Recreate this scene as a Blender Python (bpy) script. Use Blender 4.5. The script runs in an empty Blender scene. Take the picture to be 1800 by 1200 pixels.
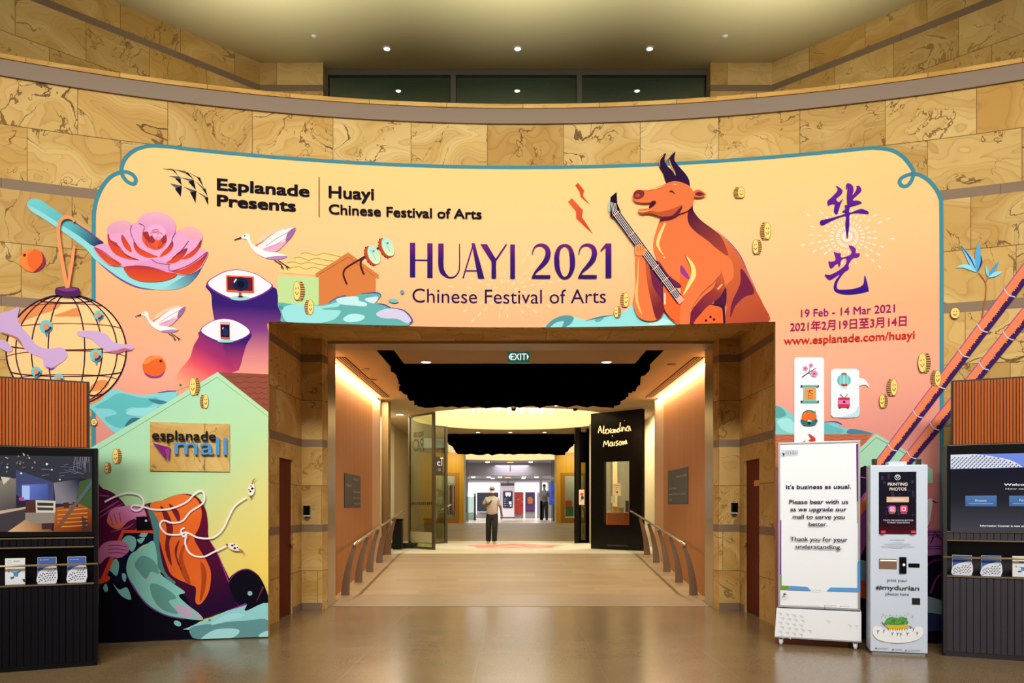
import bpy, bmesh, math, random
from mathutils import Vector, Matrix
from mathutils.geometry import tessellate_polygon, delaunay_2d_cdt
random.seed(7)
SC = bpy.context.scene
COL = SC.collection
PI = math.pi

# ------------------------------------------------------------------ camera, world, lights, exposure
F, HOR, CAMZ = 1400.0, 890.0, 1.55          # focal length and horizon row for the 1800x1200 frame
cam_d = bpy.data.cameras.new('camera')
cam = bpy.data.objects.new('camera', cam_d)
COL.objects.link(cam)
cam.location = (0, 0, CAMZ)
cam.rotation_euler = (PI / 2, 0, 0)
cam_d.sensor_width = 36
cam_d.lens = 36 * F / 1800
cam_d.shift_y = (HOR - 600) / 1800
cam_d.clip_end = 200
SC.camera = cam

SC.view_settings.view_transform = 'Standard'
SC.view_settings.look = 'None'
SC.view_settings.exposure = 0.0
SC.view_settings.gamma = 1.0
SC.view_settings.use_curve_mapping = False
SC.cycles.max_bounces = 7
SC.cycles.diffuse_bounces = 4
SC.cycles.glossy_bounces = 4
SC.cycles.transmission_bounces = 5
SC.cycles.transparent_max_bounces = 8
SC.cycles.sample_clamp_indirect = 6.0
SC.cycles.caustics_reflective = False
SC.cycles.caustics_refractive = False

world = bpy.data.worlds.new('world')
SC.world = world
world.use_nodes = True
world.node_tree.nodes['Background'].inputs[0].default_value = (1.0, 0.95, 0.86, 1)
world.node_tree.nodes['Background'].inputs[1].default_value = 0.42


def lamp(name, kind, loc, energy, color=(1, 1, 1), target=None, **kw):
    d = bpy.data.lights.new(name, kind)
    d.energy = energy
    d.color = color
    for k, v in kw.items():
        setattr(d, k, v)
    o = bpy.data.objects.new(name, d)
    COL.objects.link(o)
    o.location = loc
    if target is not None:
        o.rotation_euler = (Vector(target) - Vector(loc)).to_track_quat('-Z', 'Y').to_euler()
    return o


# added lamps, unseen above and behind the camera, to light the curved wall
WARM = (1.0, 0.955, 0.87)
for i, (x, tx) in enumerate([(-5.5, -5.8), (-2.8, -3.0), (0, 0.1), (2.8, 3.2), (5.5, 6.0)]):
    lamp('added_wall_light', 'AREA', (x * .9, -2.2, 8.4), 106, WARM, (tx, 9.0, 3.0), shape='RECTANGLE', size=2.0, size_y=1.2, spread=1.25)
# fill lamps added out of sight behind the parapet to brighten the high ceiling
for x in (-3.6, 0.1, 3.8):
    lamp('added_ceiling_fill', 'AREA', (x, 10.55, 6.6), 75, (1, .96, .80), (x, 10.9, 9.35), shape='RECTANGLE', size=1.6, size_y=.3, spread=1.6)
for x in (-3.0, 3.0):  # unseen fill lamps added over the hall floor
    lamp('added_hall_fill', 'AREA', (x, 5.0, 9.2), 45, (1, .93, .8), (x, 5.01, 0), shape='DISK', size=1.0)

# ------------------------------------------------------------------ colour and material helpers


def lin(c):
    if isinstance(c, str):
        c = c.lstrip('#')
        c = [int(c[i:i + 2], 16) / 255 for i in (0, 2, 4)]
    return tuple((v / 12.92 if v <= 0.04045 else ((v + 0.055) / 1.055) ** 2.4) for v in c[:3]) + (1.0,)


MATS = {}


def mat(name, color, rough=0.5, metal=0.0, emit=None, spec=0.5, alpha=None, trans=None, coat=None):
    if name in MATS:
        return MATS[name]
    m = bpy.data.materials.new(name)
    m.use_nodes = True
    b = m.node_tree.nodes['Principled BSDF']
    b.inputs['Base Color'].default_value = lin(color)
    b.inputs['Roughness'].default_value = rough
    b.inputs['Metallic'].default_value = metal
    b.inputs['Specular IOR Level'].default_value = spec
    if emit is not None:
        b.inputs['Emission Color'].default_value = lin(emit[0])
        b.inputs['Emission Strength'].default_value = emit[1]
    if alpha is not None:
        b.inputs['Alpha'].default_value = alpha
    if trans is not None:
        b.inputs['Transmission Weight'].default_value = trans
    if coat is not None:
        b.inputs['Coat Weight'].default_value = coat
    MATS[name] = m
    return m


class NT:
    """small node-tree writer"""

    def __init__(s, m):
        s.t = m.node_tree
        s.n = s.t.nodes
        s.l = s.t.links
        s.b = s.n['Principled BSDF']

    def _in(s, sock, v):
        if v is None:
            return
        if hasattr(v, 'is_output'):
            s.l.new(v, sock)
        else:
            sock.default_value = v

    def math(s, op, a, b=None, c=None, clamp=False):
        n = s.n.new('ShaderNodeMath')
        n.operation = op
        n.use_clamp = clamp
        s._in(n.inputs[0], a)
        s._in(n.inputs[1], b)
        s._in(n.inputs[2], c)
        return n.outputs[0]

    def vmath(s, op, a, b=None):
        n = s.n.new('ShaderNodeVectorMath')
        n.operation = op
        s._in(n.inputs[0], a)
        if b is not None:
            s._in(n.inputs[3 if op == 'SCALE' else 1], b)
        return n.outputs['Value'] if op in ('DOT_PRODUCT', 'LENGTH') else n.outputs[0]

    def combine(s, x=0.0, y=0.0, z=0.0):
        n = s.n.new('ShaderNodeCombineXYZ')
        for i, v in enumerate((x, y, z)):
            s._in(n.inputs[i], v)
        return n.outputs[0]

    def separate(s, v):
        n = s.n.new('ShaderNodeSeparateXYZ')
        s.l.new(v, n.inputs[0])
        return n.outputs

    def coord(s, which='Object'):
        return s.n.new('ShaderNodeTexCoord').outputs[which]

    def pos(s):
        return s.n.new('ShaderNodeNewGeometry').outputs['Position']

    def noise(s, v, scale, detail=2.0, rough=0.5, dist=0.0):
        n = s.n.new('ShaderNodeTexNoise')
        s.l.new(v, n.inputs['Vector'])
        n.inputs['Scale'].default_value = scale
        n.inputs['Detail'].default_value = detail
        n.inputs['Roughness'].default_value = rough
        n.inputs['Distortion'].default_value = dist
        return n.outputs['Fac'], n.outputs['Color']

    def white(s, v):
        n = s.n.new('ShaderNodeTexWhiteNoise')
        n.noise_dimensions = '3D'
        s.l.new(v, n.inputs['Vector'])
        return n.outputs['Value'], n.outputs['Color']

    def ramp(s, fac, stops, interp='LINEAR'):
        n = s.n.new('ShaderNodeValToRGB')
        n.color_ramp.interpolation = interp
        e = n.color_ramp.elements
        while len(e) < len(stops):
            e.new(0.5)
        for i, (p, c) in enumerate(stops):
            e[i].position = p
            e[i].color = lin(c)
        s.l.new(fac, n.inputs[0])
        return n.outputs[0]

    def mix(s, fac, a, b, mode='MIX'):
        n = s.n.new('ShaderNodeMix')
        n.data_type = 'RGBA'
        n.blend_type = mode
        s._in(n.inputs[0], fac)
        for sock, v in ((n.inputs[6], a), (n.inputs[7], b)):
            if isinstance(v, str):
                sock.default_value = lin(v)
            else:
                s._in(sock, v)
        return n.outputs[2]

    def bump(s, h, strength=0.3, dist=0.01):
        n = s.n.new('ShaderNodeBump')
        n.inputs['Strength'].default_value = strength
        n.inputs['Distance'].default_value = dist
        s.l.new(h, n.inputs['Height'])
        s.l.new(n.outputs[0], s.b.inputs['Normal'])

    def color(s, c):
        s.l.new(c, s.b.inputs['Base Color'])

    def rough(s, r):
        s.l.new(r, s.b.inputs['Roughness'])


# ---- sandstone cladding: courses .58 high, blocks .93 wide, a grey band every 1.28 m; UV = (metres along, height)
def make_stone(name, bands=True, tint='#ffffff', lines=1.0, tiles=True):
    m = mat(name, '#b99a60', 0.72, spec=0.25)
    t = NT(m)
    uv = t.coord('UV')
    u, z, _ = t.separate(uv)
    zz = t.math('DIVIDE', z, 1.28)
    k = t.math('FLOOR', zz)
    fz = t.math('FRACT', zz)
    up = t.math('GREATER_THAN', fz, 0.457)
    row = t.math('MULTIPLY_ADD', k, 2.0, up)
    uu = t.math('ADD', t.math('DIVIDE', u, 0.93), t.math('MULTIPLY', row, 0.47))
    colm = t.math('FLOOR', uu)
    fu = t.math('FRACT', uu)
    rv, rc = t.white(t.combine(colm, row, 3.7))
    off = t.vmath('SCALE', rc, 30.0)
    p0 = t.combine(u, z, 0.0)
    if tiles:
        p = t.vmath('ADD', p0, off)
    else:
        p = p0
    n1, c1 = t.noise(p, 0.85, 2.0)
    warp = t.vmath('SCALE', t.vmath('SUBTRACT', c1, (0.5, 0.5, 0.5)), 1.25)
    p2 = t.vmath('ADD', p, warp)
    q = t.vmath('MULTIPLY', p2, (0.62, 1.25, 1.0))
    n2, _ = t.noise(q, 1.0, 2.0, 0.4)
    n3, _ = t.noise(p2, 5.0, 4.0, 0.6)
    # layered sediment lines
    lay = t.math('FRACT', t.math('MULTIPLY', t.math('ADD', n2, t.math('MULTIPLY', n3, 0.03)), 26.0))
    base = t.ramp(n2, [(0.25, '#c09f5e'), (0.42, '#ceae6c'), (0.5, '#d8bc7e'), (0.6, '#c4a15c'), (0.75, '#d2b26e')])
    sed = t.ramp(lay, [(0.0, '#ffffff'), (0.55, '#fbf4e8'), (0.86, '#e6d4b6'), (0.95, '#c2a47a'), (1.0, '#ffffff')])
    c = t.mix(0.40 * lines, base, sed, 'MULTIPLY')
    # strong dark cracks along some contour levels, broken up by a mask
    d1 = t.math('ABSOLUTE', t.math('SUBTRACT', t.math('FRACT', t.math('MULTIPLY', t.math('ADD', n2, t.math('MULTIPLY', n3, 0.075)), 4.6)), 0.5))
    mask, _ = t.noise(p, 1.6, 2.0)
    wid = t.math('MULTIPLY', t.math('SUBTRACT', mask, 0.45), 0.13)
    crack = t.math('LESS_THAN', d1, wid)
    c = t.mix(t.math('MULTIPLY', crack, 0.85 * lines), c, '#4f3416')
    # second finer crack family
    n4, _ = t.noise(t.vmath('MULTIPLY', p2, (1.3, 0.9, 1.0)), 0.9, 5.0, 0.62)
    d2 = t.math('ABSOLUTE', t.math('SUBTRACT', n4, 0.5))
    m2, _ = t.noise(p, 2.3, 1.0)
    crack2 = t.math('LESS_THAN', d2, t.math('MULTIPLY', t.math('SUBTRACT', m2, 0.43), 0.034))
    c = t.mix(t.math('MULTIPLY', crack2, 0.8 * lines), c, '#6b4a22')
    # blocks differ slightly
    tv = t.ramp(rv, [(0.0, '#e6dccb'), (0.5, '#ffffff'), (1.0, '#f1e2c4')])
    c = t.mix(1.0, c, tv, 'MULTIPLY')
    # joints
    j1 = t.math('LESS_THAN', t.math('ABSOLUTE', t.math('SUBTRACT', fz, 0.457)), 0.0035)
    j2 = t.math('LESS_THAN', fu, 0.0075)
    j = t.math('MAXIMUM', j1, j2)
    c = t.mix(t.math('MULTIPLY', j, 0.8), c, '#4a3618')
    if bands:
        bd = t.math('GREATER_THAN', fz, 0.912)
        bj = t.math('LESS_THAN', t.math('FRACT', t.math('DIVIDE', u, 1.4)), 0.004)
        bc = t.mix(t.math('MULTIPLY', bj, 0.7), '#84705c', '#3a2f22')
        c = t.mix(bd, c, bc)
        hgt = t.math('SUBTRACT', n3, t.math('MULTIPLY', t.math('MAXIMUM', crack, j), 0.9))
        hgt = t.math('MULTIPLY', hgt, t.math('SUBTRACT', 1.0, bd))
    else:
        hgt = t.math('SUBTRACT', n3, t.math('MULTIPLY', t.math('MAXIMUM', crack, j), 0.9))
    c = t.mix(1.0, c, tint, 'MULTIPLY')
    t.color(c)
    t.bump(hgt, 0.22, 0.015)
    return m


STONE = make_stone('sandstone')
STONE_CALM = make_stone('sandstone_honed', lines=0.62)
STONE_PLAQUE = make_stone('sandstone_plaque', bands=False, lines=0.7, tiles=False)
BAND = mat('grey_brown_stone', '#84705c', 0.55, spec=0.35)


def make_floor():
    m = mat('polished_hall_floor', '#7d6b4f', 0.22, spec=0.5)
    t = NT(m)
    p = t.pos()
    x, y, z = t.separate(p)
    n, _ = t.noise(p, 1.3, 5.0, 0.6)
    n2, _ = t.noise(p, 45.0, 3.0, 0.7)
    c = t.ramp(n, [(0.3, '#826b49'), (0.55, '#89714f'), (0.75, '#907856')])
    c = t.mix(0.25, c, t.ramp(n2, [(0.3, '#55472f'), (0.7, '#a3937a')]))
    jx = t.math('LESS_THAN', t.math('FRACT', t.math('DIVIDE', t.math('ADD', x, 0.35), 1.2)), 0.004)
    jy = t.math('LESS_THAN', t.math('FRACT', t.math('DIVIDE', y, 1.2)), 0.004)
    j = t.math('MAXIMUM', jx, jy)
    c = t.mix(t.math('MULTIPLY', j, 0.35), c, '#b09d7c')
    t.color(c)
    r = t.ramp(n, [(0.3, '#707070'), (0.8, '#7e7e7e')])
    rr = t.math('MULTIPLY', t.separate(r)[0], 0.9)
    t.rough(t.math('ADD', rr, 0.06))
    return m


def make_boards(name, c0, c1, scale=1.0, rough=0.45):
    """pale stone strips laid across the passage"""
    m = mat(name, c0, rough, spec=0.4)
    t = NT(m)
    x, y, z = t.separate(t.pos())
    row = t.math('FLOOR', t.math('DIVIDE', y, 0.3))
    off = t.math('MULTIPLY', t.math('FRACT', t.math('MULTIPLY', row, 0.37)), 1.2)
    xx = t.math('DIVIDE', t.math('ADD', x, off), 1.2)
    rv, _ = t.white(t.combine(row, t.math('FLOOR', xx), 1.0))
    n, _ = t.noise(t.vmath('MULTIPLY', t.pos(), (1.0, 9.0, 1.0)), 2.0, 4.0)
    c = t.mix(rv, c0, c1)
    c = t.mix(0.35, c, t.ramp(n, [(0.3, c0), (0.7, c1)]))
    j = t.math('MAXIMUM', t.math('LESS_THAN', t.math('FRACT', t.math('DIVIDE', y, 0.3)), 0.012), t.math('LESS_THAN', t.math('FRACT', xx), 0.004))
    c = t.mix(t.math('MULTIPLY', j, 0.4), c, '#4d4028')
    t.color(c)
    return m


def make_wood(name, c0, c1, rough=0.45, freq=60.0, axis=0):
    m = mat(name, c0, rough, spec=0.15)
    t = NT(m)
    s = [3.0, 3.0, 0.25]
    n, _ = t.noise(t.vmath('MULTIPLY', t.pos(), (s[0] * 8, s[1] * 8, s[2])), 1.0, 4.0, 0.6)
    t.color(t.ramp(n, [(0.3, c0), (0.7, c1)]))
    return m


FLOOR = make_floor()
RAMPF = make_boards('passage_floor_stone', '#7f6f52', '#948365')
PALEF = make_boards('landing_floor_stone', '#bcbaa4', '#cfccb6')
LOBBYF = mat('far_lobby_floor', '#d2cbb8', 0.25)
WOODW = make_wood('peach_veneer', '#b07a48', '#c18a56', 0.55)
WOODE = mat('pale_veneer', '#c9a27e', 0.5)
DOORW = make_wood('dark_red_door_wood', '#521a07', '#66240b', 0.7)
STEEL = mat('brushed_steel', '#b3a184', 0.32, 1.0)
RAILM = mat('satin_rail_steel', '#d9cdb8', 0.25, 1.0)
POSTM = mat('bronze_grey_steel', '#8f7b6a', 0.38, 0.8)
PLASTER = mat('ceiling_paint', '#c2ae8a', 0.8, spec=0.2)
HALLCEIL = mat('hall_ceiling_paint', '#c4bb92', 0.85, spec=0.2)
BLACK = mat('black_felt', '#010102', 1.0, spec=0.0)
BLACKG = mat('black_gloss', '#030304', 0.22, spec=0.25)
BLACKM = mat('black_satin', '#0b0a0d', 0.4)
DARKALU = mat('dark_aluminium', '#5e5444', 0.4, 0.6)
GOLDW = make_wood('gold_panel', '#c08a1c', '#cf9a26', 0.4)
GOLDF = mat('gold_frame', '#a86f1c', 0.35, 0.3)
WHITEP = mat('white_powder_coat', '#e6e8ec', 0.4)
GREYP = mat('grey_plaster', '#8e8a90', 0.7)


def glass(name, color='#dfe8dc', rough=0.02, alpha=0.25):
    """thin pane: part mirror, part clear"""
    if name in MATS:
        return MATS[name]
    m = bpy.data.materials.new(name)
    m.use_nodes = True
    t = m.node_tree
    t.nodes.clear()
    out = t.nodes.new('ShaderNodeOutputMaterial')
    mix = t.nodes.new('ShaderNodeMixShader')
    tr = t.nodes.new('ShaderNodeBsdfTransparent')
    tr.inputs[0].default_value = lin(color)
    gl = t.nodes.new('ShaderNodeBsdfGlossy')
    gl.inputs['Roughness'].default_value = rough
    mix.inputs[0].default_value = alpha
    t.links.new(tr.outputs[0], mix.inputs[1])
    t.links.new(gl.outputs[0], mix.inputs[2])
    t.links.new(mix.outputs[0], out.inputs[0])
    MATS[name] = m
    return m


GLASS = glass('green_glass', '#d9ddc2', 0.03, 0.13)
GLASSC = glass('clear_glass', '#e9efe6', 0.02, 0.08)


def lightmat(name, color, strength):
    return mat(name, '#ffffff', 0.5, emit=(color, strength))


LAMPW = lightmat('downlight_glow', '#fff1d6', 14.0)

# ------------------------------------------------------------------ object helpers


def link(o, parent=None):
    COL.objects.link(o)
    if parent is not None:
        o.parent = parent
        o.matrix_parent_inverse = world_of(parent).inverted()
    return o


def world_of(o):
    mtx = o.matrix_basis.copy()
    if o.parent:
        return world_of(o.parent) @ o.matrix_parent_inverse @ mtx
    return mtx


def tag(o, label=None, cat=None, group=None, kind=None):
    if label:
        o['label'] = label
    if cat:
        o['category'] = cat
    if group:
        o['group'] = group
    if kind:
        o['kind'] = kind
    return o


def thing(name, label, cat, loc=(0, 0, 0), rotz=0.0, group=None):
    o = bpy.data.objects.new(name, None)
    o.empty_display_size = 0.1
    o.location = loc
    o.rotation_euler = (0, 0, rotz)
    COL.objects.link(o)
    return tag(o, label, cat, group)


def obj(name, bm, material, parent=None, smooth=False, local=False):
    """links bm as one mesh object; bm is in world space, or in the parent's space when local"""
    me = bpy.data.meshes.new(name)
    bm.normal_update()
    bm.to_mesh(me)
    bm.free()
    for mm in (material if isinstance(material, (list, tuple)) else [material]):
        me.materials.append(mm)
    if smooth:
        for p in me.polygons:
            p.use_smooth = True
    o = bpy.data.objects.new(name, me)
    if local:
        COL.objects.link(o)
        o.parent = parent
    else:
        link(o, parent)
    return o


def struct(name, bm, material, parent=None, **kw):
    o = obj(name, bm, material, parent, **kw)
    if parent is None:
        o['kind'] = 'structure'
    return o


def BM():
    return bmesh.new()


def box(bm, x0, x1, y0, y1, z0, z1, bevel=0.0, M=None):
    r = bmesh.ops.create_cube(bm, size=1.0)
    vs = r['verts']
    for v in vs:
        v.co = Vector(((x0 + x1) / 2 + v.co.x * (x1 - x0), (y0 + y1) / 2 + v.co.y * (y1 - y0), (z0 + z1) / 2 + v.co.z * (z1 - z0)))
    if bevel > 0:
        es = list({e for v in vs for e in v.link_edges})
        r = bmesh.ops.bevel(bm, geom=es, offset=bevel, segments=2, affect='EDGES', profile=0.7)
        vs = list({v for f in r['faces'] for v in f.verts} | {v for v in vs if v.is_valid})
    if M is not None:
        for v in vs:
            v.co = M @ v.co
    return bm


def prism(bm, pts, y0, y1, M=None, mi=0):
    """polygon in (x,z) pushed from y0 to y1"""
    a = [bm.verts.new((p[0], y0, p[1])) for p in pts]
    b = [bm.verts.new((p[0], y1, p[1])) for p in pts]
    n = len(pts)
    fs = [bm.faces.new(a), bm.faces.new(b[::-1])]
    for i in range(n):
        fs.append(bm.faces.new((a[i], b[i], b[(i + 1) % n], a[(i + 1) % n])))
    for f in fs:
        f.material_index = mi
    if M is not None:
        for v in a + b:
            v.co = M @ v.co
    bmesh.ops.recalc_face_normals(bm, faces=fs)
    return bm


def slab(bm, pts, z0, z1):
    """polygon in (x,y) pushed from z0 to z1"""
    a = [bm.verts.new((p[0], p[1], z0)) for p in pts]
    b = [bm.verts.new((p[0], p[1], z1)) for p in pts]
    n = len(pts)
    fs = [bm.faces.new(a), bm.faces.new(b)]
    for i in range(n):
        fs.append(bm.faces.new((a[i], a[(i + 1) % n], b[(i + 1) % n], b[i])))
    bmesh.ops.recalc_face_normals(bm, faces=fs)
    return bm


def tube(bm, pts, r, n=10, cap=True):
    pts = [Vector(p) for p in pts]
    rs = r if isinstance(r, (list, tuple)) else [r] * len(pts)
    rings = []
    up = Vector((0, 0, 1))
    for i, p in enumerate(pts):
        d = (pts[min(i + 1, len(pts) - 1)] - pts[max(i - 1, 0)]).normalized()
        a = d.cross(up)
        if a.length < 1e-3:
            a = d.cross(Vector((1, 0, 0)))
        a.normalize()
        b = d.cross(a)
        rings.append([bm.verts.new(p + (a * math.cos(2 * PI * k / n) + b * math.sin(2 * PI * k / n)) * rs[i]) for k in range(n)])
    for q, w in zip(rings, rings[1:]):
        for k in range(n):
            bm.faces.new((q[k], q[(k + 1) % n], w[(k + 1) % n], w[k]))
    if cap:
        bm.faces.new(rings[0][::-1])
        bm.faces.new(rings[-1])
    bmesh.ops.recalc_face_normals(bm, faces=bm.faces)
    return bm


def lathe(bm, prof, c=(0, 0, 0), n=24):
    rings = []
    for r, z in prof:
        rings.append([bm.verts.new((c[0] + r * math.cos(2 * PI * k / n), c[1] + r * math.sin(2 * PI * k / n), c[2] + z)) for k in range(n)])
    for q, w in zip(rings, rings[1:]):
        for k in range(n):
            bm.faces.new((q[k], q[(k + 1) % n], w[(k + 1) % n], w[k]))
    bm.faces.new(rings[0][::-1])
    bm.faces.new(rings[-1])
    bmesh.ops.recalc_face_normals(bm, faces=bm.faces)
    return bm


def sheet(bm, fn, us, vs, uvfn=None, skip=None, mi=0):
    """grid of quads fn(u,v) with UV (u,v) in metres"""
    L = bm.loops.layers.uv.verify()
    V = {}

    def vert(i, j):
        if (i, j) not in V:
            V[i, j] = bm.verts.new(fn(us[i], vs[j]))
        return V[i, j]
    for i in range(len(us) - 1):
        for j in range(len(vs) - 1):
            if skip and skip((us[i] + us[i + 1]) / 2, (vs[j] + vs[j + 1]) / 2):
                continue
            ij = [(i, j), (i + 1, j), (i + 1, j + 1), (i, j + 1)]
            f = bm.faces.new([vert(a, b) for a, b in ij])
            f.material_index = mi
            for lp, (a, b) in zip(f.loops, ij):
                lp[L].uv = uvfn(us[a], vs[b]) if uvfn else (us[a], vs[b])
    return bm


def flat(name, p0, p1, z0, z1, m, u0=0.0):
    """upright flat wall from plan point p0 to p1, UV in metres; its face looks to the left of p0->p1 reversed"""
    bm = BM()
    a, b = Vector(p0), Vector(p1)
    L = (b - a).length
    sheet(bm, lambda u, v: (a.x + (b.x - a.x) * u / L, a.y + (b.y - a.y) * u / L, v), [0, L], [z0, z1], lambda u, v: (u + u0, v))
    return bm


def copy_tree(o, loc=None, rotz=None, label=None, parent=None):
    c = o.copy()
    COL.objects.link(c)
    if parent is not None:
        c.parent = parent
    else:
        if loc is not None:
            c.location = loc
        if rotz is not None:
            c.rotation_euler = (0, 0, rotz)
        if label:
            c['label'] = label
    for ch in [q for q in bpy.data.objects if q.parent == o]:
        copy_tree(ch, parent=c)
    return c


# ------------------------------------------------------------------ surfaces that carry print
def ray(px, py):
    return Vector(((px - 900) / F, 1.0, (HOR - py) / F))


CX, CY, RR = 0.13, -5.556, 15.3     # axis and radius of the round hall's wall


class Cyl:
    cut = 0.25

    def ab(s, px, py):
        d = ray(px, py)
        ox, oy = -CX, -CY
        A = d.x * d.x + 1
        B = 2 * (ox * d.x + oy)
        C = ox * ox + oy * oy - RR * RR
        t = (-B + math.sqrt(B * B - 4 * A * C)) / (2 * A)
        return (RR * math.atan2(t * d.x - CX, t - CY), CAMZ + t * d.z)

    def at(s, a, b, off=0.0):
        th = a / RR
        r = RR - off
        return Vector((CX + r * math.sin(th), CY + r * math.cos(th), b))

    def mpp(s, px, py):
        a, b = s.ab(px, py)
        return s.at(a, b).y / F


class Plane:
    cut = None

    def __init__(s, p0, p1):
        """upright plane through plan points p0 -> p1 (left to right seen from the camera)"""
        s.o = Vector((p0[0], p0[1], 0))
        d = Vector((p1[0] - p0[0], p1[1] - p0[1], 0))
        s.len = d.length
        s.d = d.normalized()
        s.n = Vector((s.d.y, -s.d.x, 0))    # towards the camera

    def ab(s, px, py):
        d = ray(px, py)
        c = Vector((0, 0, CAMZ))
        t = (s.o - c).dot(s.n) / d.dot(s.n)
        p = c + d * t
        return ((p - s.o).dot(s.d), p.z)

    def at(s, a, b, off=0.0):
        return Vector((s.o.x, s.o.y, b)) + s.d * a + s.n * off

    def mpp(s, px, py):
        a, b = s.ab(px, py)
        return s.at(a, b).y / F


CYL = Cyl()


def smooth(pts, k=5, closed=True):
    n = len(pts)
    out = []
    rng = range(n) if closed else range(n - 1)
    for i in rng:
        if closed:
            p0, p1, p2, p3 = pts[(i - 1) % n], pts[i], pts[(i + 1) % n], pts[(i + 2) % n]
        else:
            p0, p1, p2, p3 = pts[max(i - 1, 0)], pts[i], pts[i + 1], pts[min(i + 2, n - 1)]
        for j in range(k):
            t = j / k
            out.append(tuple(0.5 * (2 * p1[q] + (-p0[q] + p2[q]) * t + (2 * p0[q] - 5 * p1[q] + 4 * p2[q] - p3[q]) * t * t + (-p0[q] + 3 * p1[q] - 3 * p2[q] + p3[q]) * t ** 3) for q in range(2)))
    if not closed:
        out.append(tuple(pts[-1]))
    return out


def frame(x0, y0, s):
    """pixel frame of an enlarged detail: (a,b) there -> photo pixel"""
    return lambda p: (x0 + p[0] / s, y0 + p[1] / s)


GRADN = [0]


def gradmat(p0, c0, p1, c1, rough=0.55, emit=0.0, mids=()):
    """printed colour fade between two points of the wall"""
    key = ('grad', tuple(round(v, 2) for v in p0), c0, tuple(round(v, 2) for v in p1), c1, emit, tuple(mids))
    if key in MATS:
        return MATS[key]
    GRADN[0] += 1
    m = mat('printed_fade_%d' % GRADN[0], c0, 0.75, spec=0.06)
    t = NT(m)
    a, b = Vector(p0), Vector(p1)
    d = b - a
    f = t.math('DIVIDE', t.vmath('DOT_PRODUCT', t.vmath('SUBTRACT', t.pos(), tuple(a)), tuple(d)), d.length_squared, clamp=True)
    c = t.ramp(f, [(0.0, c0)] + list(mids) + [(1.0, c1)])
    if emit:
        t.b.inputs['Base Color'].default_value = (0, 0, 0, 1)
        t.l.new(c, t.b.inputs['Emission Color'])
        t.b.inputs['Emission Strength'].default_value = emit
    else:
        t.color(c)
    MATS[key] = m
    return m


def ink(c, emit=0.0):
    if emit:
        return mat('glow_%s_%.1f' % (c, emit), '#000000', 0.3, emit=(c, emit))
    return mat('ink_' + c.lstrip('#'), c, 0.75, spec=0.06)


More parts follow.
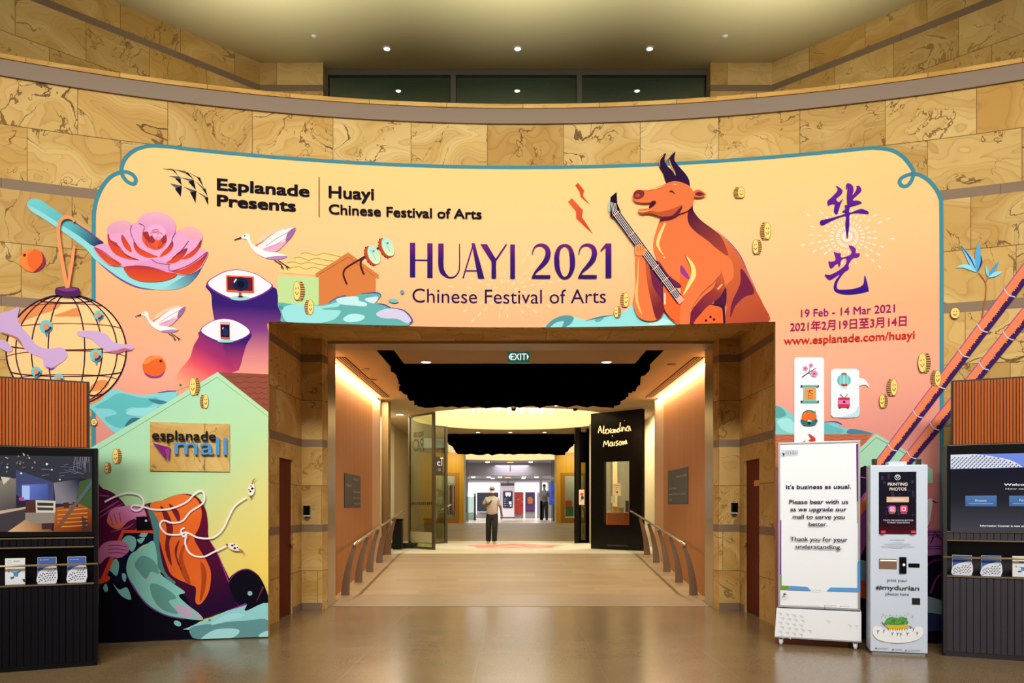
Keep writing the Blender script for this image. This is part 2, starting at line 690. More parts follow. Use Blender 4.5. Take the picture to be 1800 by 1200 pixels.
class Art:
    """one printed motif: coloured areas stacked in thin layers on a surface, joined into one mesh"""

    def __init__(s, surf, fr=None, base=0.009, step=0.0011, emit=0.0):
        s.S, s.fr, s.base, s.step, s.emit = surf, fr or (lambda p: p), base, step, emit
        s.bm = BM()
        s.mats = []
        s.layer = 0
        s.same = True

    def _up(s, up):
        # a run of up=0 areas shares one layer of its own
        if up:
            s.layer += up
            s.same = False
        elif not s.same:
            s.layer += 1
            s.same = True

    def ab(s, p):
        return s.S.ab(*s.fr(p))

    def _mi(s, c):
        if isinstance(c, tuple):      # fade: (point0, colour0, point1, colour1 [, mids])
            a, b = s.ab(c[0]), s.ab(c[2])
            m = gradmat(s.S.at(*a), c[1], s.S.at(*b), c[3], emit=s.emit, mids=c[4] if len(c) > 4 else ())
        elif isinstance(c, str):
            m = ink(c, s.emit)
        else:
            m = c
        if m not in s.mats:
            s.mats.append(m)
        return s.mats.index(m)

    def add_ab(s, pts, mi, dl=None):
        y = s.layer if dl is None else dl
        vs = [s.bm.verts.new((p[0], y, p[1])) for p in pts]
        for tri in tessellate_polygon([[Vector((p[0], p[1], 0)) for p in pts]]):
            a, b, c = (vs[i] for i in tri)
            try:
                f = s.bm.faces.new((a, b, c))
            except ValueError:
                continue
            f.material_index = mi

    def poly(s, pts, c, sm=True, k=4, up=1):
        if sm:
            pts = smooth(pts, k)
        s._up(up)
        s.add_ab([s.ab(p) for p in pts], s._mi(c))
        return s

    def hard(s, pts, c, up=1):
        return s.poly(pts, c, False, up=up)

    def stroke(s, pts, w, c, sm=True, k=5, up=1):
        """ribbon; w = width in frame pixels (one number or one per point)"""
        ws = list(w) if isinstance(w, (list, tuple)) else [w] * len(pts)
        if sm and len(pts) > 2:
            q = smooth([tuple(p) for p in pts], k, False)
            ww = []
            for i in range(len(pts) - 1):
                ww += [ws[i] + (ws[i + 1] - ws[i]) * j / k for j in range(k)]
            ww.append(ws[-1])
        else:
            q, ww = pts, ws
        s._up(up)
        mi = s._mi(c)
        L, R = [], []
        n = len(q)
        for i in range(n):
            a, b = q[max(i - 1, 0)], q[min(i + 1, n - 1)]
            dx, dy = b[0] - a[0], b[1] - a[1]
            l = math.hypot(dx, dy) or 1.0
            nx, ny = -dy / l * ww[i] / 2, dx / l * ww[i] / 2
            L.append(s.ab((q[i][0] + nx, q[i][1] + ny)))
            R.append(s.ab((q[i][0] - nx, q[i][1] - ny)))
        y = s.layer
        lv = [s.bm.verts.new((p[0], y, p[1])) for p in L]
        rv = [s.bm.verts.new((p[0], y, p[1])) for p in R]
        for i in range(n - 1):
            f = s.bm.faces.new((lv[i], lv[i + 1], rv[i + 1], rv[i]))
            f.material_index = mi
        return s

    def ell(s, cx, cy, rx, ry, c, rot=0.0, n=28, up=1):
        cr, sr = math.cos(rot), math.sin(rot)
        pts = [(cx + rx * math.cos(2 * PI * i / n) * cr - ry * math.sin(2 * PI * i / n) * sr, cy + rx * math.cos(2 * PI * i / n) * sr + ry * math.sin(2 * PI * i / n) * cr) for i in range(n)]
        return s.poly(pts, c, False, up=up)

    def rect(s, x0, y0, x1, y1, c, up=1, r=0):
        if r:
            pts = []
            for (cx, cy, a0) in ((x1 - r, y0 + r, -90), (x1 - r, y1 - r, 0), (x0 + r, y1 - r, 90), (x0 + r, y0 + r, 180)):
                pts += [(cx + r * math.cos(math.radians(a0 + 15 * i)), cy + r * math.sin(math.radians(a0 + 15 * i))) for i in range(7)]
            return s.poly(pts, c, False, up=up)
        return s.poly([(x0, y0), (x1, y0), (x1, y1), (x0, y1)], c, False, up=up)

    def text(s, body, p0, x1, cap, c, bold=0.0, shear=0.0, up=1, kind='line'):
        """p0 = left end of the baseline, x1 = right end, cap = capital height (frame pixels)"""
        a0, b0 = s.ab(p0)
        a1, b1 = s.ab((x1, p0[1]))
        tt, bt = s.ab((p0[0], p0[1] - cap))
        hm = bt - b0
        vs, fs, x_min, x_max = text_mesh(body, 0.0, shear)
        sx = (a1 - a0) / (x_max - x_min)
        sy = hm / 0.70
        s._up(1)
        mi = s._mi(c)
        q = bold * .55
        for k_, (dx, dy) in enumerate(((0, 0),) if bold <= 0.004 else ((0, 0), (-q, -q), (q, q), (-q, q), (q, -q), (q, 0), (-q, 0), (0, q), (0, -q))):
            vv = [s.bm.verts.new((a0 + (v[0] + dx - x_min) * sx, s.layer + .3 * k_, b0 + (v[1] + dy) * sy)) for v in vs]
            for f in fs:
                try:
                    nf = s.bm.faces.new([vv[i] for i in f])
                    nf.material_index = mi
                except ValueError:
                    pass
        s.layer += 2 if bold > .004 else 0
        return s

    def done(s, name, parent, thick=0.0, label=None):
        bm, S = s.bm, s.S
        if S.cut:
            us = [v.co.x for v in bm.verts]
            k = math.floor(min(us) / S.cut) + 1
            while k * S.cut < max(us):
                g = list(bm.verts) + list(bm.edges) + list(bm.faces)
                bmesh.ops.bisect_plane(bm, geom=g, plane_co=(k * S.cut, 0, 0), plane_no=(1, 0, 0), dist=1e-5)
                k += 1
        for v in bm.verts:
            v.co = S.at(v.co.x, v.co.z, s.base + s.step * v.co.y)
        for f in bm.faces:
            f.normal_update()
            if f.normal.dot(Vector((0, 0, CAMZ)) - f.calc_center_median()) < 0:
                f.normal_flip()
        if thick:
            r = bmesh.ops.extrude_face_region(bm, geom=list(bm.faces))
            for v in [q for q in r['geom'] if isinstance(q, bmesh.types.BMVert)]:
                d = (Vector((v.co.x, v.co.y, 0)) - Vector((CX, CY, 0))).normalized() if S.cut else -S.n
                v.co -= d * thick
        o = obj(name, bm, s.mats, parent)
        if label:
            o['label'] = label
        return o


TEXTC = {}


def text_mesh(body, bold=0.0, shear=0.0):
    key = (body, bold, shear)
    if key not in TEXTC:
        cu = bpy.data.curves.new('t', 'FONT')
        cu.body = body
        cu.offset = bold
        cu.shear = shear
        cu.resolution_u = 3
        cu.fill_mode = 'FRONT'
        o = bpy.data.objects.new('t', cu)
        COL.objects.link(o)
        dg = bpy.context.evaluated_depsgraph_get()
        oe = o.evaluated_get(dg)
        cc = oe.to_curve(dg)
        V2, E2 = [], []
        for sp in cc.splines:
            bp = sp.bezier_points
            n = len(bp)
            q = []
            for i in range(n):
                p0, p1 = bp[i], bp[(i + 1) % n]
                a_, b_, c_, d_ = p0.co, p0.handle_right, p1.handle_left, p1.co
                chord = (d_ - a_).length
                dev = ((b_ - a_).cross(d_ - a_)).length + ((c_ - a_).cross(d_ - a_)).length
                k = 1 if dev < 1e-5 * max(chord, 1e-6) else 4
                for j in range(k):
                    t = j / k
                    p = a_ * (1 - t) ** 3 + b_ * 3 * t * (1 - t) ** 2 + c_ * 3 * t * t * (1 - t) + d_ * t ** 3
                    if not q or (Vector((p.x, p.y)) - q[-1]).length > 1e-5:
                        q.append(Vector((p.x, p.y)))
            if len(q) > 2:
                k0 = len(V2)
                V2 += q
                E2 += [(k0 + i, k0 + (i + 1) % len(q)) for i in range(len(q))]
        oe.to_curve_clear()
        r = delaunay_2d_cdt(V2, E2, [], 0, 1e-7)
        vs = [tuple(v) for v in r[0]]

        def inside(x, y):
            w = 0
            for i, j in E2:
                ya, yb = V2[i].y, V2[j].y
                if (ya <= y) != (yb <= y):
                    xx = V2[i].x + (y - ya) / (yb - ya) * (V2[j].x - V2[i].x)
                    if xx > x:
                        w += 1 if yb > ya else -1
            return w != 0
        fs = [tuple(f) for f in r[2] if inside(sum(vs[i][0] for i in f) / 3, sum(vs[i][1] for i in f) / 3)]
        bpy.data.objects.remove(o)
        bpy.data.curves.remove(cu)
        TEXTC[key] = (vs, fs, min(v[0] for v in vs), max(v[0] for v in vs))
    return TEXTC[key]
# ------------------------------------------------------------------ THE SETTING: round hall
ZC = 9.35                                     # hall ceiling
bm = BM()
slab(bm, [(-14, -7), (14, -7), (14, 13.2), (-14, 13.2)], -0.12, 0.0)
struct('floor', bm, FLOOR)

# curved stone wall with the wide opening
OPL, OPT = CYL.ab(472, 900)[0], CYL.ab(475, 567)[1]
OPR = CYL.ab(1363, 900)[0]
OPT = 3.74
THK = 0.12


def arange(a, b, step):
    n = max(1, int(round((b - a) / step)))
    return [a + (b - a) * i / n for i in range(n + 1)]


us = arange(-10.5, OPL, .3) + arange(OPL, OPR, .3)[1:] + arange(OPR, 10.5, .3)[1:]
vs = [0, 1.28, 2.56, OPT, 5.12, 6.22]
hole = lambda u, v: OPL < u < OPR and v < OPT
bm = BM()
sheet(bm, lambda u, v: CYL.at(u, v, 0.0), us, vs, lambda u, v: (u + 0.22, v), hole)
sheet(bm, lambda u, v: CYL.at(u, v, -THK), us, vs, lambda u, v: (u + 0.22, v), hole)
for u in (OPL, OPR):
    sheet(bm, lambda a, v: CYL.at(u, v, -a), [0, THK], [0, OPT])
sheet(bm, lambda u, a: CYL.at(u, OPT, -a), [q for q in us if OPL - 1e-6 <= q <= OPR + 1e-6], [0, THK])
wall_front = struct('wall_front', bm, STONE)

# parapet: grey-brown coping course with a stone ledge on top
bm = BM()
for i, u0 in enumerate(arange(-10.2, 9.0, 1.38)):
    u1 = u0 + 1.374
    q = arange(u0, u1, .35)
    for (o0, z0, z1, o1) in ((0.03, 6.22, 6.40, 0.03),):
        sheet(bm, lambda u, v: CYL.at(u, v, 0.03), q, [6.22, 6.40])
        sheet(bm, lambda u, a: CYL.at(u, 6.22, 0.03 - a), q, [0, 0.2])
        sheet(bm, lambda u, a: CYL.at(u, 6.40, 0.03 - a), q, [0, 0.2])
        sheet(bm, lambda u, v: CYL.at(u, v, -0.17), q, [6.22, 6.40])
        for ue in (u0, u1):
            sheet(bm, lambda a, v: CYL.at(ue, v, 0.03 - a), [0, 0.2], [6.22, 6.40])
struct('trim_1', bm, BAND)
bm = BM()
q = arange(-10.4, 10.4, .3)
for (a, b, c, d) in ((0.045, 6.40, 0.045, 6.45), (0.045, 6.45, -0.30, 6.45), (0.045, 6.40, -0.30, 6.40), (-0.30, 6.40, -0.30, 6.45)):
    L = bm.loops.layers.uv.verify()
    for u0, u1 in zip(q, q[1:]):
        f = bm.faces.new([bm.verts.new(p) for p in (CYL.at(u0, b, a), CYL.at(u1, b, a), CYL.at(u1, d, c), CYL.at(u0, d, c))])
        for lp, uvv in zip(f.loops, ((u0, 0.1), (u1, 0.1), (u1, 0.3), (u0, 0.3))):
            lp[L].uv = uvv
struct('trim_2', bm, make_stone('sandstone_ledge', bands=False, lines=0.4, tint='#fff3d8'))

# dark skirting at the foot of the round wall (behind the stands)
bm = BM()
for ua, ub in ((-9.5, OPL), (OPR, 9.5)):
    q = arange(ua, ub, .3)
    sheet(bm, lambda u, v: CYL.at(u, v, 0.004), q, [0, 0.1])
struct('baseboard_front', bm, BAND)

# hall ceiling
bm = BM()
slab(bm, [(-14, -7), (14, -7), (14, 17), (-14, 17)], ZC, ZC + 0.15)
struct('ceiling', bm, HALLCEIL)

# upper terrace: floor, canted stone side walls, flat piers, ribbon window
bm = BM()
slab(bm, [(-12, 11.9), (-3.2, 11.9), (3.5, 11.9), (12, 11.9), (12, 15), (-12, 15)], 5.0, 5.2)
n = 40
pts = []
for i in range(n + 1):
    u = -9.4 + 18.8 * i / n
    p = CYL.at(u, 0, -0.125)
    pts.append((p.x, p.y))
slab(bm, pts + [(12, 11.9), (-12, 11.9)], 5.0, 5.2)
struct('floor_terrace', bm, BAND)
YW = 14.0


def at_depth(px, y):
    return ((px - 900) / F * y, y)


LC = at_depth(457, YW)
RC = at_depth(1357, YW)
a = math.radians(45)
struct('wall_upper_left', flat('', (LC[0] - 8 * math.cos(a), LC[1] - 8 * math.sin(a)), LC, 5.2, ZC, None, 0.3), STONE_CALM)
struct('wall_upper_right', flat('', RC, (RC[0] + 8 * math.cos(a), RC[1] - 8 * math.sin(a)), 5.2, ZC, None, 0.65), STONE_CALM)
WL, WR = at_depth(568, YW), at_depth(1249, YW)
for nm, p, q2 in (('wall_pier_left', LC, WL), ('wall_pier_right', WR, RC)):
    bm = flat('', p, q2, 5.2, ZC, None, 0.1)
    e = WL if nm == 'wall_pier_left' else WR
    L = bm.loops.layers.uv.verify()
    sheet(bm, lambda u, v: (e[0], e[1] + u, v), [0, 0.35], [5.2, ZC])
    struct(nm, bm, STONE_CALM)

# window wall: sill wall, head band and three framed panes with blinds
FRAMEM = mat('grey_window_frame', '#5e5a4c', 0.45, 0.2)
zt, zs = 1.55 + (HOR - 127) / F * (YW + .3), 6.6
bm = BM()
box(bm, WL[0], WR[0], YW + .22, YW + .5, zt, ZC)
struct('wall_window_head', bm, mat('window_head_paint', '#8a7d58', 0.7))
bm = BM()
box(bm, WL[0], WR[0], YW + .22, YW + .5, 5.2, zs)
struct('wall_window_sill', bm, BAND)
BLIND = mat('grey_green_blind_slats', '#b7c8c0', 0.5)
GLASSD = glass('dark_window_glass', '#c2d2cc', 0.02, 0.16)
edges = [at_depth(x, YW + .25)[0] for x in (573, 797, 1018, 1245)]
for w in range(3):
    x0, x1 = edges[w], edges[w + 1]
    win = struct('window_%d' % (w + 1), BM(), [FRAMEM])
    bm = BM()
    t_ = 0.045
    box(bm, x0, x0 + t_, YW + .2, YW + .3, zs, zt)
    box(bm, x1 - t_, x1, YW + .2, YW + .3, zs, zt)
    box(bm, x0 + t_, x1 - t_, YW + .2, YW + .3, zt - .1, zt)
    box(bm, x0 + t_, x1 - t_, YW + .2, YW + .3, zs, zs + .06)
    bm.to_mesh(win.data)
    bm.free()
    bm = BM()
    box(bm, x0 + t_, x1 - t_, YW + .25, YW + .256, zs + .06, zt - .1)
    struct('window_pane', bm, GLASSD, win)
    bm = BM()
    z = zs + .08
    while z < zt - .14:
        prism(bm, [(x0 + t_ + .01, z), (x1 - t_ - .01, z), (x1 - t_ - .01, z + .022), (x0 + t_ + .01, z + .022)], YW + .30, YW + .335)
        z += .03
    box(bm, x0 + t_ + .01, x1 - t_ - .01, YW + .295, YW + .34, zt - .145, zt - .1)
    struct('window_blind', bm, BLIND, win)
bm = BM()
box(bm, edges[0], edges[3], YW + .42, YW + .45, zs, zt)
struct('wall_behind_blinds', bm, mat('dim_room', '#2c3230', 0.9))

# three recessed spots in the hall ceiling in front of the window
for i, px in enumerate((680, 910, 1142)):
    y = (ZC - CAMZ) * F / (HOR - 85)
    x = (px - 900) / F * y
    t = thing('ceiling_spotlight', '%s recessed spotlight in the high ceiling, above the window' % ('leftmost', 'middle', 'rightmost')[i], 'light', (x, y, ZC), group='spotlights in the high ceiling')
    bm = BM()
    lathe(bm, [(0.075, 0.0), (0.075, -0.012), (0.05, -0.012), (0.05, 0.0)], (x, y, ZC), 20)
    obj('trim_ring', bm, WHITEP, t)
    bm = BM()
    lathe(bm, [(0.001, -0.004), (0.048, -0.004), (0.048, -0.010), (0.001, -0.010)], (x, y, ZC), 20)
    obj('lens', bm, LAMPW, t)
    lamp('ceiling_spotlight_beam', 'SPOT', (x, y, ZC - .03), 60, (1, .93, .78), (x, y - .01, 0), spot_size=1.4, spot_blend=.6, shadow_soft_size=.05)
for x, y in ((-3.28, 13.2), (3.53, 13.2)):
    bm = BM()
    lathe(bm, [(0.04, 0.0), (0.05, -0.01), (0.015, -0.03), (0.001, -0.03)], (x, y, ZC), 16)
    o = obj('smoke_detector', bm, WHITEP)
    tag(o, 'tiny white sprinkler in the high ceiling at the %s' % ('left' if x < 0 else 'right'), 'sprinkler')

# ------------------------------------------------------------------ the reveal of the opening
AX = 0.13
RH = 3.3                 # half width of the reveal
PY = 12.0                # face of the piers
RZ = 4.08                # reveal ceiling
FH = 2.95                # half width inside the steel frame
PYB = 12.72


def wall_y(x, off=-THK):
    return CY + math.sqrt((RR - off) ** 2 - (x - CX) ** 2)


for s, nm in ((-1, 'left'), (1, 'right')):
    X = AX + s * RH
    y0 = wall_y(X)
    d0, d1 = ((10.85, 11.52) if s < 0 else (11.05, 11.75))
    dz = 2.22
    bm = BM()
    sheet(bm, lambda u, v: (X, u, v), [y0, d0, d1, PY], [0, dz, RZ], lambda u, v: (u * 1.0 + 5 * s, v), lambda u, v: d0 < u < d1 and v < dz)
    sheet(bm, lambda u, v: (X + s * u, d0, v), [0, .09], [0, dz])
    sheet(bm, lambda u, v: (X + s * u, d1, v), [0, .09], [0, dz])
    sheet(bm, lambda u, v: (X + s * v, u, dz), [d0, d1], [0, .09])
    struct('wall_reveal_' + nm, bm, STONE_CALM)
    # pier facing the hall, with a chamfered return to the steel frame
    bm = BM()
    xi = AX + s * 2.99
    sheet(bm, lambda u, v: (X + (xi - X) * u, PY, v), [0, 1], [0, RZ], lambda u, v: (u * .31 + 2.1 * s, v))
    sheet(bm, lambda u, v: (xi + (AX + s * FH - xi) * u, PY + .22 * u, v), [0, 1], [0, RZ], lambda u, v: (u * .22 + 2.1 * s + .31, v))
    struct('wall_pier_%s_of_passage' % nm, bm, STONE_CALM)
    bm = BM()
    box(bm, min(X - s * .012, X), max(X - s * .012, X), d1 + .01, PY, 0, .1)
    box(bm, min(X, xi), max(X, xi), PY - .012, PY, 0, .1)
    struct('baseboard_reveal_' + nm, bm, BAND)
    # timber door in the reveal
    door = struct('door_%d' % (1 if s < 0 else 2), BM(), [DOORW])
    bm = BM()
    box(bm, min(X + s * .03, X + s * .08), max(X + s * .03, X + s * .08), d0 + .005, d1 - .005, 0.01, dz - .005)
    bm.to_mesh(door.data)
    bm.free()
    bm = BM()
    ya = d1 - .07
    za = 1.0
    tube(bm, [(X + s * .03, ya, za), (X - s * .03, ya, za)], .012)
    tube(bm, [(X - s * .03, ya + .01, za), (X - s * .03, ya - .12, za)], .011)
    struct('door_handle', bm, STEEL, door, smooth=True)
    if s > 0:
        bm = BM()
        box(bm, X + .024, X + .029, d0 + .06, d0 + .32, 1.84, 1.92)
        o = obj('door_sign', bm, mat('orange_sign_plate', '#d0742c', 0.4))
        tag(o, 'small orange sign plate high on the right-hand timber door', 'sign')
    bm = BM()
    sheet(bm, lambda u, v: (X, u, v), [0, .01], [0, .01])
    bm.free()
# reveal ceiling, lintel inner face
bm = BM()
L = bm.loops.layers.uv.verify()
n = 24
for i in range(n):
    xa = AX - RH + 2 * RH * i / n
    xb = AX - RH + 2 * RH * (i + 1) / n
    f = bm.faces.new([bm.verts.new(p) for p in ((xa, wall_y(xa), RZ), (xb, wall_y(xb), RZ), (xb, PYB, RZ), (xa, PYB, RZ))])
    for lp, v in zip(f.loops, f.verts):
        lp[L].uv = (v.co.x, v.co.y + .06)
struct('ceiling_reveal', bm, make_stone('sandstone_soffit', bands=False, lines=0.6))
# brushed steel frame lining the way into the passage
PZ = 4.05
for s, nm in ((-1, 'left'), (1, 'right')):
    bm = BM()
    x0 = AX + s * FH
    box(bm, min(x0, x0 + s * .05), max(x0, x0 + s * .05), PY + .2, PYB, 0, RZ)
    struct('trim_%d' % (4 if s < 0 else 5), bm, STEEL)
bm = BM()
box(bm, AX - FH, AX + FH, PY + .2, PYB, PZ - .005, PZ + .03)
struct('trim_6', bm, mat('frame_head_paint', '#a38f78', 0.5, 0.2))

# ------------------------------------------------------------------ the passage
HW = 3.2
YR0, YR1, YR2, YR3 = 14.0, 19.0, 25.8, 31.4
Z1, Z2 = 0.43, 0.90
YWE = 18.6                       # timber walls end here
GX = 3.75                        # half width beyond the timber walls
bm = BM()
sheet(bm, lambda u, v: (u, v, 0.003), [AX - FH - .03, AX + FH + .03], [12.35, YR0])
struct('trim_7', bm, mat('threshold_stone', '#8f8069', 0.35))
bm = BM()
slab(bm, [(AX - GX, 12.6), (AX + GX, 12.6), (AX + GX, 14.02), (AX - GX, 14.02)], -.1, -.004)
struct('floor_threshold', bm, RAMPF)


def ramp(name, y0, y1, z0, z1, m, hw=GX):
    bm = BM()
    a = [(AX - hw, y0, z0), (AX + hw, y0, z0), (AX + hw, y1, z1), (AX - hw, y1, z1)]
    t = [bm.verts.new(p) for p in a]
    b = [bm.verts.new((p[0], p[1], p[2] - .15)) for p in a]
    bm.faces.new(t)
    bm.faces.new(b[::-1])
    for i in range(4):
        bm.faces.new((t[i], b[i], b[(i + 1) % 4], t[(i + 1) % 4]))
    bmesh.ops.recalc_face_normals(bm, faces=bm.faces)
    return struct(name, bm, m)


ramp('floor_ramp', YR0, YR1, 0, Z1, RAMPF)
ramp('floor_landing', YR1, YR2, Z1, Z1, PALEF)
ramp('floor_upper_ramp', YR2, YR3, Z1, Z2, RAMPF)
ramp('floor_lobby', YR3, 47, Z2, Z2, LOBBYF, 9)

# timber walls washed by a cove light
for s, nm in ((-1, 'left'), (1, 'right')):
    X = AX + s * HW
    bm = BM()
    sheet(bm, lambda u, v: (X, u, v), [PYB - .1, YWE - 1.1], [0, PZ - .06])
    struct('wall_passage_' + nm, bm, WOODW)
    bm = BM()
    box(bm, min(X, X + s * .2), max(X, X + s * .2), YWE - 1.1, YWE, 0, PZ - .06)
    struct('wall_end_%s' % nm, bm, WOODE)
    bm = BM()
    sheet(bm, lambda u, v: (X + s * .2, u, v), [PYB - .1, YWE], [PZ - .1, PZ + .3])
    struct('trim_cove_' + nm, bm, PLASTER)
    # luminous slot along the top of the wall
    t = thing('cove_light', 'bright warm cove light along the top of the %s timber wall' % nm, 'light', (X, 15.6, PZ - .05))
    bm = BM()
    box(bm, min(X + s * .01, X + s * .12), max(X + s * .01, X + s * .12), PYB + .1, YWE - .4, PZ - .05, PZ - .02)
    obj('light_strip', bm, lightmat('cove_strip', '#ffe0b8', 16.0), t)
    cl = lamp('cove_lamp', 'AREA', (X - s * .045, (PYB + YWE) / 2, PZ - .02), 230, (1, .74, .46), shape='RECTANGLE', size=.05, size_y=5.6)
    cl.rotation_euler = (0, -s * .18, 0)
    # steel mullion and glazed side beyond
    bm = BM()
    xg = AX + s * GX
    sheet(bm, lambda u, v: (xg, u, v), [YWE - .2, 24.5], [0.3, PZ])
    struct('wall_glazed_' + nm, bm, mat('olive_back_panel', '#b9ad84', 0.4))
    bm = BM()
    sheet(bm, lambda u, v: (X + s * u, YWE, v), [0, .56], [0.3, PZ])
    struct('wall_return_' + nm, bm, mat('olive_back_panel', '#b9ad84', 0.4))
    bm = BM()
    sheet(bm, lambda u, v: (xg, u, v), [24.5, YR3], [0.3, PZ + .4])
    struct('wall_side_' + nm, bm, mat('olive_wall', '#a08b58', 0.6))
bm = BM()
box(bm, AX - HW - .02, AX - HW + .14, YWE + .25, YWE + .65, Z1, PZ)
struct('trim_8', bm, mat('bronze_column_cladding', '#8c7650', 0.35, 0.6))

# passage ceiling with a recess for the first raft and a round opening further in
RX, RY0, RY1 = 2.28, 12.72, 19.2
ROT = (0.05, 23.0, 2.9)
bm = BM()
for (x0, x1, y0, y1) in ((AX - HW + .0, AX - RX, PYB, YWE), (AX + RX, AX + HW, PYB, YWE), (AX - RX, AX + RX, RY1, 20.0), (AX - GX, AX - RX, YWE, 20.0), (AX + RX, AX + GX, YWE, 20.0)):
    box(bm, x0, x1, y0, y1, PZ, PZ + .02)
n = 72
ring = []
for i in range(n):
    a0, a1 = 2 * PI * i / n, 2 * PI * (i + 1) / n
    q = []
    for a in (a0, a1):
        c, s = math.cos(a), math.sin(a)
        k = 1 / max(abs(c) / (GX + .1), abs(s) / 3.0)
        q.append(((ROT[0] + ROT[2] * c, ROT[1] + ROT[2] * s), (ROT[0] + k * c, ROT[1] + k * s)))
    f = bm.faces.new([bm.verts.new((p[0], p[1], PZ)) for p in (q[0][0], q[0][1], q[1][1], q[1][0])])
box(bm, AX - GX, AX + GX, 26.0, 29.2, PZ, PZ + .02)
struct('ceiling_passage', bm, PLASTER)
bm = BM()
box(bm, AX - RX - .02, AX + RX + .02, RY0, RY1, PZ + .6, PZ + .62)
for (x0, x1, y0, y1) in ((AX - RX - .02, AX - RX, RY0, RY1), (AX + RX, AX + RX + .02, RY0, RY1), (AX - RX, AX + RX, RY1, RY1 + .02)):
    box(bm, x0, x1, y0, y1, PZ, PZ + .6)
struct('ceiling_recess', bm, BLACKM)
bm = BM()
box(bm, AX - 2.02, AX + 2.02, RY0 - .02, 13.95, PZ - .0, PZ + .05)
struct('ceiling_panel', bm, mat('ceiling_panel_paint', '#a98f6c', 0.7))


def ragged_raft(name, label, pts, z0, th, seed):
    """black hanging sheet with a torn edge; pts = plan corners with heights (x,y,z)"""
    random.seed(seed)
    edge = []
    n = len(pts)
    for i in range(n):
        a, b = Vector(pts[i]), Vector(pts[(i + 1) % n])
        L = (b - a).length
        m = max(2, int(L / .16))
        nrm = Vector((b - a)).normalized().cross(Vector((0, 0, 1)))
        w = 0
        for j in range(m):
            w = w * .6 + random.uniform(-.05, .05)
            edge.append(a + (b - a) * (j / m) + nrm * w + Vector((0, 0, random.uniform(-.02, .02))))
    bm = BM()
    t = [bm.verts.new(p) for p in edge]
    bt = [bm.verts.new(p - Vector((0, 0, th + random.uniform(0, .05)))) for p in edge]
    cen = sum((v.co for v in bt), Vector()) / len(bt)
    mid = [bm.verts.new(v.co * .55 + cen * .45 - Vector((0, 0, random.uniform(.0, .05)))) for v in bt]
    cc = bm.verts.new(cen - Vector((0, 0, .03)))
    k = len(edge)
    bm.faces.new(t)
    for i in range(k):
        j = (i + 1) % k
        bm.faces.new((t[i], bt[i], bt[j], t[j]))
        bm.faces.new((bt[i], mid[i], mid[j], bt[j]))
        bm.faces.new((mid[i], cc, mid[j]))
    bmesh.ops.recalc_face_normals(bm, faces=bm.faces)
    o = obj(name, bm, BLACK)
    return tag(o, label, 'ceiling decoration')


ragged_raft('ceiling_raft', 'large black ragged-edged raft hung in the passage ceiling, nearest the hall',
            [(AX - 2.25, 14.0, PZ + .04), (AX + 2.25, 14.0, PZ + .04), (AX + 2.42, 16.5, PZ), (AX + 2.33, 19.2, PZ - .01), (AX - 2.38, 19.2, PZ - .01), (AX - 2.42, 16.5, PZ)], PZ, .06, 3)
ragged_raft('ceiling_raft', 'smaller black ragged-edged raft further in, above the gold doorways',
            [(-2.26, 27.4, PZ - .02), (2.3, 27.4, PZ - .02), (2.3, 29.0, 3.92), (2.05, 30.8, 3.66), (-2.1, 30.8, 3.66), (-2.3, 29.0, 3.92)], PZ, .07, 5)

# lit drum over the landing, with a glittering fringe
GLOWC = mat('cove_lit_plaster', '#f7ebca', 0.8)


def drum(name, cx, cy, r, z0, z1, e, col):
    bm = BM()
    n = 72
    for i in range(n):
        a0, a1 = 2 * PI * i / n, 2 * PI * (i + 1) / n
        P = lambda a, z, rr: bm.verts.new((cx + rr * math.cos(a), cy + rr * math.sin(a), z))
        bm.faces.new((P(a0, z0, r), P(a1, z0, r), P(a1, z1, r), P(a0, z1, r)))
        bm.faces.new((P(a0, z1, r), P(a1, z1, r), P(a1, z1, 0.01), P(a0, z1, 0.01)))
    bmesh.ops.remove_doubles(bm, verts=bm.verts, dist=1e-4)
    struct(name, bm, GLOWC)
    lamp('drum_cove_lamp', 'AREA', (cx, cy, z0 + .02), e, col, (cx, cy, z1 + 1), shape='DISK', size=2 * r * .8)


drum('ceiling_drum', ROT[0], ROT[1], ROT[2], PZ, PZ + 1.0, 64, (1, .91, .70))
bm = BM()
random.seed(11)
for i in range(420):
    a = 2 * PI * random.random()
    rr = random.uniform(1.9, 2.7)
    x, y = ROT[0] + rr * math.cos(a), ROT[1] + rr * math.sin(a)
    z = PZ + .95
    ln = random.uniform(.36, .52)
    box(bm, x - .008, x + .008, y - .008, y + .008, z - ln, z)
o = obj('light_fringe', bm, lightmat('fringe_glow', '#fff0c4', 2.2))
tag(o, 'glittering hanging fringe in the lit round ceiling recess', 'light fringe', kind='stuff')

# slot diffusers, downlights, other ceiling gear in the passage
SLOT = mat('diffuser_dark_backing', '#1a120c', 0.7)  # dark brown backing between the diffuser blades
for s, nm in ((-1, 'left'), (1, 'right')):
    t = thing('slot_diffuser', 'long dark slot diffuser in the ceiling beside the %s timber wall' % nm, 'air vent', (AX + s * 3.0, 15.8, PZ))
    xa, xb = AX + s * 2.92, AX + s * 3.1
    x0, x1 = min(xa, xb), max(xa, xb)
    bm = BM()
    box(bm, x0, x1, 13.3, 18.2, PZ - .006, PZ - .001)
    obj('backing', bm, SLOT, t)
    for k in range(4):
        bm = BM()
        xx = x0 + (x1 - x0) * (k + .5) / 4
        box(bm, xx - .008, xx + .008, 13.3, 18.2, PZ - .014, PZ - .006)
        obj('blade', bm, mat('diffuser_blade', '#b08a68', 0.5), t)


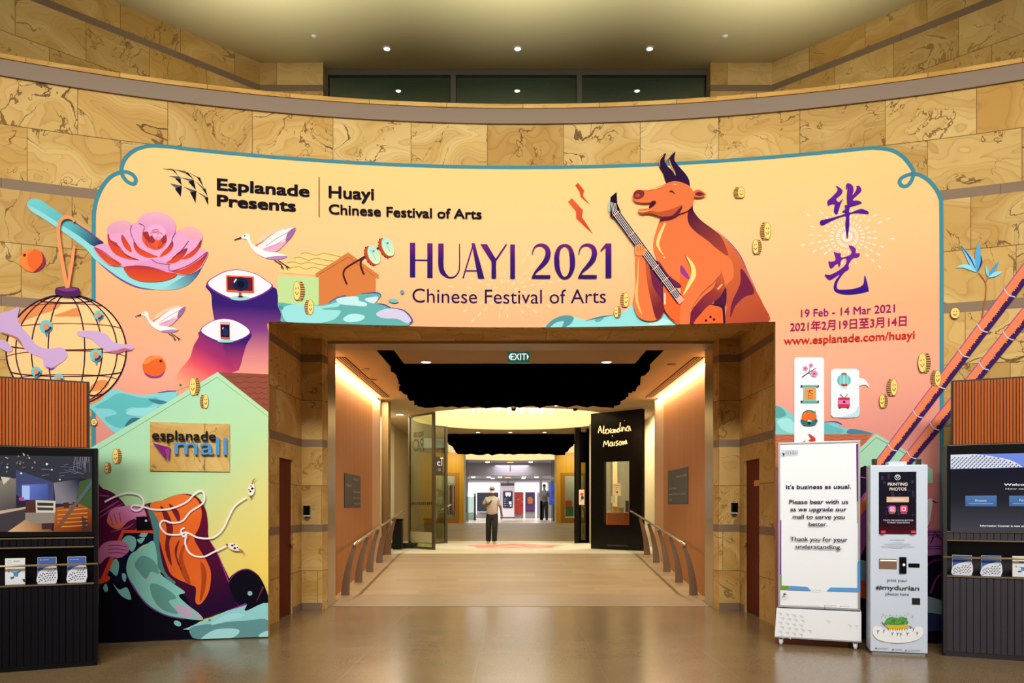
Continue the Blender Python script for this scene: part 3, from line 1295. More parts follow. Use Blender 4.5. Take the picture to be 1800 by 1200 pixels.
def downlight(x, y, z, label, r=.07, e=30, col=(1, .85, .62), group='downlights in the passage ceiling'):
    t = thing('recessed_downlight', label, 'light', (x, y, z), group=group)
    bm = BM()
    lathe(bm, [(r * 1.25, 0.0), (r * 1.25, -.012), (r, -.012), (r, 0.0)], (x, y, z), 18)
    obj('trim_ring', bm, WHITEP, t)
    bm = BM()
    lathe(bm, [(.001, -.004), (r * .97, -.004), (r * .97, -.010), (.001, -.010)], (x, y, z), 18)
    obj('lens', bm, LAMPW, t)
    if e:
        lamp('downlight_beam', 'SPOT', (x, y, z - .04), e, col, (x, y - .01, 0), spot_size=1.9, spot_blend=.7, shadow_soft_size=.06)


for i, px in enumerate((749, 911, 1066)):
    y = 13.75
    downlight((px - 900) / F * y, y, PZ - .001, '%s downlight at the rim of the beige ceiling panel, before the near black raft' % ('left', 'middle', 'right')[i], .08, 55)
downlight(-3.05, 21.6, PZ, 'bright downlight at the left of the passage ceiling above the glass side', .1, 60)
for i, px in enumerate((826, 898, 979)):
    y = 19.65
    downlight((px - 900) / F * y, y, PZ, '%s of the three downlights just past the near black raft' % ('left', 'middle', 'right')[i], .06, 40)
for i, px in enumerate((840, 897, 957)):
    y = 26.75
    downlight((px - 900) / F * y, y, PZ, '%s of the three downlights behind the round ceiling recess' % ('left', 'middle', 'right')[i], .06, 40)
for px, py, lab in ((641, 648, 'grey speaker disc in the ceiling near the left timber wall'), (654, 667, 'second smaller grey disc in the ceiling near the left timber wall'), (1182, 640, 'round access disc in the ceiling near the right timber wall'), (770, 712, 'small grey disc in the ceiling past the near black raft, left side'), (1033, 710, 'small grey disc in the ceiling past the near black raft, right side')):
    y = (PZ - CAMZ) * F / (HOR - py)
    bm = BM()
    lathe(bm, [(.001, -.001), (.09, -.001), (.085, -.012), (.001, -.014)], ((px - 900) / F * y, y, PZ), 18)
    tag(obj('ceiling_disc', bm, mat('ceiling_disc_grey', '#8a6a4a', 0.6)), lab, 'ceiling disc')
# dome cameras
for px, py, lab in ((903, 714, 'black dome camera at the middle of the ceiling past the near black raft'), (1011, 724, 'black security camera at the right rim of the round recess')):
    y = 20.0
    z = PZ
    x = (px - 900) / F * y
    t = thing('dome_camera', lab, 'security camera', (x, y, z))
    bm = BM()
    lathe(bm, [(.001, 0), (.07, 0), (.07, -.04), (.001, -.045)], (x, y, z), 16)
    obj('mount', bm, WHITEP, t)
    bm = BM()
    lathe(bm, [(.06, -.04), (.055, -.075), (.03, -.1), (.001, -.105)], (x, y, z), 16)
    obj('dome', bm, BLACKG, t, smooth=True)

# EXIT sign hung under the frame head
yx = 12.9
x0, x1 = [(p - 900) / F * yx for p in (891.5, 931.5)]
z0, z1 = [CAMZ + (HOR - p) / F * yx for p in (637.5, 616.5)]
t = thing('exit_sign', 'green illuminated EXIT sign hanging at the middle of the passage entrance', 'exit sign', ((x0 + x1) / 2, yx, z1))
EXG = mat('exit_green', '#2e6a58', 0.35, emit=('#2e7a66', 0.35))
bm = BM()
box(bm, x0, x1, yx, yx + .06, z0, z1, .004)
obj('sign_box', bm, EXG, t)
bm = BM()
box(bm, x0, x1, yx, yx + .06, z1, PZ - .003)
obj('mounting_plate', bm, mat('grey_plate', '#8f8f86', 0.5), t)
S = Plane((x0, yx), (x1, yx))
A = Art(S, base=.003, emit=1.1)
A.text('EXIT', (898, 632.5), 925, 11.5, '#eef6f0', .02)
A.hard([(894, 627), (897.3, 621.5), (897.3, 632.5)], '#eef6f0')
A.hard([(929.5, 627), (926.2, 621.5), (926.2, 632.5)], '#eef6f0')
A.done('sign_lettering', t)

# wall-mounted dispensers on the piers
for s, px, py, lab in ((-1, 525, 898, 'white and black hand sanitiser dispenser on the stone left of the passage'), (1, 1299, 893, 'white and black hand sanitiser dispenser on the stone right of the passage')):
    x = AX + s * 3.2
    z = CAMZ + (HOR - py) / F * PY
    t = thing('sanitiser_dispenser', lab, 'dispenser', (x, PY, z))
    bm = BM()
    box(bm, x - .045, x + .045, PY - .1, PY, z - .08, z + .09, .012)
    obj('body', bm, WHITEP, t)
    bm = BM()
    box(bm, x - .047, x + .047, PY - .112, PY - .045, z - .06, z + .085, .01)
    obj('front_cover', bm, BLACKG, t)
    bm = BM()
    box(bm, x - .025, x + .025, PY - .09, PY - .03, z - .105, z - .08, .006)
    obj('nozzle', bm, BLACKM, t)

# directory plates on the timber walls
NAVY = mat('plate_dark_grey', '#2b2522', 0.4)
NAVYB = mat('plate_slate_blue', '#333a49', 0.4)
for s in (-1, 1):
    X = AX + s * (HW - .012)
    pxs = (606, 634) if s < 0 else (1174, 1209)
    ys = [abs(X) * F / abs(p - 900) for p in pxs]
    za = CAMZ + (HOR - (831 if s < 0 else 828)) / F * ys[0]
    zb = CAMZ + (HOR - (892 if s < 0 else 886)) / F * ys[0]
    t = thing('directory_sign', 'dark grey directory plate on the left timber wall, lines for the theatre' if s < 0 else 'slate blue directory plate on the right timber wall, lines for the concert hall', 'sign', (X, sum(ys) / 2, zb))
    S = Plane((X, ys[0]), (X, ys[1]))
    bm = BM()
    y0, y1 = min(ys), max(ys)
    box(bm, min(X, X + s * .01), max(X, X + s * .01), y0, y1, zb, za)
    obj('plate', bm, NAVY if s < 0 else NAVYB, t)
    A = Art(S, base=.004)
    L = y1 - y0
    H = za - zb
    W = '#d9d2c4'

    def tx(b, a0, a1, zf, c):
        vs, fs, xa, xb = text_mesh(b, 0.0, 0)
        sx = (a1 - a0) * L / (xb - xa)
        A.layer += 1
        mi = A._mi(W)
        vv = [A.bm.verts.new((a0 * L + (v[0] - xa) * sx, A.layer, zb + H * zf + v[1] * c * H / .7)) for v in vs]
        for f in fs:
            try:
                A.bm.faces.new([vv[i] for i in f]).material_index = mi
            except ValueError:
                pass
    if s < 0:
        for b in (('Theatre', .05, .40, .63, .07), ('Library', .5, .85, .84, .05), ('Theatre Studio', .48, .94, .46, .05), ('Recital Studio', .48, .94, .28, .05), ('Restrooms', .55, .94, .10, .05)):
            tx(*b)
    else:
        for b in (('Concert Hall', .45, .95, .76, .07), ('Recital Studio', .08, .48, .44, .05), ('Jendela (Visual Arts Space)', .08, .9, .27, .05), ('Lift', .08, .25, .1, .06)):
            tx(*b)
    A.done('plate_lettering', t)

# handrails on curved flat posts, up the ramp on both sides
post_me = None
for s, nm in ((-1, 'left'), (1, 'right')):
    t = thing('ramp_handrail', 'steel handrail on five curved flat posts along the %s side of the ramp' % nm, 'handrail', (AX + s * 3.0, YR0, 0))
    for k, y in enumerate((14.0, 15.2, 16.4, 17.6, 18.8)):
        zb = max(0, (y - YR0) / (YR1 - YR0) * Z1)
        bm = BM()
        n = 8
        L_, R_ = [], []
        for i in range(n + 1):
            f = i / n
            x = 3.06 - .17 * f ** 1.8
            w = .15 * (1 - .55 * f)
            L_.append((x - w * .5, zb + .86 * f))
            R_.append((x + w * .5, zb + .86 * f))
        prism(bm, [(AX + s * p[0], p[1]) for p in L_ + R_[::-1]], y - .012, y + .012)
        obj('post', bm, POSTM, t)
    bm = BM()
    xr = AX + s * 2.89
    zr = lambda y: .90 + (y - YR0) / (YR1 - YR0) * Z1
    tube(bm, [(xr, 13.9, zr(14.0) - .02), (xr, 14.3, zr(14.3)), (xr, 20.2, zr(20.2))], .024, 12)
    obj('rail', bm, RAILM, t, smooth=True)

# glass leaves standing open on the left
DOTS = mat('black_dot_band', '#15130e', 0.5)


def leaf(p0, p1, z0, z1, label, framem=DARKALU, th=.05):
    t = thing('glass_door', label, 'door', (p0[0], p0[1], z0))
    a, b = Vector((p0[0], p0[1], 0)), Vector((p1[0], p1[1], 0))
    d = (b - a).normalized()
    L = (b - a).length
    M = Matrix(((d.x, -d.y, 0, a.x), (d.y, d.x, 0, a.y), (0, 0, 1, z0), (0, 0, 0, 1)))
    H = z1 - z0
    bm = BM()
    box(bm, 0, .06, -th / 2, th / 2, 0, H, M=M)
    box(bm, L - .09, L, -th / 2, th / 2, 0, H, M=M)
    box(bm, .06, L - .09, -th / 2, th / 2, 0, .06, M=M)
    box(bm, .06, L - .09, -th / 2, th / 2, H - .05, H, M=M)
    obj('frame', bm, framem, t)
    bm = BM()
    box(bm, .06, L - .09, -.006, .006, .06, H - .05, M=M)
    obj('pane', bm, GLASS, t)
    return t, M, L, H


t, M, L, H = leaf((-2.78, 21.5), (-2.0, 20.6), Z1, 4.0, 'open glass door leaf with reversed printed lettering, left of the landing')
bm = BM()
for i in range(11):
    x = .1 + (L - .24) * i / 10
    box(bm, x - .018, x + .018, -.008, -.006, 1.16, 1.24, M=M)
    box(bm, x - .018, x + .018, .006, .008, 1.16, 1.24, M=M)
obj('safety_dots', bm, DOTS, t)
bm = BM()
box(bm, .08, L - .1, -.0085, -.0065, .18, .45, M=M)
obj('frosted_band', bm, mat('frosted_band_grey', '#b9b596', 0.6), t)
S = Plane((-2.78, 21.5), (-2.0, 20.6))
A = Art(S, base=.012)
for body, ax_, zz, cap in (('RO', .70, 3.02, .34), ('GOOD', .70, 3.40, .13)):
    vs, fs, xa, xb = text_mesh(body, 0.0, 0)
    A.layer += 1
    mi = A._mi('#6d6a48')
    k = cap / .7
    vv = [A.bm.verts.new((ax_ - (v[0] - xa) * k * .8, A.layer, zz + v[1] * k)) for v in vs]
    for f in fs:
        A.bm.faces.new([vv[i] for i in f]).material_index = mi
A.done('door_lettering', t)
_, M_2, _, _ = leaf((-2.36, 24.0), (-1.99, 24.4), Z1, 4.0, 'second narrow glass door leaf further in, behind the first on the left')
# sign plate fixed to the second leaf
t = thing('shop_sign', 'small dark plate with white lettering on the second narrow glass leaf', 'sign', (-2.2, 24.1, 2.5))
bm = BM()
box(bm, .06, .34, -.03, -.006, 2.50 - Z1, 3.06 - Z1, M=M_2)
obj('plate', bm, mat('dark_brown_plate', '#2c241c', 0.4), t)
A = Art(Plane((-2.36, 24.0), (-1.99, 24.4)), base=.033, emit=.9)
A.text('c', (767, 818), 772.6, 11.0, '#f0ede2', .02)
A.text('T', (772.5, 818), 777.5, 14.5, '#f0ede2', .02)
for yy in (823.5, 826.5):
    A.rect(768.0, yy, 773.5, yy + .9, '#cfcabb')
A.done('sign_lettering', t)
# railing seen through the second leaf
bm = BM()
tube(bm, [(-2.5, 24.9, 1.28), (-2.18, 28.3, 1.62)], .025)
tube(bm, [(-2.45, 25.2, .45), (-2.45, 25.2, 1.31)], .018)
tube(bm, [(-2.25, 27.6, .6), (-2.25, 27.6, 1.55)], .018)
tag(obj('upper_ramp_handrail', bm, RAILM, smooth=True), 'short steel handrail beside the far ramp, seen behind the narrow glass leaf', 'handrail')
bm = BM()
tube(bm, [(2.72, 24.9, 1.28), (2.4, 28.3, 1.62)], .025)
tube(bm, [(2.67, 25.2, .45), (2.67, 25.2, 1.31)], .018)
tube(bm, [(2.47, 27.6, .6), (2.47, 27.6, 1.55)], .018)
tag(obj('upper_ramp_handrail', bm, RAILM, smooth=True), 'short steel handrail beside the far ramp, seen through the narrow black door', 'handrail')

# black bin by the left glazing
t = thing('litter_bin', 'tall black bin against the left glazing behind the ramp handrail', 'bin', (-3.0, 21.0, Z1))
bm = BM()
box(bm, -3.14, -2.88, 20.85, 21.1, Z1 + .02, Z1 + .74, .015)
obj('body', bm, BLACKM, t)
bm = BM()
box(bm, -3.155, -2.865, 20.83, 21.12, Z1 + .745, Z1 + .80, .012)
obj('lid', bm, BLACKG, t)
bm = BM()
box(bm, -3.12, -2.90, 20.87, 21.08, Z1, Z1 + .02)
obj('base', bm, BLACKM, t)
bm = BM()
box(bm, -3.3, -2.55, 21.25, 21.6, Z1, Z1 + .14, .01)
tag(obj('floor_plinth', bm, BLACKM), 'low black plinth at the foot of the left glazing, beside the bin', 'plinth')

# red light pattern thrown on the landing, painted on as a flat coral sheet
bm = BM()
rng = random.Random(4)
pts = []
for i in range(60):
    a = 2 * PI * i / 60
    k = 1 + .12 * math.sin(5 * a) + rng.uniform(-.05, .05)
    pts.append((0.08 + 1.30 * k * math.cos(a), 22.6 + 1.35 * k * math.sin(a)))
vsx = [bm.verts.new((p[0], p[1], Z1 + .003)) for p in pts]
bm.faces.new(vsx)
m = mat('coral_painted_light', '#e8766e', 0.5)
t_ = NT(m)
nf, _ = t_.noise(t_.pos(), 1.6, 2.0)
t_.color(t_.ramp(nf, [(0.35, '#e2625f'), (0.55, '#d9a48e'), (0.7, '#e87f76')]))
tag(obj('painted_floor_light', bm, m), 'coral red round light pattern painted on the pale floor under the walking person', 'painted light')
# ------------------------------------------------------------------ right: black shopfront leaf, far gold doors, lobby
P0, P1 = (2.1, 21.2), (3.28, 20.1)
S = Plane(P0, P1)
d = S.d
M = Matrix(((d.x, -d.y, 0, P0[0]), (d.y, d.x, 0, P0[1]), (0, 0, 1, Z1), (0, 0, 0, 1)))
L = S.len
H = 4.04 - Z1 - .02
t = thing('shopfront_panel', 'black shopfront panel with glowing handwritten name and a tall window, right of the landing', 'shopfront', (P0[0], P0[1], Z1))
wx0, wx1 = S.ab(1061, 870)[0], S.ab(1106, 870)[0]
wz0, wz1 = S.ab(1080, 922)[1] - Z1, S.ab(1080, 811)[1] - Z1
bm = BM()
box(bm, 0, wx0, 0, .12, 0, H, M=M)
box(bm, wx1, L, 0, .12, 0, H, M=M)
box(bm, wx0, wx1, 0, .12, 0, wz0, M=M)
box(bm, wx0, wx1, 0, .12, wz1, H, M=M)
obj('panel', bm, BLACKG, t)
bm = BM()
box(bm, wx0, wx1, .05, .06, wz0, wz1, M=M)
obj('window_pane', bm, GLASSC, t)
bm = BM()
box(bm, S.ab(1068, 900)[0], S.ab(1105, 900)[0], -.012, 0, .10, .12, M=M)
obj('kick_strip', bm, DARKALU, t)
A = Art(S, frame(1000, 700, 4.2875), base=.006, emit=2.6)
G = '#f3c27c'
for st in ([(222, 262), (236, 208), (246, 258)], [(226, 240), (250, 238)], [(256, 262), (266, 205), (262, 262), (276, 255)], [(272, 245), (286, 232), (278, 262), (294, 262)],
           [(292, 228), (318, 262)], [(318, 226), (296, 266)], [(334, 232), (318, 250), (336, 258), (340, 232), (344, 258)], [(350, 232), (350, 260), (356, 236), (366, 258)],
           [(390, 182), (382, 250), (366, 246), (376, 226), (386, 246), (402, 236)], [(402, 214), (404, 250), (414, 214)], [(424, 218), (428, 246)], [(448, 206), (434, 236), (454, 244), (456, 208), (470, 244)],
           [(262, 366), (272, 322), (284, 350), (298, 318), (304, 362)], [(322, 326), (310, 352), (328, 358), (330, 328), (338, 358)], [(346, 328), (348, 356)],
           [(374, 318), (358, 332), (374, 346), (358, 358)], [(390, 324), (380, 342), (394, 352), (400, 330), (388, 322)], [(408, 322), (412, 350), (420, 322), (428, 346), (434, 314), (442, 344)]):
    A.stroke(st, 5.5, G)
A.ell(332, 283, 3, 3, '#e8e4dc')
A.ell(424, 168, 3, 3, '#8a857c')
A.done('sign_lettering', t)
A = Art(S, frame(1000, 700, 4.2875), base=-.045)
A.rect(327, 640, 384, 732, '#e6d7ae')
A.rect(335, 652, 376, 656, '#8a7a58')
A.rect(345, 670, 366, 673, '#8a7a58')
A.ell(356, 706, 6, 6, '#3a3226')
A.rect(310, 735, 342, 790, '#b9c4b4')
A.done('notice', t, label='cream paper notice and pale card on the window')
# shop interior behind the panel
bm = BM()
sheet(bm, lambda u, v: (2.35 + u, 24.2, v), [0, 3.0], [Z1, PZ])
struct('wall_shop_back', bm, mat('shop_back_wall', '#8d8272', 0.6))
bm = BM()
sheet(bm, lambda u, v: (2.5 + u, 23.9, v), [.52, .66], [Z1, PZ])
struct('trim_shop', bm, mat('shop_pale_column', '#d8b98a', 0.6))
t = thing('shop_counter', 'ribbed orange counter seen through the black shopfront window', 'counter', (2.9, 22.0, Z1))
bm = BM()
cx0, cx1 = (1068 - 900) / F * 22.0, (1112 - 900) / F * 22.0
ct = CAMZ - (900 - HOR) / F * 22.0
for i in range(24):
    xa = cx0 + (cx1 - cx0) * i / 24
    box(bm, xa, xa + (cx1 - cx0) / 24 * .8, 21.98, 22.1, Z1, ct - .03)
box(bm, cx0, cx1, 22.02, 22.5, Z1, ct - .03)
obj('front', bm, mat('orange_slats', '#c9501c', 0.5), t)
bm = BM()
box(bm, cx0 - .03, cx1 + .03, 21.95, 22.55, ct - .03, ct)
obj('countertop', bm, mat('counter_top_pink', '#c8907c', 0.4), t)
for px0, px1, h, c, nm, lab in ((1077, 1085, .16, '#c98a2a', 'display_box', 'small amber box on the orange counter'), (1088, 1096, .13, '#8f8d5a', 'display_box', 'small olive box on the orange counter'), (1100, 1105, .32, '#39384e', 'payment_terminal', 'dark slim terminal at the right end of the orange counter')):
    bm = BM()
    box(bm, (px0 - 900) / F * 22.1, (px1 - 900) / F * 22.1, 22.05, 22.2, ct, ct + h, .01)
    tag(obj(nm, bm, mat(nm + c, c, 0.5)), lab, 'box' if nm == 'display_box' else 'terminal')
lamp('shop_lamp', 'AREA', (3.0, 22.6, 3.9), 95, (1, .85, .65), (3.0, 22.6, 0), size=.8)

# narrow black leaf further in
t = thing('black_door', 'narrow black framed door leaf with a pane, beyond the black shopfront panel', 'door', (1.93, 24.3, Z1))
P2, P3 = (1.93, 24.2), (2.5, 24.6)
S2 = Plane(P2, P3)
d2 = S2.d
M2 = Matrix(((d2.x, -d2.y, 0, P2[0]), (d2.y, d2.x, 0, P2[1]), (0, 0, 1, Z1), (0, 0, 0, 1)))
H2 = 3.95 - Z1
bm = BM()
box(bm, 0, .22, 0, .06, 0, H2, M=M2)
box(bm, .44, .7, 0, .06, 0, H2, M=M2)
box(bm, .22, .44, 0, .06, 0, .1, M=M2)
box(bm, .22, .44, 0, .06, H2 - 1.05, H2 - .12, M=M2)
obj('frame', bm, BLACKG, t)
bm = BM()
box(bm, .22, .44, .025, .035, .1, H2 - 1.05, M=M2)
obj('pane', bm, GLASS, t)
A = Art(S2, frame(1000, 700, 4.2875), base=.004)
A.rect(75, 688, 116, 802, '#d9c4ac')
A.ell(96, 722, 14, 12, '#c05a3c')
A.ell(100, 748, 12, 14, '#2b3c5c')
A.ell(88, 770, 9, 9, '#d88a9a')
A.done('poster', t, label='small coloured poster on the black frame')

# gold end walls with glazed doors, either side of the way into the lobby
YG = 31.45
for s, nm in ((-1, 'left'), (1, 'right')):
    xi = ((815 if s < 0 else 978) - 900) / F * YG
    xd0 = ((807 if s < 0 else 986) - 900) / F * YG
    xo = AX + s * 5.0
    dz0, dz1 = Z2, Z2 + 1.98
    xd1 = xd0 + s * 1.05
    bm = BM()
    lo, hi = min(xi, xd0), max(xi, xd0)
    box(bm, lo, hi, YG, YG + .25, Z2, 3.68)
    lo, hi = min(xd1, xo), max(xd1, xo)
    box(bm, lo, hi, YG, YG + .25, Z2, 3.68)
    lo, hi = min(xd0, xd1), max(xd0, xd1)
    box(bm, lo, hi, YG, YG + .25, dz1, 3.68)
    struct('wall_gold_' + nm, bm, GOLDW)
    door = struct('door_%d' % (3 if s < 0 else 4), BM(), [GOLDF])
    bm = BM()
    lo, hi = min(xd0, xd1), max(xd0, xd1)
    box(bm, lo, lo + .16, YG - .03, YG + .05, dz0, dz1)
    box(bm, hi - .16, hi, YG - .03, YG + .05, dz0, dz1)
    box(bm, lo + .16, hi - .16, YG - .03, YG + .05, dz1 - .12, dz1)
    box(bm, lo + .16, hi - .16, YG - .03, YG + .05, dz0, dz0 + .2)
    bm.to_mesh(door.data)
    bm.free()
    bm = BM()
    box(bm, lo + .16, hi - .16, YG, YG + .012, dz0 + .2, dz1 - .12)
    struct('door_pane', bm, GLASSC, door)
    bm = BM()
    sheet(bm, lambda u, v: (xi + s * u, YG + 1.6, v), [0.05, 2.6], [Z2, 3.6])
    struct('wall_shop_%s_back' % nm, bm, mat('shop_grey_' + nm, '#a9a58c', 0.7))
    lamp('shop_lamp', 'AREA', (xi + s * .9, YG + .9, 3.4), 34, (1, .93, .78), (xi + s * .9, YG + .9, 0), size=.7)
    bm = BM()
    sheet(bm, lambda u, v: (xi + s * .02, YG + .25 + u, v), [0, 1.5], [Z2, 3.68])
    struct('wall_shop_%s_side' % nm, bm, mat('shop_grey_' + nm, '#a9a58c', 0.7))
# goods in those shops
rng = random.Random(2)
for k in range(7):
    px = 787 + 2.7 * k
    x = (px - 900) / F * 32.3
    c = ('#3d4048', '#d7d4c8', '#59565e', '#c9532a', '#e8e4da', '#3a3c46', '#8b8e93')[k]
    t = thing('hanging_garment', '%s garment on the rail behind the left gold door, %s' % ({'#3d4048': 'charcoal', '#d7d4c8': 'ivory', '#59565e': 'mid grey', '#c9532a': 'orange', '#e8e4da': 'white', '#3a3c46': 'slate', '#8b8e93': 'silver grey'}[c], ('at its left end', 'second from left', 'third from left', 'in the middle', 'third from right', 'second from right', 'at its right end')[k]), 'garment', (x, 32.3, 1.2), group='garments behind the left gold door')
    bm = BM()
    prism(bm, [(x - .025, 1.25 + rng.uniform(0, .2)), (x + .025, 1.22), (x + .03, 2.35), (x, 2.43), (x - .03, 2.35)], 32.05, 32.5)
    obj('cloth', bm, mat('garment' + c, c, 0.8), t)
    bm = BM()
    tube(bm, [(x, 32.28, 2.42), (x, 32.28, 2.496)], .006, 6)
    obj('hanger', bm, STEEL, t)
bm = BM()
tube(bm, [(-2.62, 32.28, 2.51), (-2.05, 32.28, 2.51)], .012)
tube(bm, [(-2.62, 32.28, 2.515), (-2.62, 32.28, 3.68)], .012)
tube(bm, [(-2.05, 32.28, 2.515), (-2.05, 32.28, 3.68)], .012)
tag(obj('clothes_rail', bm, STEEL, smooth=True), 'steel clothes rail behind the left gold door', 'clothes rail')
for px, z, w, h, c, lab in ((1000, 1.552, .26, .24, '#d8542a', 'orange bag on the display behind the right gold door'), (1001, 1.152, .3, .40, '#3f7a48', 'green box under the orange bag behind the right gold door'), (991, 1.152, .12, .3, '#e2e4d8', 'white box at the left of the display behind the right gold door')):
    x = (px - 900) / F * 32.4
    t = thing('shop_display_item', lab, 'shop goods', (x, 32.4, z))
    bm = BM()
    box(bm, x - w / 2, x + w / 2, 32.3, 32.5, z, z + h, .02)
    obj('body', bm, mat('goods' + c, c, 0.5), t)
    if c != '#d8542a':
        continue
    bm = BM()
    tube(bm, [(x - w * .25, 32.4, z + h - .01), (x - w * .15, 32.4, z + h + .06), (x + w * .15, 32.4, z + h + .06), (x + w * .25, 32.4, z + h - .01)], .008, 6)
    obj('handle', bm, BLACKM, t)
bm = BM()
box(bm, 2.02, 2.66, 32.2, 32.6, Z2, 1.15, .01)
tag(obj('display_plinth', bm, WHITEP), 'white plinth under the goods behind the right gold door', 'plinth')

# second lit ring over the lobby entrance, stepped grey ceiling, bright shop windows at the end
bm = BM()
for (x0, x1, y0, y1, z) in ((-9, -2.5, 29.2, 36.3, 3.68), (2.6, 9, 29.2, 36.3, 3.68)):
    box(bm, x0, x1, y0, y1, z, z + .02)
box(bm, -9, 9, 36.3, 38.5, 3.65, 3.67)
box(bm, -9, 9, 38.5, 38.55, 3.05, 3.67)
box(bm, -9, 9, 38.55, 46.2, 3.05, 3.07)
box(bm, -9, 9, 43.0, 43.05, 2.92, 3.05)
struct('ceiling_lobby', bm, mat('lobby_ceiling_grey', '#8d8794', 0.7))
bm = BM()
n = 40
for i in range(n):
    a0, a1 = PI * i / n, PI * (i + 1) / n
    P = lambda a, z: bm.verts.new((.05 + 2.75 * math.cos(a), 33.6 + 2.7 * math.sin(a), z))
    bm.faces.new((P(a0, 3.65), P(a1, 3.65), P(a1, 4.6), P(a0, 4.6)))
box(bm, -2.9, 3.0, 31.0, 36.5, 4.6, 4.62)
struct('ceiling_second_drum', bm, GLOWC)
lamp('drum_cove_lamp', 'AREA', (.05, 33.4, 3.72), 80, (1, .91, .66), (.05, 34.6, 5), shape='DISK', size=3.6)
for s, nm in ((-1, 'left'), (1, 'right')):
    bm = BM()
    sheet(bm, lambda u, v: (s * (3.3 + .0 * u), u, v), [33.2, 46.2], [Z2, 3.7])
    struct('wall_lobby_' + nm, bm, mat('lobby_wall', '#b4b6b8', 0.6))
YB = 46.0
bm = BM()
sheet(bm, lambda u, v: (u, YB + .1, v), [-9, 9], [Z2, 3.1])
struct('wall_lobby_back', bm, mat('lobby_back_wall', '#b9b4b8', 0.7))


def X_(px, y=YB):
    return (px - 900) / F * y


def Z_(py, y=YB):
    return CAMZ + (HOR - py) / F * y


BRI = lightmat('bright_window_glow', '#fff6f2', 1.6)
for k, (a, b) in enumerate(((823, 879), (905, 947), (950, 962))):
    bm = BM()
    box(bm, X_(a), X_(b), YB - .05, YB, Z_(864.5), Z_(848))
    o = struct('window_%d' % (4 + k), bm, BRI)
bm = BM()
box(bm, X_(822), X_(838), YB - .06, YB, Z_(904), Z_(864))
struct('window_7', bm, BRI)
# white pilasters between the shop windows, their brightness put in as glow
for k, px in enumerate((877.5, 921.5, 942)):
    bm = BM()
    box(bm, X_(px - 1.4), X_(px + 1.4), YB - .25, YB - .06, Z2, Z_(864))
    struct('trim_%d' % (20 + k), bm, lightmat('glowing_pilaster', '#fff4f4', 0.9))
# posters
for a, b, y0, y1, c, lab in ((839, 876, 866, 898, '#23303c', 'dark poster panel behind the walking person'), (903, 920, 865, 903, '#b03026', 'red poster panel right of the white column'), (924, 940, 865, 899, '#43275c', 'purple poster panel with an orange shape')):
    t = thing('poster_panel', lab, 'poster', (X_((a + b) / 2), YB - .1, Z_(y1)))
    bm = BM()
    box(bm, X_(a), X_(b), YB - .14, YB - .09, Z_(y1), Z_(y0))
    obj('board', bm, mat('poster' + c, c, 0.4, emit=(c, .35)), t)
    A = Art(Plane((X_(a), YB - .14), (X_(b), YB - .14)), base=.004, emit=.8)
    rr = random.Random(a)
    if a == 903:
        for i in range(24):
            A.ell(rr.uniform(904, 919), rr.uniform(866, 884), rr.uniform(.5, 1.2), rr.uniform(.5, 1.2), rr.choice(['#8c6a70', '#c9a0a0', '#6b2430', '#d05a4a']), n=8, up=1 if i == 0 else 0)
        A.ell(917, 888, 1.6, 1.0, '#4a2024', n=8)
    elif a == 924:
        A.hard([(927, 875), (932, 872), (937, 877), (936, 885), (928, 885)], '#d8792c')
        A.rect(925.5, 890, 939, 896, '#7a2a6c')
    else:
        for i in range(10):
            A.ell(rr.uniform(841, 874), rr.uniform(868, 886), rr.uniform(.8, 2), rr.uniform(.5, 1), rr.choice(['#5a6a60', '#8a7a5a', '#3c5060']), n=8, up=1 if i == 0 else 0)
        A.rect(839.5, 898.5, 875.5, 900.5, '#d8c0b0')
    A.done('print', t)
# white column with a dark screen
yc = 44.0
t = thing('white_column', 'broad white column behind the walking person, a dark screen on it', 'column', (X_(892, yc), yc, Z2))
bm = BM()
box(bm, X_(880, yc), X_(904, yc), yc, yc + .6, Z2, 3.05)
obj('shaft', bm, mat('white_column_paint', '#d9cfda', 0.6), t)
bm = BM()
box(bm, X_(880, yc) - .02, X_(904, yc) + .02, yc - .02, yc + .6, Z2, Z2 + .07)
obj('base', bm, mat('column_base', '#3a3440', 0.5), t)
bm = BM()
box(bm, X_(880.5, yc), X_(904, yc), yc - .04, yc, Z_(853.5, yc), Z_(849.5, yc))
obj('header_sign', bm, mat('column_header', '#4c4a64', 0.5), t)
t = thing('display_screen', 'dark portrait screen with white icons on the white column', 'screen', (X_(892, yc), yc - .1, Z_(892, yc)))
bm = BM()
box(bm, X_(884.3, yc), X_(901, yc), yc - .09, yc - .005, Z_(892, yc), Z_(863, yc), .02)
obj('casing', bm, mat('screen_casing', '#16161f', 0.3), t)
A = Art(Plane((X_(884, yc), yc - .09), (X_(901, yc), yc - .09)), base=.004, emit=1.0)
A.rect(885, 864, 900.3, 891, '#12123a')
A.hard([(888, 865), (898, 865), (898, 871), (895, 873), (893, 870.5), (890.5, 873), (888, 870)], '#f3f0f4')
for yy in (876, 880, 884, 888):
    A.rect(886.5, yy, 889, yy + 1.4, '#c9c6d8')
    A.rect(890, yy, 893.5, yy + .8, '#8886a8')
A.rect(894.5, 881, 899.3, 886, '#f6f3f2')
A.rect(896, 887, 899.3, 890, '#e4e1ea')
A.done('screen_image', t)
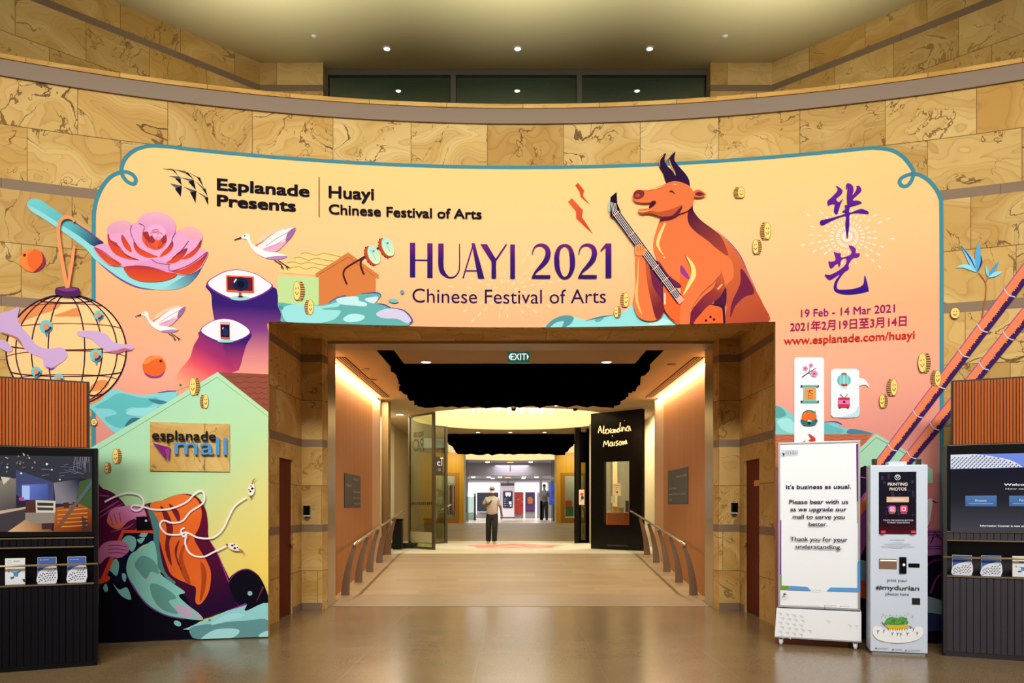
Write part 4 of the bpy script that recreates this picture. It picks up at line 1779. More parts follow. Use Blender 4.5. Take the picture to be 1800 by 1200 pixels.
# blue screen near the right gold wall
yb = 36.5
t = thing('display_screen', 'tall blue screen with a dark round emblem, beside the right gold wall', 'screen', (X_(972, yb), yb, Z_(887, yb)))
bm = BM()
box(bm, X_(965.5, yb), X_(982, yb), yb, yb + .08, Z_(887, yb), Z_(849.5, yb))
obj('casing', bm, mat('screen_casing', '#16161f', 0.3), t)
A = Art(Plane((X_(966, yb), yb), (X_(982, yb), yb)), base=.004, emit=1.1)
A.rect(966, 850, 982, 886.5, ((970, 850), '#4a63d8', (970, 886), '#3a4fc0'))
A.ell(975, 867, 5.5, 6.5, '#3b2f86')
A.ell(975, 868, 4.2, 3.4, '#6a3470')
A.rect(972, 878, 979, 879.2, '#a9b8f0')
A.done('screen_image', t)
bm = BM()
tube(bm, [(X_(973, yb), yb + .05, Z2), (X_(973, yb), yb + .05, Z_(887.1, yb))], .04)
tag(obj('screen_post', bm, DARKALU), 'slim post carrying the blue screen', 'post')
# lobby ceiling spots
for k, (px, y, z) in enumerate(((857, 37.4, 3.65), (933, 37.4, 3.65), (832, 40.2, 3.05), (859, 40.2, 3.05), (879, 40.2, 3.05), (921, 40.2, 3.05), (943, 40.2, 3.05), (866, 42, 3.05), (920, 42, 3.05))):
    bm = BM()
    lathe(bm, [(.001, 0), (.09, 0), (.09, -.03), (.001, -.03)], (X_(px, y), y, z), 12)
    tag(obj('lobby_spotlight', bm, LAMPW), 'small bright spotlight in the grey lobby ceiling, %s' % ('first on the nearer step, left', 'nearer step, right', 'row over the step edge, leftmost', 'row over the step edge, second from left', 'row over the step edge, third from left', 'row over the step edge, second from right', 'row over the step edge, rightmost', 'deepest, left', 'deepest, right')[k], 'light', 'spotlights in the lobby ceiling')
for k, (px, y) in enumerate(((897, 37.6), (893, 40.8))):
    t = thing('pendant_bracket', 'black ceiling stem with a warm lamp rose in the lobby, %s one' % ('nearer', 'farther')[k], 'light', (X_(px, y), y, 3.6))
    z = 3.65 if k == 0 else 3.05
    bm = BM()
    lathe(bm, [(.001, 0), (.17, 0), (.12, -.04), (.001, -.04)], (X_(px, y), y, z), 16)
    obj('rose', bm, mat('rose_warm', '#caa060', 0.4, emit=('#ffcf80', .8)), t)
    bm = BM()
    tube(bm, [(X_(px, y), y, z - .03), (X_(px, y), y, z - .45)], .02, 8)
    obj('stem', bm, BLACKM, t)
for x in (-2.0, 2.0):
    lamp('lobby_lamp', 'AREA', (x, 41.5, 3.0), 130, (1, .96, .95), (x, 41.5, 0), size=2.2)
lamp('lobby_lamp', 'AREA', (0, 38, 3.55), 60, (1, .95, .92), (0, 38.01, 0), size=1.6)
# frosted glass stand at the left of the lobby
t = thing('glass_display_case', 'pale glass display case at the left of the bright lobby', 'display case', (X_(826, 40), 40, Z2))
bm = BM()
box(bm, X_(817, 40), X_(836, 40), 40, 40.5, Z2, Z2 + .35)
obj('plinth', bm, mat('case_plinth', '#c4d8d8', 0.5), t)
bm = BM()
box(bm, X_(817, 40), X_(836, 40), 40, 40.5, Z2 + .35, Z2 + 1.15)
obj('glass_box', bm, glass('case_glass', '#cfe0dc', .05, .2), t)
bm = BM()
for px in (817, 836):
    box(bm, X_(px, 40) - .015, X_(px, 40) + .015, 39.98, 40.0, Z2, Z2 + 1.2)
obj('corner_posts', bm, STEEL, t)
bm = BM()
for px in (834, 835.4):
    tube(bm, [(X_(px, 38), 38, Z2), (X_(px, 38), 38, Z2 + 1.28)], .02, 8)
tube(bm, [(X_(832, 38), 38, Z2 + .012), (X_(838, 38), 38, Z2 + .012)], .03, 8)
tag(obj('queue_stand', bm, BLACKM), 'thin black stand at the left of the lobby floor', 'stand')
# steel goal-like frame and side glazing of the lobby doorway
bm = BM()
yg = 38.0
box(bm, X_(949, yg), X_(953, yg), yg, yg + .06, Z2, Z_(833, yg))
box(bm, X_(840, yg), X_(953, yg), yg, yg + .06, Z_(833, yg), Z_(831.5, yg))
struct('trim_30', bm, mat('grey_portal', '#8b8792', 0.4))
for k, (a, b) in enumerate(((815.5, 823.5), (969, 977.5))):
    bm = BM()
    ya = 33.6
    box(bm, X_(a, ya), X_(b, ya), ya, ya + .02, Z2, 3.5)
    struct('window_%d' % (8 + k), bm, glass('bluish_glass', '#d5e2ea', .03, .25))
# unseen fill lamp added inside the drum to light the landing
lamp('added_landing_fill', 'AREA', (0, 23.0, 4.6), 85, (1, .99, .95), (0, 23.01, 0), size=2.0)
for x in (-2.4, 2.4):
    lamp('added_gold_wall_fill', 'AREA', (x, 30.2, 3.6), 30, (1, .93, .75), (x, 31.4, 2.2), size=.5)  # added fill to brighten the gold walls
    lamp('added_side_fill', 'AREA', (x * 1.35, 21.8, 4.0), 48, (1, .93, .75), (x * 1.5, 22, 0), size=.4)  # added fill for the dark sides of the landing
# ------------------------------------------------------------------ THE FESTIVAL MURAL printed on the round wall
fA, fB, fC = frame(0, 230, 3.6), frame(0, 480, 3.6), frame(0, 780, 2.858)
fD, fE, fF = frame(400, 380, 4.5), frame(260, 280, 2.9032), frame(960, 250, 3.5295)
fG, fH, fI, fJ = frame(1350, 250, 3.2422), frame(1350, 580, 3.751), frame(700, 400, 4.5), frame(1420, 310, 5.214)
_ab = CYL.ab


class Mural(Cyl):
    def ab(s, px, py):
        a, b = _ab(px, py)
        b = max(b, 0.015)
        if OPL < a < OPR and b < OPT:
            if a - OPL < .28 and b < OPT - .1:
                a = OPL
            elif OPR - a < .28 and b < OPT - .1:
                a = OPR
            else:
                b = OPT
        return (a, b)


MUR = Mural()
mural = thing('festival_mural', 'huge printed festival mural with ox, peony and title, around the passage opening', 'mural', (AX, 9.75, 0))


def art(fr=None, base=.0105):
    return Art(MUR, fr, base)


# ---- ground colour
left = [(165, 1128), (165, 950), (165, 790), (165, 600), (165, 400), (167, 365), (173, 343), (184, 323), (198, 309), (214, 303)]
arcl = [(214, 303), (215, 291), (222, 277), (236, 265), (255, 258), (272, 256.5), (306, 259)]
arcr = [(1535, 260.2), (1566, 264), (1587, 276), (1601, 293), (1605.4, 304)]
right = [(1606, 306), (1624, 311.7), (1641, 327), (1652, 347), (1654.4, 373), (1655, 527), (1655, 700), (1655, 900), (1655, 1140)]
ZT = (_ab(306, 259)[1] + _ab(1535, 260.2)[1]) / 2
uL, uR = _ab(320, 259)[0], _ab(1510, 260.2)[0]
top = [(uL + (uR - uL) * i / 40, ZT) for i in range(41)]
toab = lambda q: [MUR.ab(*p) for p in smooth(q, 5, False)]
outline = [MUR.ab(165, 1300)] + toab(left[2:]) + toab(arcl) + top + toab(arcr) + toab(right[:-2]) + [MUR.ab(1655, 1300)]
outline += [(OPR, .015), (OPR, OPT), (OPL, OPT), (OPL, .015)]
A = art(base=.0045)
A.layer = 1
A.add_ab(outline, A._mi(((300, 262), '#eccd88', (300, 1010), '#c0727e', ((.2, '#f2c08a'), (.37, '#f3ac80'), (.52, '#eca58c'), (.66, '#da9086')))))
A.done('mural_backdrop', mural)


def ribbon(A, q, w, c, up=1):
    A.layer += up
    mi = A._mi(c)
    n = len(q)
    lv, rv = [], []
    for i in range(n):
        a, b = q[max(i - 1, 0)], q[min(i + 1, n - 1)]
        dx, dy = b[0] - a[0], b[1] - a[1]
        l = math.hypot(dx, dy) or 1
        nx, ny = -dy / l * w / 2, dx / l * w / 2
        lv.append(A.bm.verts.new((q[i][0] + nx, A.layer, q[i][1] + ny)))
        rv.append(A.bm.verts.new((q[i][0] - nx, A.layer, q[i][1] - ny)))
    for i in range(n - 1):
        A.bm.faces.new((lv[i], lv[i + 1], rv[i + 1], rv[i])).material_index = mi


loopl = [(173, 343), (184, 323), (198, 309), (214, 303), (224, 303), (234, 308), (239, 316), (236, 323.5), (226, 321), (218, 313), (214, 303), (215, 291), (222, 277), (236, 265), (255, 258), (272, 256.5), (306, 259)]
loopr = [(1535, 260.2), (1566, 264), (1587, 276), (1601, 293), (1605.4, 304), (1602, 318), (1594, 327), (1585, 327), (1581, 319), (1588, 311), (1606, 306), (1624, 311.7), (1641, 327), (1652, 347), (1654.4, 373)]
A = art(base=.0075)
path = [MUR.ab(165, 1300)] + toab([(165, 790), (165, 600), (165, 400), (167, 365)] + loopl) + top + toab(loopr + [(1655, 527), (1655, 700)]) + [MUR.ab(1655, 1300)]
ribbon(A, path, .042, '#44879a')
A.done('mural_border', mural)

# ---- pale firework behind the title, white firework behind the calligraphy
A = art(fI, .0075)
rng = random.Random(5)
A.layer = 1
for k in range(22):
    a = 2 * PI * k / 22 + .08
    for r in ((70, 100), (130, 165), (200, 235), (270, 310), (345, 380), (420, 455)):
        if rng.random() < .22:
            continue
        c, s = math.cos(a), math.sin(a)
        y1 = 500 + r[1] * .92 * s
        if y1 > 760 or y1 < 20:
            continue
        A.stroke([(850 + r[0] * c, 500 + r[0] * .92 * s), (850 + r[1] * c, y1)], [11, 15], '#f6c99c', up=0)
A.done('pale_firework', mural)
A = art(fJ, .0075)
A.layer = 1
for k in range(26):
    a = 2 * PI * k / 26 + .05
    for i, r in enumerate(((22, 50), (72, 104), (126, 160), (182, 218), (238, 272), (310, 346), (395, 430))):
        if (k * 7 + i * 3) % 5 == 0 and i > 2 or (i == 6 and k % 3):
            continue
        c, s = math.cos(a), math.sin(a) * .95
        if abs(s) > .75 and i > 4:
            continue
        A.stroke([(360 + r[0] * c, 555 + r[0] * s), (360 + r[1] * c, 555 + r[1] * s)], [9, 14], '#ece5e4', up=0)
A.done('white_firework', mural)

# ---- lettering
INK = '#14101c'
A = art(fE, .0105)
A.text('Esplanade', (356, 157), 822, 58, INK, .052)
A.text('Presents', (356, 238), 752, 56, INK, .052)
A.text('Huayi', (925, 197), 1152, 59, INK, .038)
A.text('Chinese Festival of Arts', (925, 280), 1702, 49, INK, .034)
A.rect(872, 93, 876, 297, '#6b5238')
A.done('presenter_lettering', mural)
A = art(fE, .0105)
for tri in ([(70, 50), (125, 50), (133, 58)], [(130, 52), (195, 62), (190, 72)], [(200, 65), (258, 93), (262, 100)], [(105, 87), (160, 88), (172, 105)], [(165, 93), (232, 105), (222, 115)], [(238, 108), (290, 150), (286, 158)],
            [(112, 124), (172, 136), (148, 152)], [(180, 140), (246, 162), (230, 172)], [(250, 166), (306, 195), (296, 200)], ):
    A.hard(tri, '#5b5a66', up=0)
for tri in ([(118, 50), (134, 55), (158, 88)], [(186, 68), (204, 68), (236, 105)], [(250, 92), (266, 94), (286, 146)], [(140, 100), (164, 90), (174, 134)], [(206, 116), (234, 106), (246, 158)], [(278, 152), (294, 150), (306, 192)],
            [(138, 152), (174, 136), (168, 192)], [(216, 170), (248, 160), (244, 225)], [(290, 198), (308, 194), (308, 238)]):
    A.hard(tri, INK, up=0)
A.done('faceted_shell_emblem', mural)
A = art(fI, .0105)
PU = ((850, 125), '#6b1f78', (850, 405), '#2a1460', ((.45, '#371566'),))
A.rect(93, 122, 135, 395, PU)
A.rect(230, 126, 272, 400, PU)
A.rect(135, 255, 230, 265, PU, up=0)
A.stroke([(338, 128), (338, 220), (338, 300), (352, 355), (400, 396), (445, 390), (478, 350), (485, 290), (485, 200), (485, 130)], [43, 43, 42, 38, 14, 10, 9, 8, 8, 8], PU)
A.stroke([(512, 404), (592, 140)], [10, 10], PU)
A.hard([(580, 126), (605, 126), (682, 406), (632, 406)], PU)
A.rect(538, 339, 640, 348, PU, up=0)
A.hard([(650, 134), (702, 134), (774, 254), (774, 406), (738, 406), (738, 272)], PU)
A.hard([(848, 136), (862, 136), (774, 268), (768, 254)], PU)
A.rect(886, 137, 923, 407, PU)
for dx in (0, 367):
    A.stroke([(1060 + dx, 216), (1068 + dx, 180), (1090 + dx, 150), (1130 + dx, 140), (1170 + dx, 160), (1185 + dx, 205), (1170 + dx, 260), (1130 + dx, 310), (1090 + dx, 350), (1058 + dx, 402)], [7, 9, 14, 22, 34, 42, 42, 32, 18, 8], PU)
    A.hard([(1052 + dx, 406), (1064 + dx, 378), (1204 + dx, 380), (1202 + dx, 407)], PU)
A.stroke([(1315, 140), (1275, 165), (1255, 220), (1254, 275), (1260, 330), (1285, 385), (1315, 402), (1350, 385), (1374, 330), (1378, 270), (1372, 210), (1352, 160), (1315, 140)], [16, 28, 38, 42, 38, 26, 16, 26, 38, 42, 38, 28, 16], PU)
A.rect(1640, 130, 1685, 401, PU)
A.stroke([(1600, 190), (1645, 140)], [8, 20], PU)
A.done('festival_title', mural)
A = art(fI, .0105)
A.text('Chinese Festival of Arts', (112, 592), 1643, 112, '#231048', -.004)
A.done('festival_subtitle', mural)
# calligraphy
A = art(fJ, .0105)
V = ((360, 70), '#6a2290', (360, 560), '#2b0f84')
A.poly([(255, 88), (300, 112), (318, 140), (300, 175), (258, 212), (285, 238), (322, 205), (298, 262), (272, 345), (255, 348), (236, 325), (244, 262), (210, 262), (185, 272), (178, 230), (215, 195), (272, 130)], V, k=3)
A.poly([(350, 78), (375, 66), (410, 90), (418, 130), (408, 175), (440, 130), (446, 100), (440, 92), (470, 92), (490, 120), (480, 150), (408, 220), (460, 225), (492, 250), (400, 280), (372, 290), (358, 250), (356, 180), (362, 110), (350, 130)], V, k=3)
A.poly([(338, 268), (362, 268), (382, 290), (382, 335), (480, 302), (540, 318), (556, 336), (545, 348), (440, 340), (382, 358), (380, 440), (362, 570), (355, 560), (342, 440), (340, 365), (200, 420), (135, 452), (112, 440), (112, 412), (135, 402), (230, 380), (340, 345), (312, 328), (340, 305)], V, k=3)
V2 = ((360, 640), '#742398', (360, 1080), '#2b0f84')
A.poly([(372, 638), (410, 642), (440, 672), (436, 705), (468, 706), (476, 725), (455, 745), (410, 755), (372, 815), (376, 850), (330, 885), (275, 965), (265, 1020), (290, 1040), (400, 1035), (480, 1012), (510, 980), (522, 905), (556, 1040), (540, 1058), (440, 1080), (330, 1082), (255, 1060), (236, 1020), (250, 960), (290, 900), (205, 952), (160, 918), (158, 900), (200, 905), (280, 865), (340, 815), (355, 770), (340, 752), (306, 770), (288, 835), (268, 800), (212, 848), (190, 800), (192, 780), (214, 785), (252, 770), (248, 730), (235, 695), (270, 705), (300, 708), (304, 745), (380, 725), (400, 690)], V2, k=3)
A.done('calligraphy', mural)
A = art(fG, .0105)
A.text('19 Feb - 14 Mar 2021', (188, 998), 722, 44, '#8a1668', .016)
A.text('2021年2月19日至3月14日', (126, 1076), 788, 44, '#a01a5c', .02)
A.text('www.esplanade.com/huayi', (90, 1154), 834, 44, '#c2241c', .016)
A.done('date_lettering', mural)

# ---- spoon and peony, upper left
CY0, TEAL, LT = '#8fd5dc', '#5fa9aa', '#a9dcdc'
A = art(fA, .0085)
A.poly([(172, 465), (185, 440), (215, 430), (262, 442), (310, 475), (460, 575), (600, 672), (660, 715), (1240, 860), (1275, 870), (1240, 930), (1180, 982), (1100, 1006), (1000, 1006), (880, 992), (780, 950), (690, 890), (600, 812), (540, 745), (400, 640), (280, 560), (200, 510)], CY0)
A.poly([(172, 465), (185, 440), (215, 430), (262, 442), (310, 475), (460, 575), (560, 640), (655, 712), (600, 735), (500, 665), (380, 590), (250, 505), (196, 480)], ((230, 450), '#6fc9d2', (640, 715), '#1f2358', ((.55, '#55aebb'),)))
A.poly([(1060, 985), (1150, 930), (1240, 890), (1275, 870), (1240, 930), (1180, 982), (1100, 1006), (1000, 1006)], ((1020, 1000), '#8fd5dc', (1270, 880), '#2d3d70'))
A.stroke([(620, 830), (700, 895), (790, 955), (880, 992), (980, 1006)], [2, 7, 9, 7, 2], '#6a3f98')
A.stroke([(460, 572), (560, 640), (655, 708)], [3, 9, 4], '#7a3f98')
A.done('painted_spoon', mural)
A = art(fA, .0165)
PK, RD = '#dd9fcb', '#cf4430'
A.poly([(880, 620), (870, 580), (895, 540), (945, 518), (1005, 515), (1065, 535), (1105, 575), (1112, 630), (1060, 700), (940, 690)], ((1000, 515), '#e3aebf', (1000, 640), '#d98fc4'))
A.poly([(682, 650), (690, 600), (750, 572), (815, 576), (860, 620), (830, 720), (740, 730)], ((760, 572), '#e0a6b8', (760, 700), '#d58cc2'), up=0)
A.poly([(1105, 660), (1150, 620), (1220, 608), (1270, 640), (1282, 690), (1230, 760), (1140, 740)], ((1200, 610), '#e3acae', (1200, 740), '#d890c0'), up=0)
A.poly([(595, 742), (640, 718), (690, 710), (690, 660), (770, 650), (800, 640), (832, 592), (880, 586), (922, 614), (960, 590), (1012, 596), (1050, 630), (1068, 680), (1112, 645), (1170, 655), (1195, 692), (1275, 690), (1262, 745), (1320, 766), (1296, 830), (1262, 880), (1190, 912), (1120, 910), (1050, 900), (900, 880), (780, 862), (690, 850), (632, 800)], PK, k=3)
for q in ([(600, 745), (650, 768), (700, 806), (740, 824), (772, 852), (725, 860), (672, 832), (630, 790)], [(682, 652), (702, 692), (740, 712), (772, 762), (832, 800), (884, 822), (800, 812), (730, 782), (690, 722)],
          [(775, 660), (800, 692), (830, 742), (832, 772), (792, 742), (770, 692)], [(850, 702), (882, 742), (960, 782), (1002, 800), (940, 806), (880, 782), (850, 742)],
          [(1092, 700), (1096, 740), (1062, 780), (1012, 802), (1032, 770), (1062, 740)], [(1188, 745), (1130, 772), (1090, 812), (1050, 842), (1112, 836), (1162, 800)],
          [(1276, 690), (1240, 742), (1190, 782), (1150, 816), (1212, 802), (1262, 750)], [(1318, 770), (1270, 812), (1210, 850), (1150, 880), (1085, 892), (1180, 912), (1250, 882), (1292, 830)],
          [(785, 865), (850, 856), (930, 860), (1000, 876), (1060, 896), (1122, 906), (1090, 936), (1000, 957), (900, 955), (830, 930), (800, 900)]):
    ty, by = min(p[1] for p in q), max(p[1] for p in q)
    A.poly(q, ((1000, ty), '#8e2c42', (1000, by), '#d64e2c', ((.4, '#c8402e'),)), up=0)
A.poly([(905, 652), (932, 640), (960, 660), (982, 690), (1020, 690), (1050, 652), (1056, 702), (1030, 742), (990, 756), (940, 740), (905, 702)], '#e0582c')
for q in ([(905, 650), (935, 644), (965, 668), (982, 700), (960, 716), (925, 690)], [(1050, 655), (1056, 700), (1035, 716), (1020, 690)]):
    A.poly(q, '#9c2e34', up=0)
A.poly([(848, 850), (900, 832), (975, 815), (1040, 832), (1075, 860), (1082, 890), (1000, 872), (920, 858)], '#d694c8')
A.poly([(945, 640), (962, 604), (1000, 602), (1046, 640), (1022, 684), (985, 664), (958, 658)], '#e0a3cf')
A.poly([(940, 640), (952, 610), (985, 596), (1022, 604), (1050, 636), (1046, 668), (1030, 660), (1022, 688), (1002, 668), (985, 690), (966, 664), (950, 672)], '#e2a6d0')
for st in ([(955, 655), (985, 640), (1015, 648), (1030, 660)], [(962, 640), (985, 628), (1008, 634)], [(972, 652), (990, 648), (1006, 658)], [(930, 690), (950, 720), (985, 748)], [(1030, 690), (1010, 720), (1000, 748)]):
    A.stroke(st, 4, '#b8405c', up=0)
for st in ([(690, 660), (700, 700), (760, 740), (800, 790), (880, 820)], [(835, 600), (828, 640), (850, 700), (880, 745)], [(880, 588), (915, 610), (905, 650)], [(1115, 645), (1090, 690), (1098, 730)], [(1195, 700), (1150, 760), (1090, 810)], [(960, 815), (1000, 840), (1080, 850)], [(600, 740), (660, 770), (760, 850)], [(1310, 770), (1200, 850), (1085, 890), (1070, 855)], [(940, 742), (925, 705), (945, 690)], [(1010, 745), (1040, 705)]):
    A.stroke(st, 3.2, '#7c2a55', up=0)
A.done('painted_peony', mural)

# ---- oranges
A = art(fA, .0085)
A.ell(208, 822, 81, 74, '#e4682c')
A.poly([(128, 820), (150, 765), (215, 750), (178, 790), (180, 850), (210, 890), (150, 870)], '#ea8340')
A.poly([(262, 765), (290, 820), (270, 870), (215, 896), (258, 850), (272, 810)], '#8c2f4a')
A.ell(157, 788, 9, 9, '#5c1c1c')
A.done('painted_orange', mural)
A = art(fB, .0085)
A.ell(976, 592, 74, 70, '#e0632a')
A.poly([(905, 570), (940, 535), (1000, 524), (1035, 540), (980, 545), (930, 575)], '#e88a48')
A.poly([(912, 628), (960, 650), (1010, 648), (1046, 615), (1020, 655), (975, 665), (935, 655)], '#8a3f86')
A.ell(1018, 557, 8, 8, '#4a1420')
A.done('painted_orange', mural)


# ---- egrets
def egret(fr):
    A = art(fr, .012)
    A.poly([(215, 225), (245, 185), (300, 140), (380, 105), (468, 80), (470, 105), (400, 130), (330, 170), (270, 215), (230, 236)], '#e6c2a4')
    A.stroke([(222, 232), (290, 200), (350, 150), (468, 100)], [10, 14, 8, 4], '#cf7d4c', up=0)
    A.poly([(108, 176), (125, 150), (155, 140), (178, 155), (182, 190), (200, 225), (240, 245), (300, 262), (370, 285), (430, 300), (472, 318), (440, 338), (370, 346), (300, 332), (240, 302), (195, 262), (170, 216), (150, 186)], '#ede7ea')
    A.poly([(300, 332), (380, 318), (472, 318), (440, 338), (370, 346)], '#a884b4')
    A.poly([(240, 238), (280, 210), (340, 160), (420, 115), (535, 92), (530, 130), (490, 185), (440, 235), (395, 278), (340, 280), (280, 262)], '#ece2e8')
    A.poly([(280, 262), (380, 225), (470, 200), (440, 238), (395, 278), (340, 282)], '#dba2c0')
    A.poly([(480, 130), (537, 92), (530, 130), (495, 182), (460, 205)], '#92619e')
    for st in ([(300, 240), (390, 180), (500, 120)], [(330, 256), (420, 205), (510, 150)]):
        A.stroke(st, 3, '#b58fb4', up=0)
    A.stroke([(110, 172), (52, 193)], [11, 5], '#171218')
    A.ell(137, 158, 5, 5, '#20404a')
    for st in ([(370, 350), (425, 388), (445, 424)], [(425, 388), (432, 420)], [(400, 352), (460, 392), (492, 412)], [(460, 392), (478, 424)]):
        A.stroke(st, 6, '#1c1418', up=0)
    A.done('painted_egret', mural)


egret(fD)
egret(lambda p: fB((857 + (p[0] - 52) * .652, 278 + (p[1] - 193) * .652)))

# ---- wire lantern globe on the wall
A = art(fB, .0085)
PLUM, RUST = '#2b1030', '#8c4328'
A.ell(420, 490, 380, 352, '#efc98e', n=60)
for q in ([(120, 290), (160, 222), (240, 186), (330, 180), (392, 186), (350, 232), (260, 262), (180, 292), (130, 322)], [(340, 272), (420, 242), (488, 222), (512, 272), (420, 276)], [(560, 745), (600, 692), (650, 676), (692, 692), (660, 735)], [(570, 830), (600, 770), (680, 740), (640, 800)]):
    A.poly(q, '#e08a52', up=0)


def merid(m, n=22):
    return [(420 + 380 * m * math.sin(PI * i / n), 490 - 352 * math.cos(PI * i / n)) for i in range(n + 1)]


A.layer += 1
for ph in (40, 68, 97, 122, 147):
    r, y = 380 * math.sin(math.radians(ph)), 490 - 352 * math.cos(math.radians(ph))
    A.stroke([(420 - r * math.cos(t), y - r * .11 * math.sin(t)) for t in [PI * i / 16 for i in range(17)]], 6, RUST, False, up=0)
A.layer += 1
for m in (-.84, -.58, -.3, .31, .6, .85):
    A.stroke(merid(m), 7.5, PLUM, False, up=0)
for ph in (26, 84, 112, 140):
    r, y = 380 * math.sin(math.radians(ph)), 490 - 352 * math.cos(math.radians(ph))
    A.stroke([(420 - r * math.cos(t), y + r * .09 * math.sin(t)) for t in [PI * i / 16 for i in range(17)]], 7.5, PLUM, False, up=0)
A.stroke(merid(1, 40), 9, PLUM, False)
A.stroke(merid(-1, 40), 9, PLUM, False, up=0)
LIL = '#c7a6d6'
for q in ([(0, 262), (60, 242), (122, 216), (114, 280), (130, 330), (190, 400), (230, 452), (300, 480), (390, 470), (427, 512), (410, 552), (352, 590), (322, 610), (280, 590), (270, 540), (200, 512), (150, 472), (120, 420), (60, 392), (0, 370)],
          [(490, 376), (530, 364), (620, 370), (682, 392), (710, 430), (770, 450), (832, 455), (846, 480), (800, 492), (740, 510), (680, 496), (620, 456), (570, 416), (502, 400)], [(0, 424), (40, 430), (70, 460), (82, 490), (50, 500), (0, 470)]):
    A.poly(q, LIL)
A.poly([(10, 375), (60, 388), (120, 415), (150, 470), (130, 450), (90, 410), (40, 392)], '#b0704e')
A.poly([(290, 590), (330, 612), (380, 572), (352, 595), (322, 600)], '#8a3f9a', up=0)
A.poly([(690, 498), (740, 512), (800, 494), (840, 490), (790, 476), (740, 490)], '#b4627c', up=0)
for x, y, r in ((294, 340, 41), (628, 268, 30), (610, 522, 39), (233, 625, 32), (376, 668, 30)):
    A.hard([(x - r * .3, y + r * .8), (x + r * .2, y + r * .9), (x + r * .1, y + r * 1.7)], '#4d8fa0')
    A.ell(x, y, r, r, '#6fc4cf', up=0)
    A.poly([(x, y + r * .3), (x + r * .5, y), (x + r * .9, y + r * .2), (x + r * .5, y + r * .8), (x - r * .2, y + r * .9)], '#2d3f78')
    A.ell(x, y, r * .5, r * .5, '#e08a5a')
A.poly([(355, 110), (372, 95), (432, 90), (495, 98), (510, 115), (505, 148), (432, 155), (360, 142)], '#4c2358')
A.poly([(365, 106), (432, 94), (500, 108), (432, 122)], '#7a3c7c')
OR = '#ea9463'
sh = lambda q: [(x, y - 900) for x, y in q]
A.stroke(sh([(430, 1000), (410, 900), (385, 750), (374, 640), (385, 580), (420, 555), (460, 562), (474, 585)]), [20, 24, 24, 22, 22, 22, 20, 12], OR)
A.stroke(sh([(436, 1000), (450, 900), (462, 830), (474, 735)]), [16, 22, 22, 16], OR, up=0)
A.done('painted_lantern', mural)

# ---- curtain of the two eyes
A = art(fB, .009)
BODY = ((1500, 40), '#2c186c', (1500, 650), '#e59a86', ((.28, '#33196c'), (.52, '#7c3c80'), (.78, '#cf7d84')))
A.poly([(1310, 72), (1336, 132), (1342, 200), (1356, 290), (1400, 420), (1430, 560), (1480, 650), (1700, 660), (1700, 400), (1700, 315), (1812, 312), (1775, 250), (1764, 190), (1756, 130), (1725, 88), (1520, 60)], BODY)
A.poly([(1268, 368), (1258, 405), (1226, 460), (1200, 540), (1140, 612), (1120, 660), (1112, 740), (1180, 720), (1300, 690), (1380, 640), (1430, 640), (1495, 620), (1512, 610), (1530, 560), (1540, 500), (1560, 450), (1590, 380), (1430, 350)], ((1400, 400), '#5e2872', (1200, 730), '#f2a07c', ((.35, '#a12f66'), (.6, '#dd5060'))))
A.poly([(1420, 448), (1500, 440), (1590, 385), (1558, 460), (1540, 520), (1512, 600), (1492, 612), (1452, 552), (1425, 500)], ((1500, 430), '#33176a', (1500, 612), '#b03a62'))
for dx, q in ((0, [(1306, 70), (1390, 5), (1460, -18), (1520, -20), (1620, 5), (1690, 50), (1728, 90), (1640, 150), (1520, 180), (1400, 142)]), (1, [(1266, 366), (1340, 305), (1430, 288), (1520, 314), (1590, 376), (1520, 426), (1430, 444), (1340, 420)])):
    A.poly(q, '#6f2f8a')
    cx = sum(p[0] for p in q) / len(q)
    cy = sum(p[1] for p in q) / len(q)
    A.poly([(cx + (x - cx) * .95, cy + (y - cy) * .93 - 2) for x, y in q], '#e7e2ee')
A.ell(1520, 160, 62, 14, '#8ccdd0')
A.rect(1512, 125, 1530, 150, '#c1432a')
A.ell(1524, 152, 18, 5, '#2a1a24')
A.hard([(1432, 16), (1607, 24), (1609, 128), (1434, 120)], '#e2562c')
A.hard([(1440, 26), (1598, 33), (1600, 116), (1442, 108)], '#571a2c')
A.ell(1524, 72, 50, 44, '#131f48')
A.ell(1524, 74, 24, 22, '#0a0c22')
A.stroke([(1482, 62), (1498, 40)], 9, '#cfd8ea')
A.ell(1430, 432, 52, 10, '#8ccdd0')
A.hard([(1395, 312), (1455, 314), (1456, 422), (1397, 416)], '#d1573a')
A.hard([(1398, 328), (1452, 330), (1453, 410), (1400, 406)], '#121434')
A.hard([(1397, 314), (1453, 316), (1453, 328), (1397, 326)], '#b9b6bc', up=0)
A.ell(1427, 375, 20, 26, '#1d2a55')
A.stroke([(1410, 358), (1416, 345)], 6, '#cfd8ea')
A.done('painted_eye_curtain', mural)

# ---- waves behind the mint gable, then the gable itself
A = art(fB, .0085)
A.poly([(560, 842), (640, 792), (715, 735), (800, 756), (880, 770), (960, 766), (1040, 752), (1110, 744), (1126, 756), (1080, 830), (900, 960), (760, 1012), (700, 990), (640, 925), (590, 870)], '#7fcbd4')
A.poly([(600, 850), (680, 800), (760, 760), (900, 790), (1000, 790), (930, 850), (820, 850), (800, 890), (880, 920), (760, 980), (660, 920), (740, 890), (700, 860)], '#5db6bd')
A.poly([(940, 800), (1000, 800), (1060, 818), (1000, 828)], '#3e7c8c')
A.poly([(790, 970), (830, 920), (890, 920), (840, 945)], '#3a6a84', up=0)
A.poly([(800, 890), (850, 855), (960, 850), (1010, 830), (940, 900), (880, 905)], '#8fd6dc', up=0)
A.stroke([(1000, 757), (1060, 748), (1118, 746)], [2, 8, 4], '#7a3f9a')
A.ell(1143, 709, 8, 8, '#4a6a78')
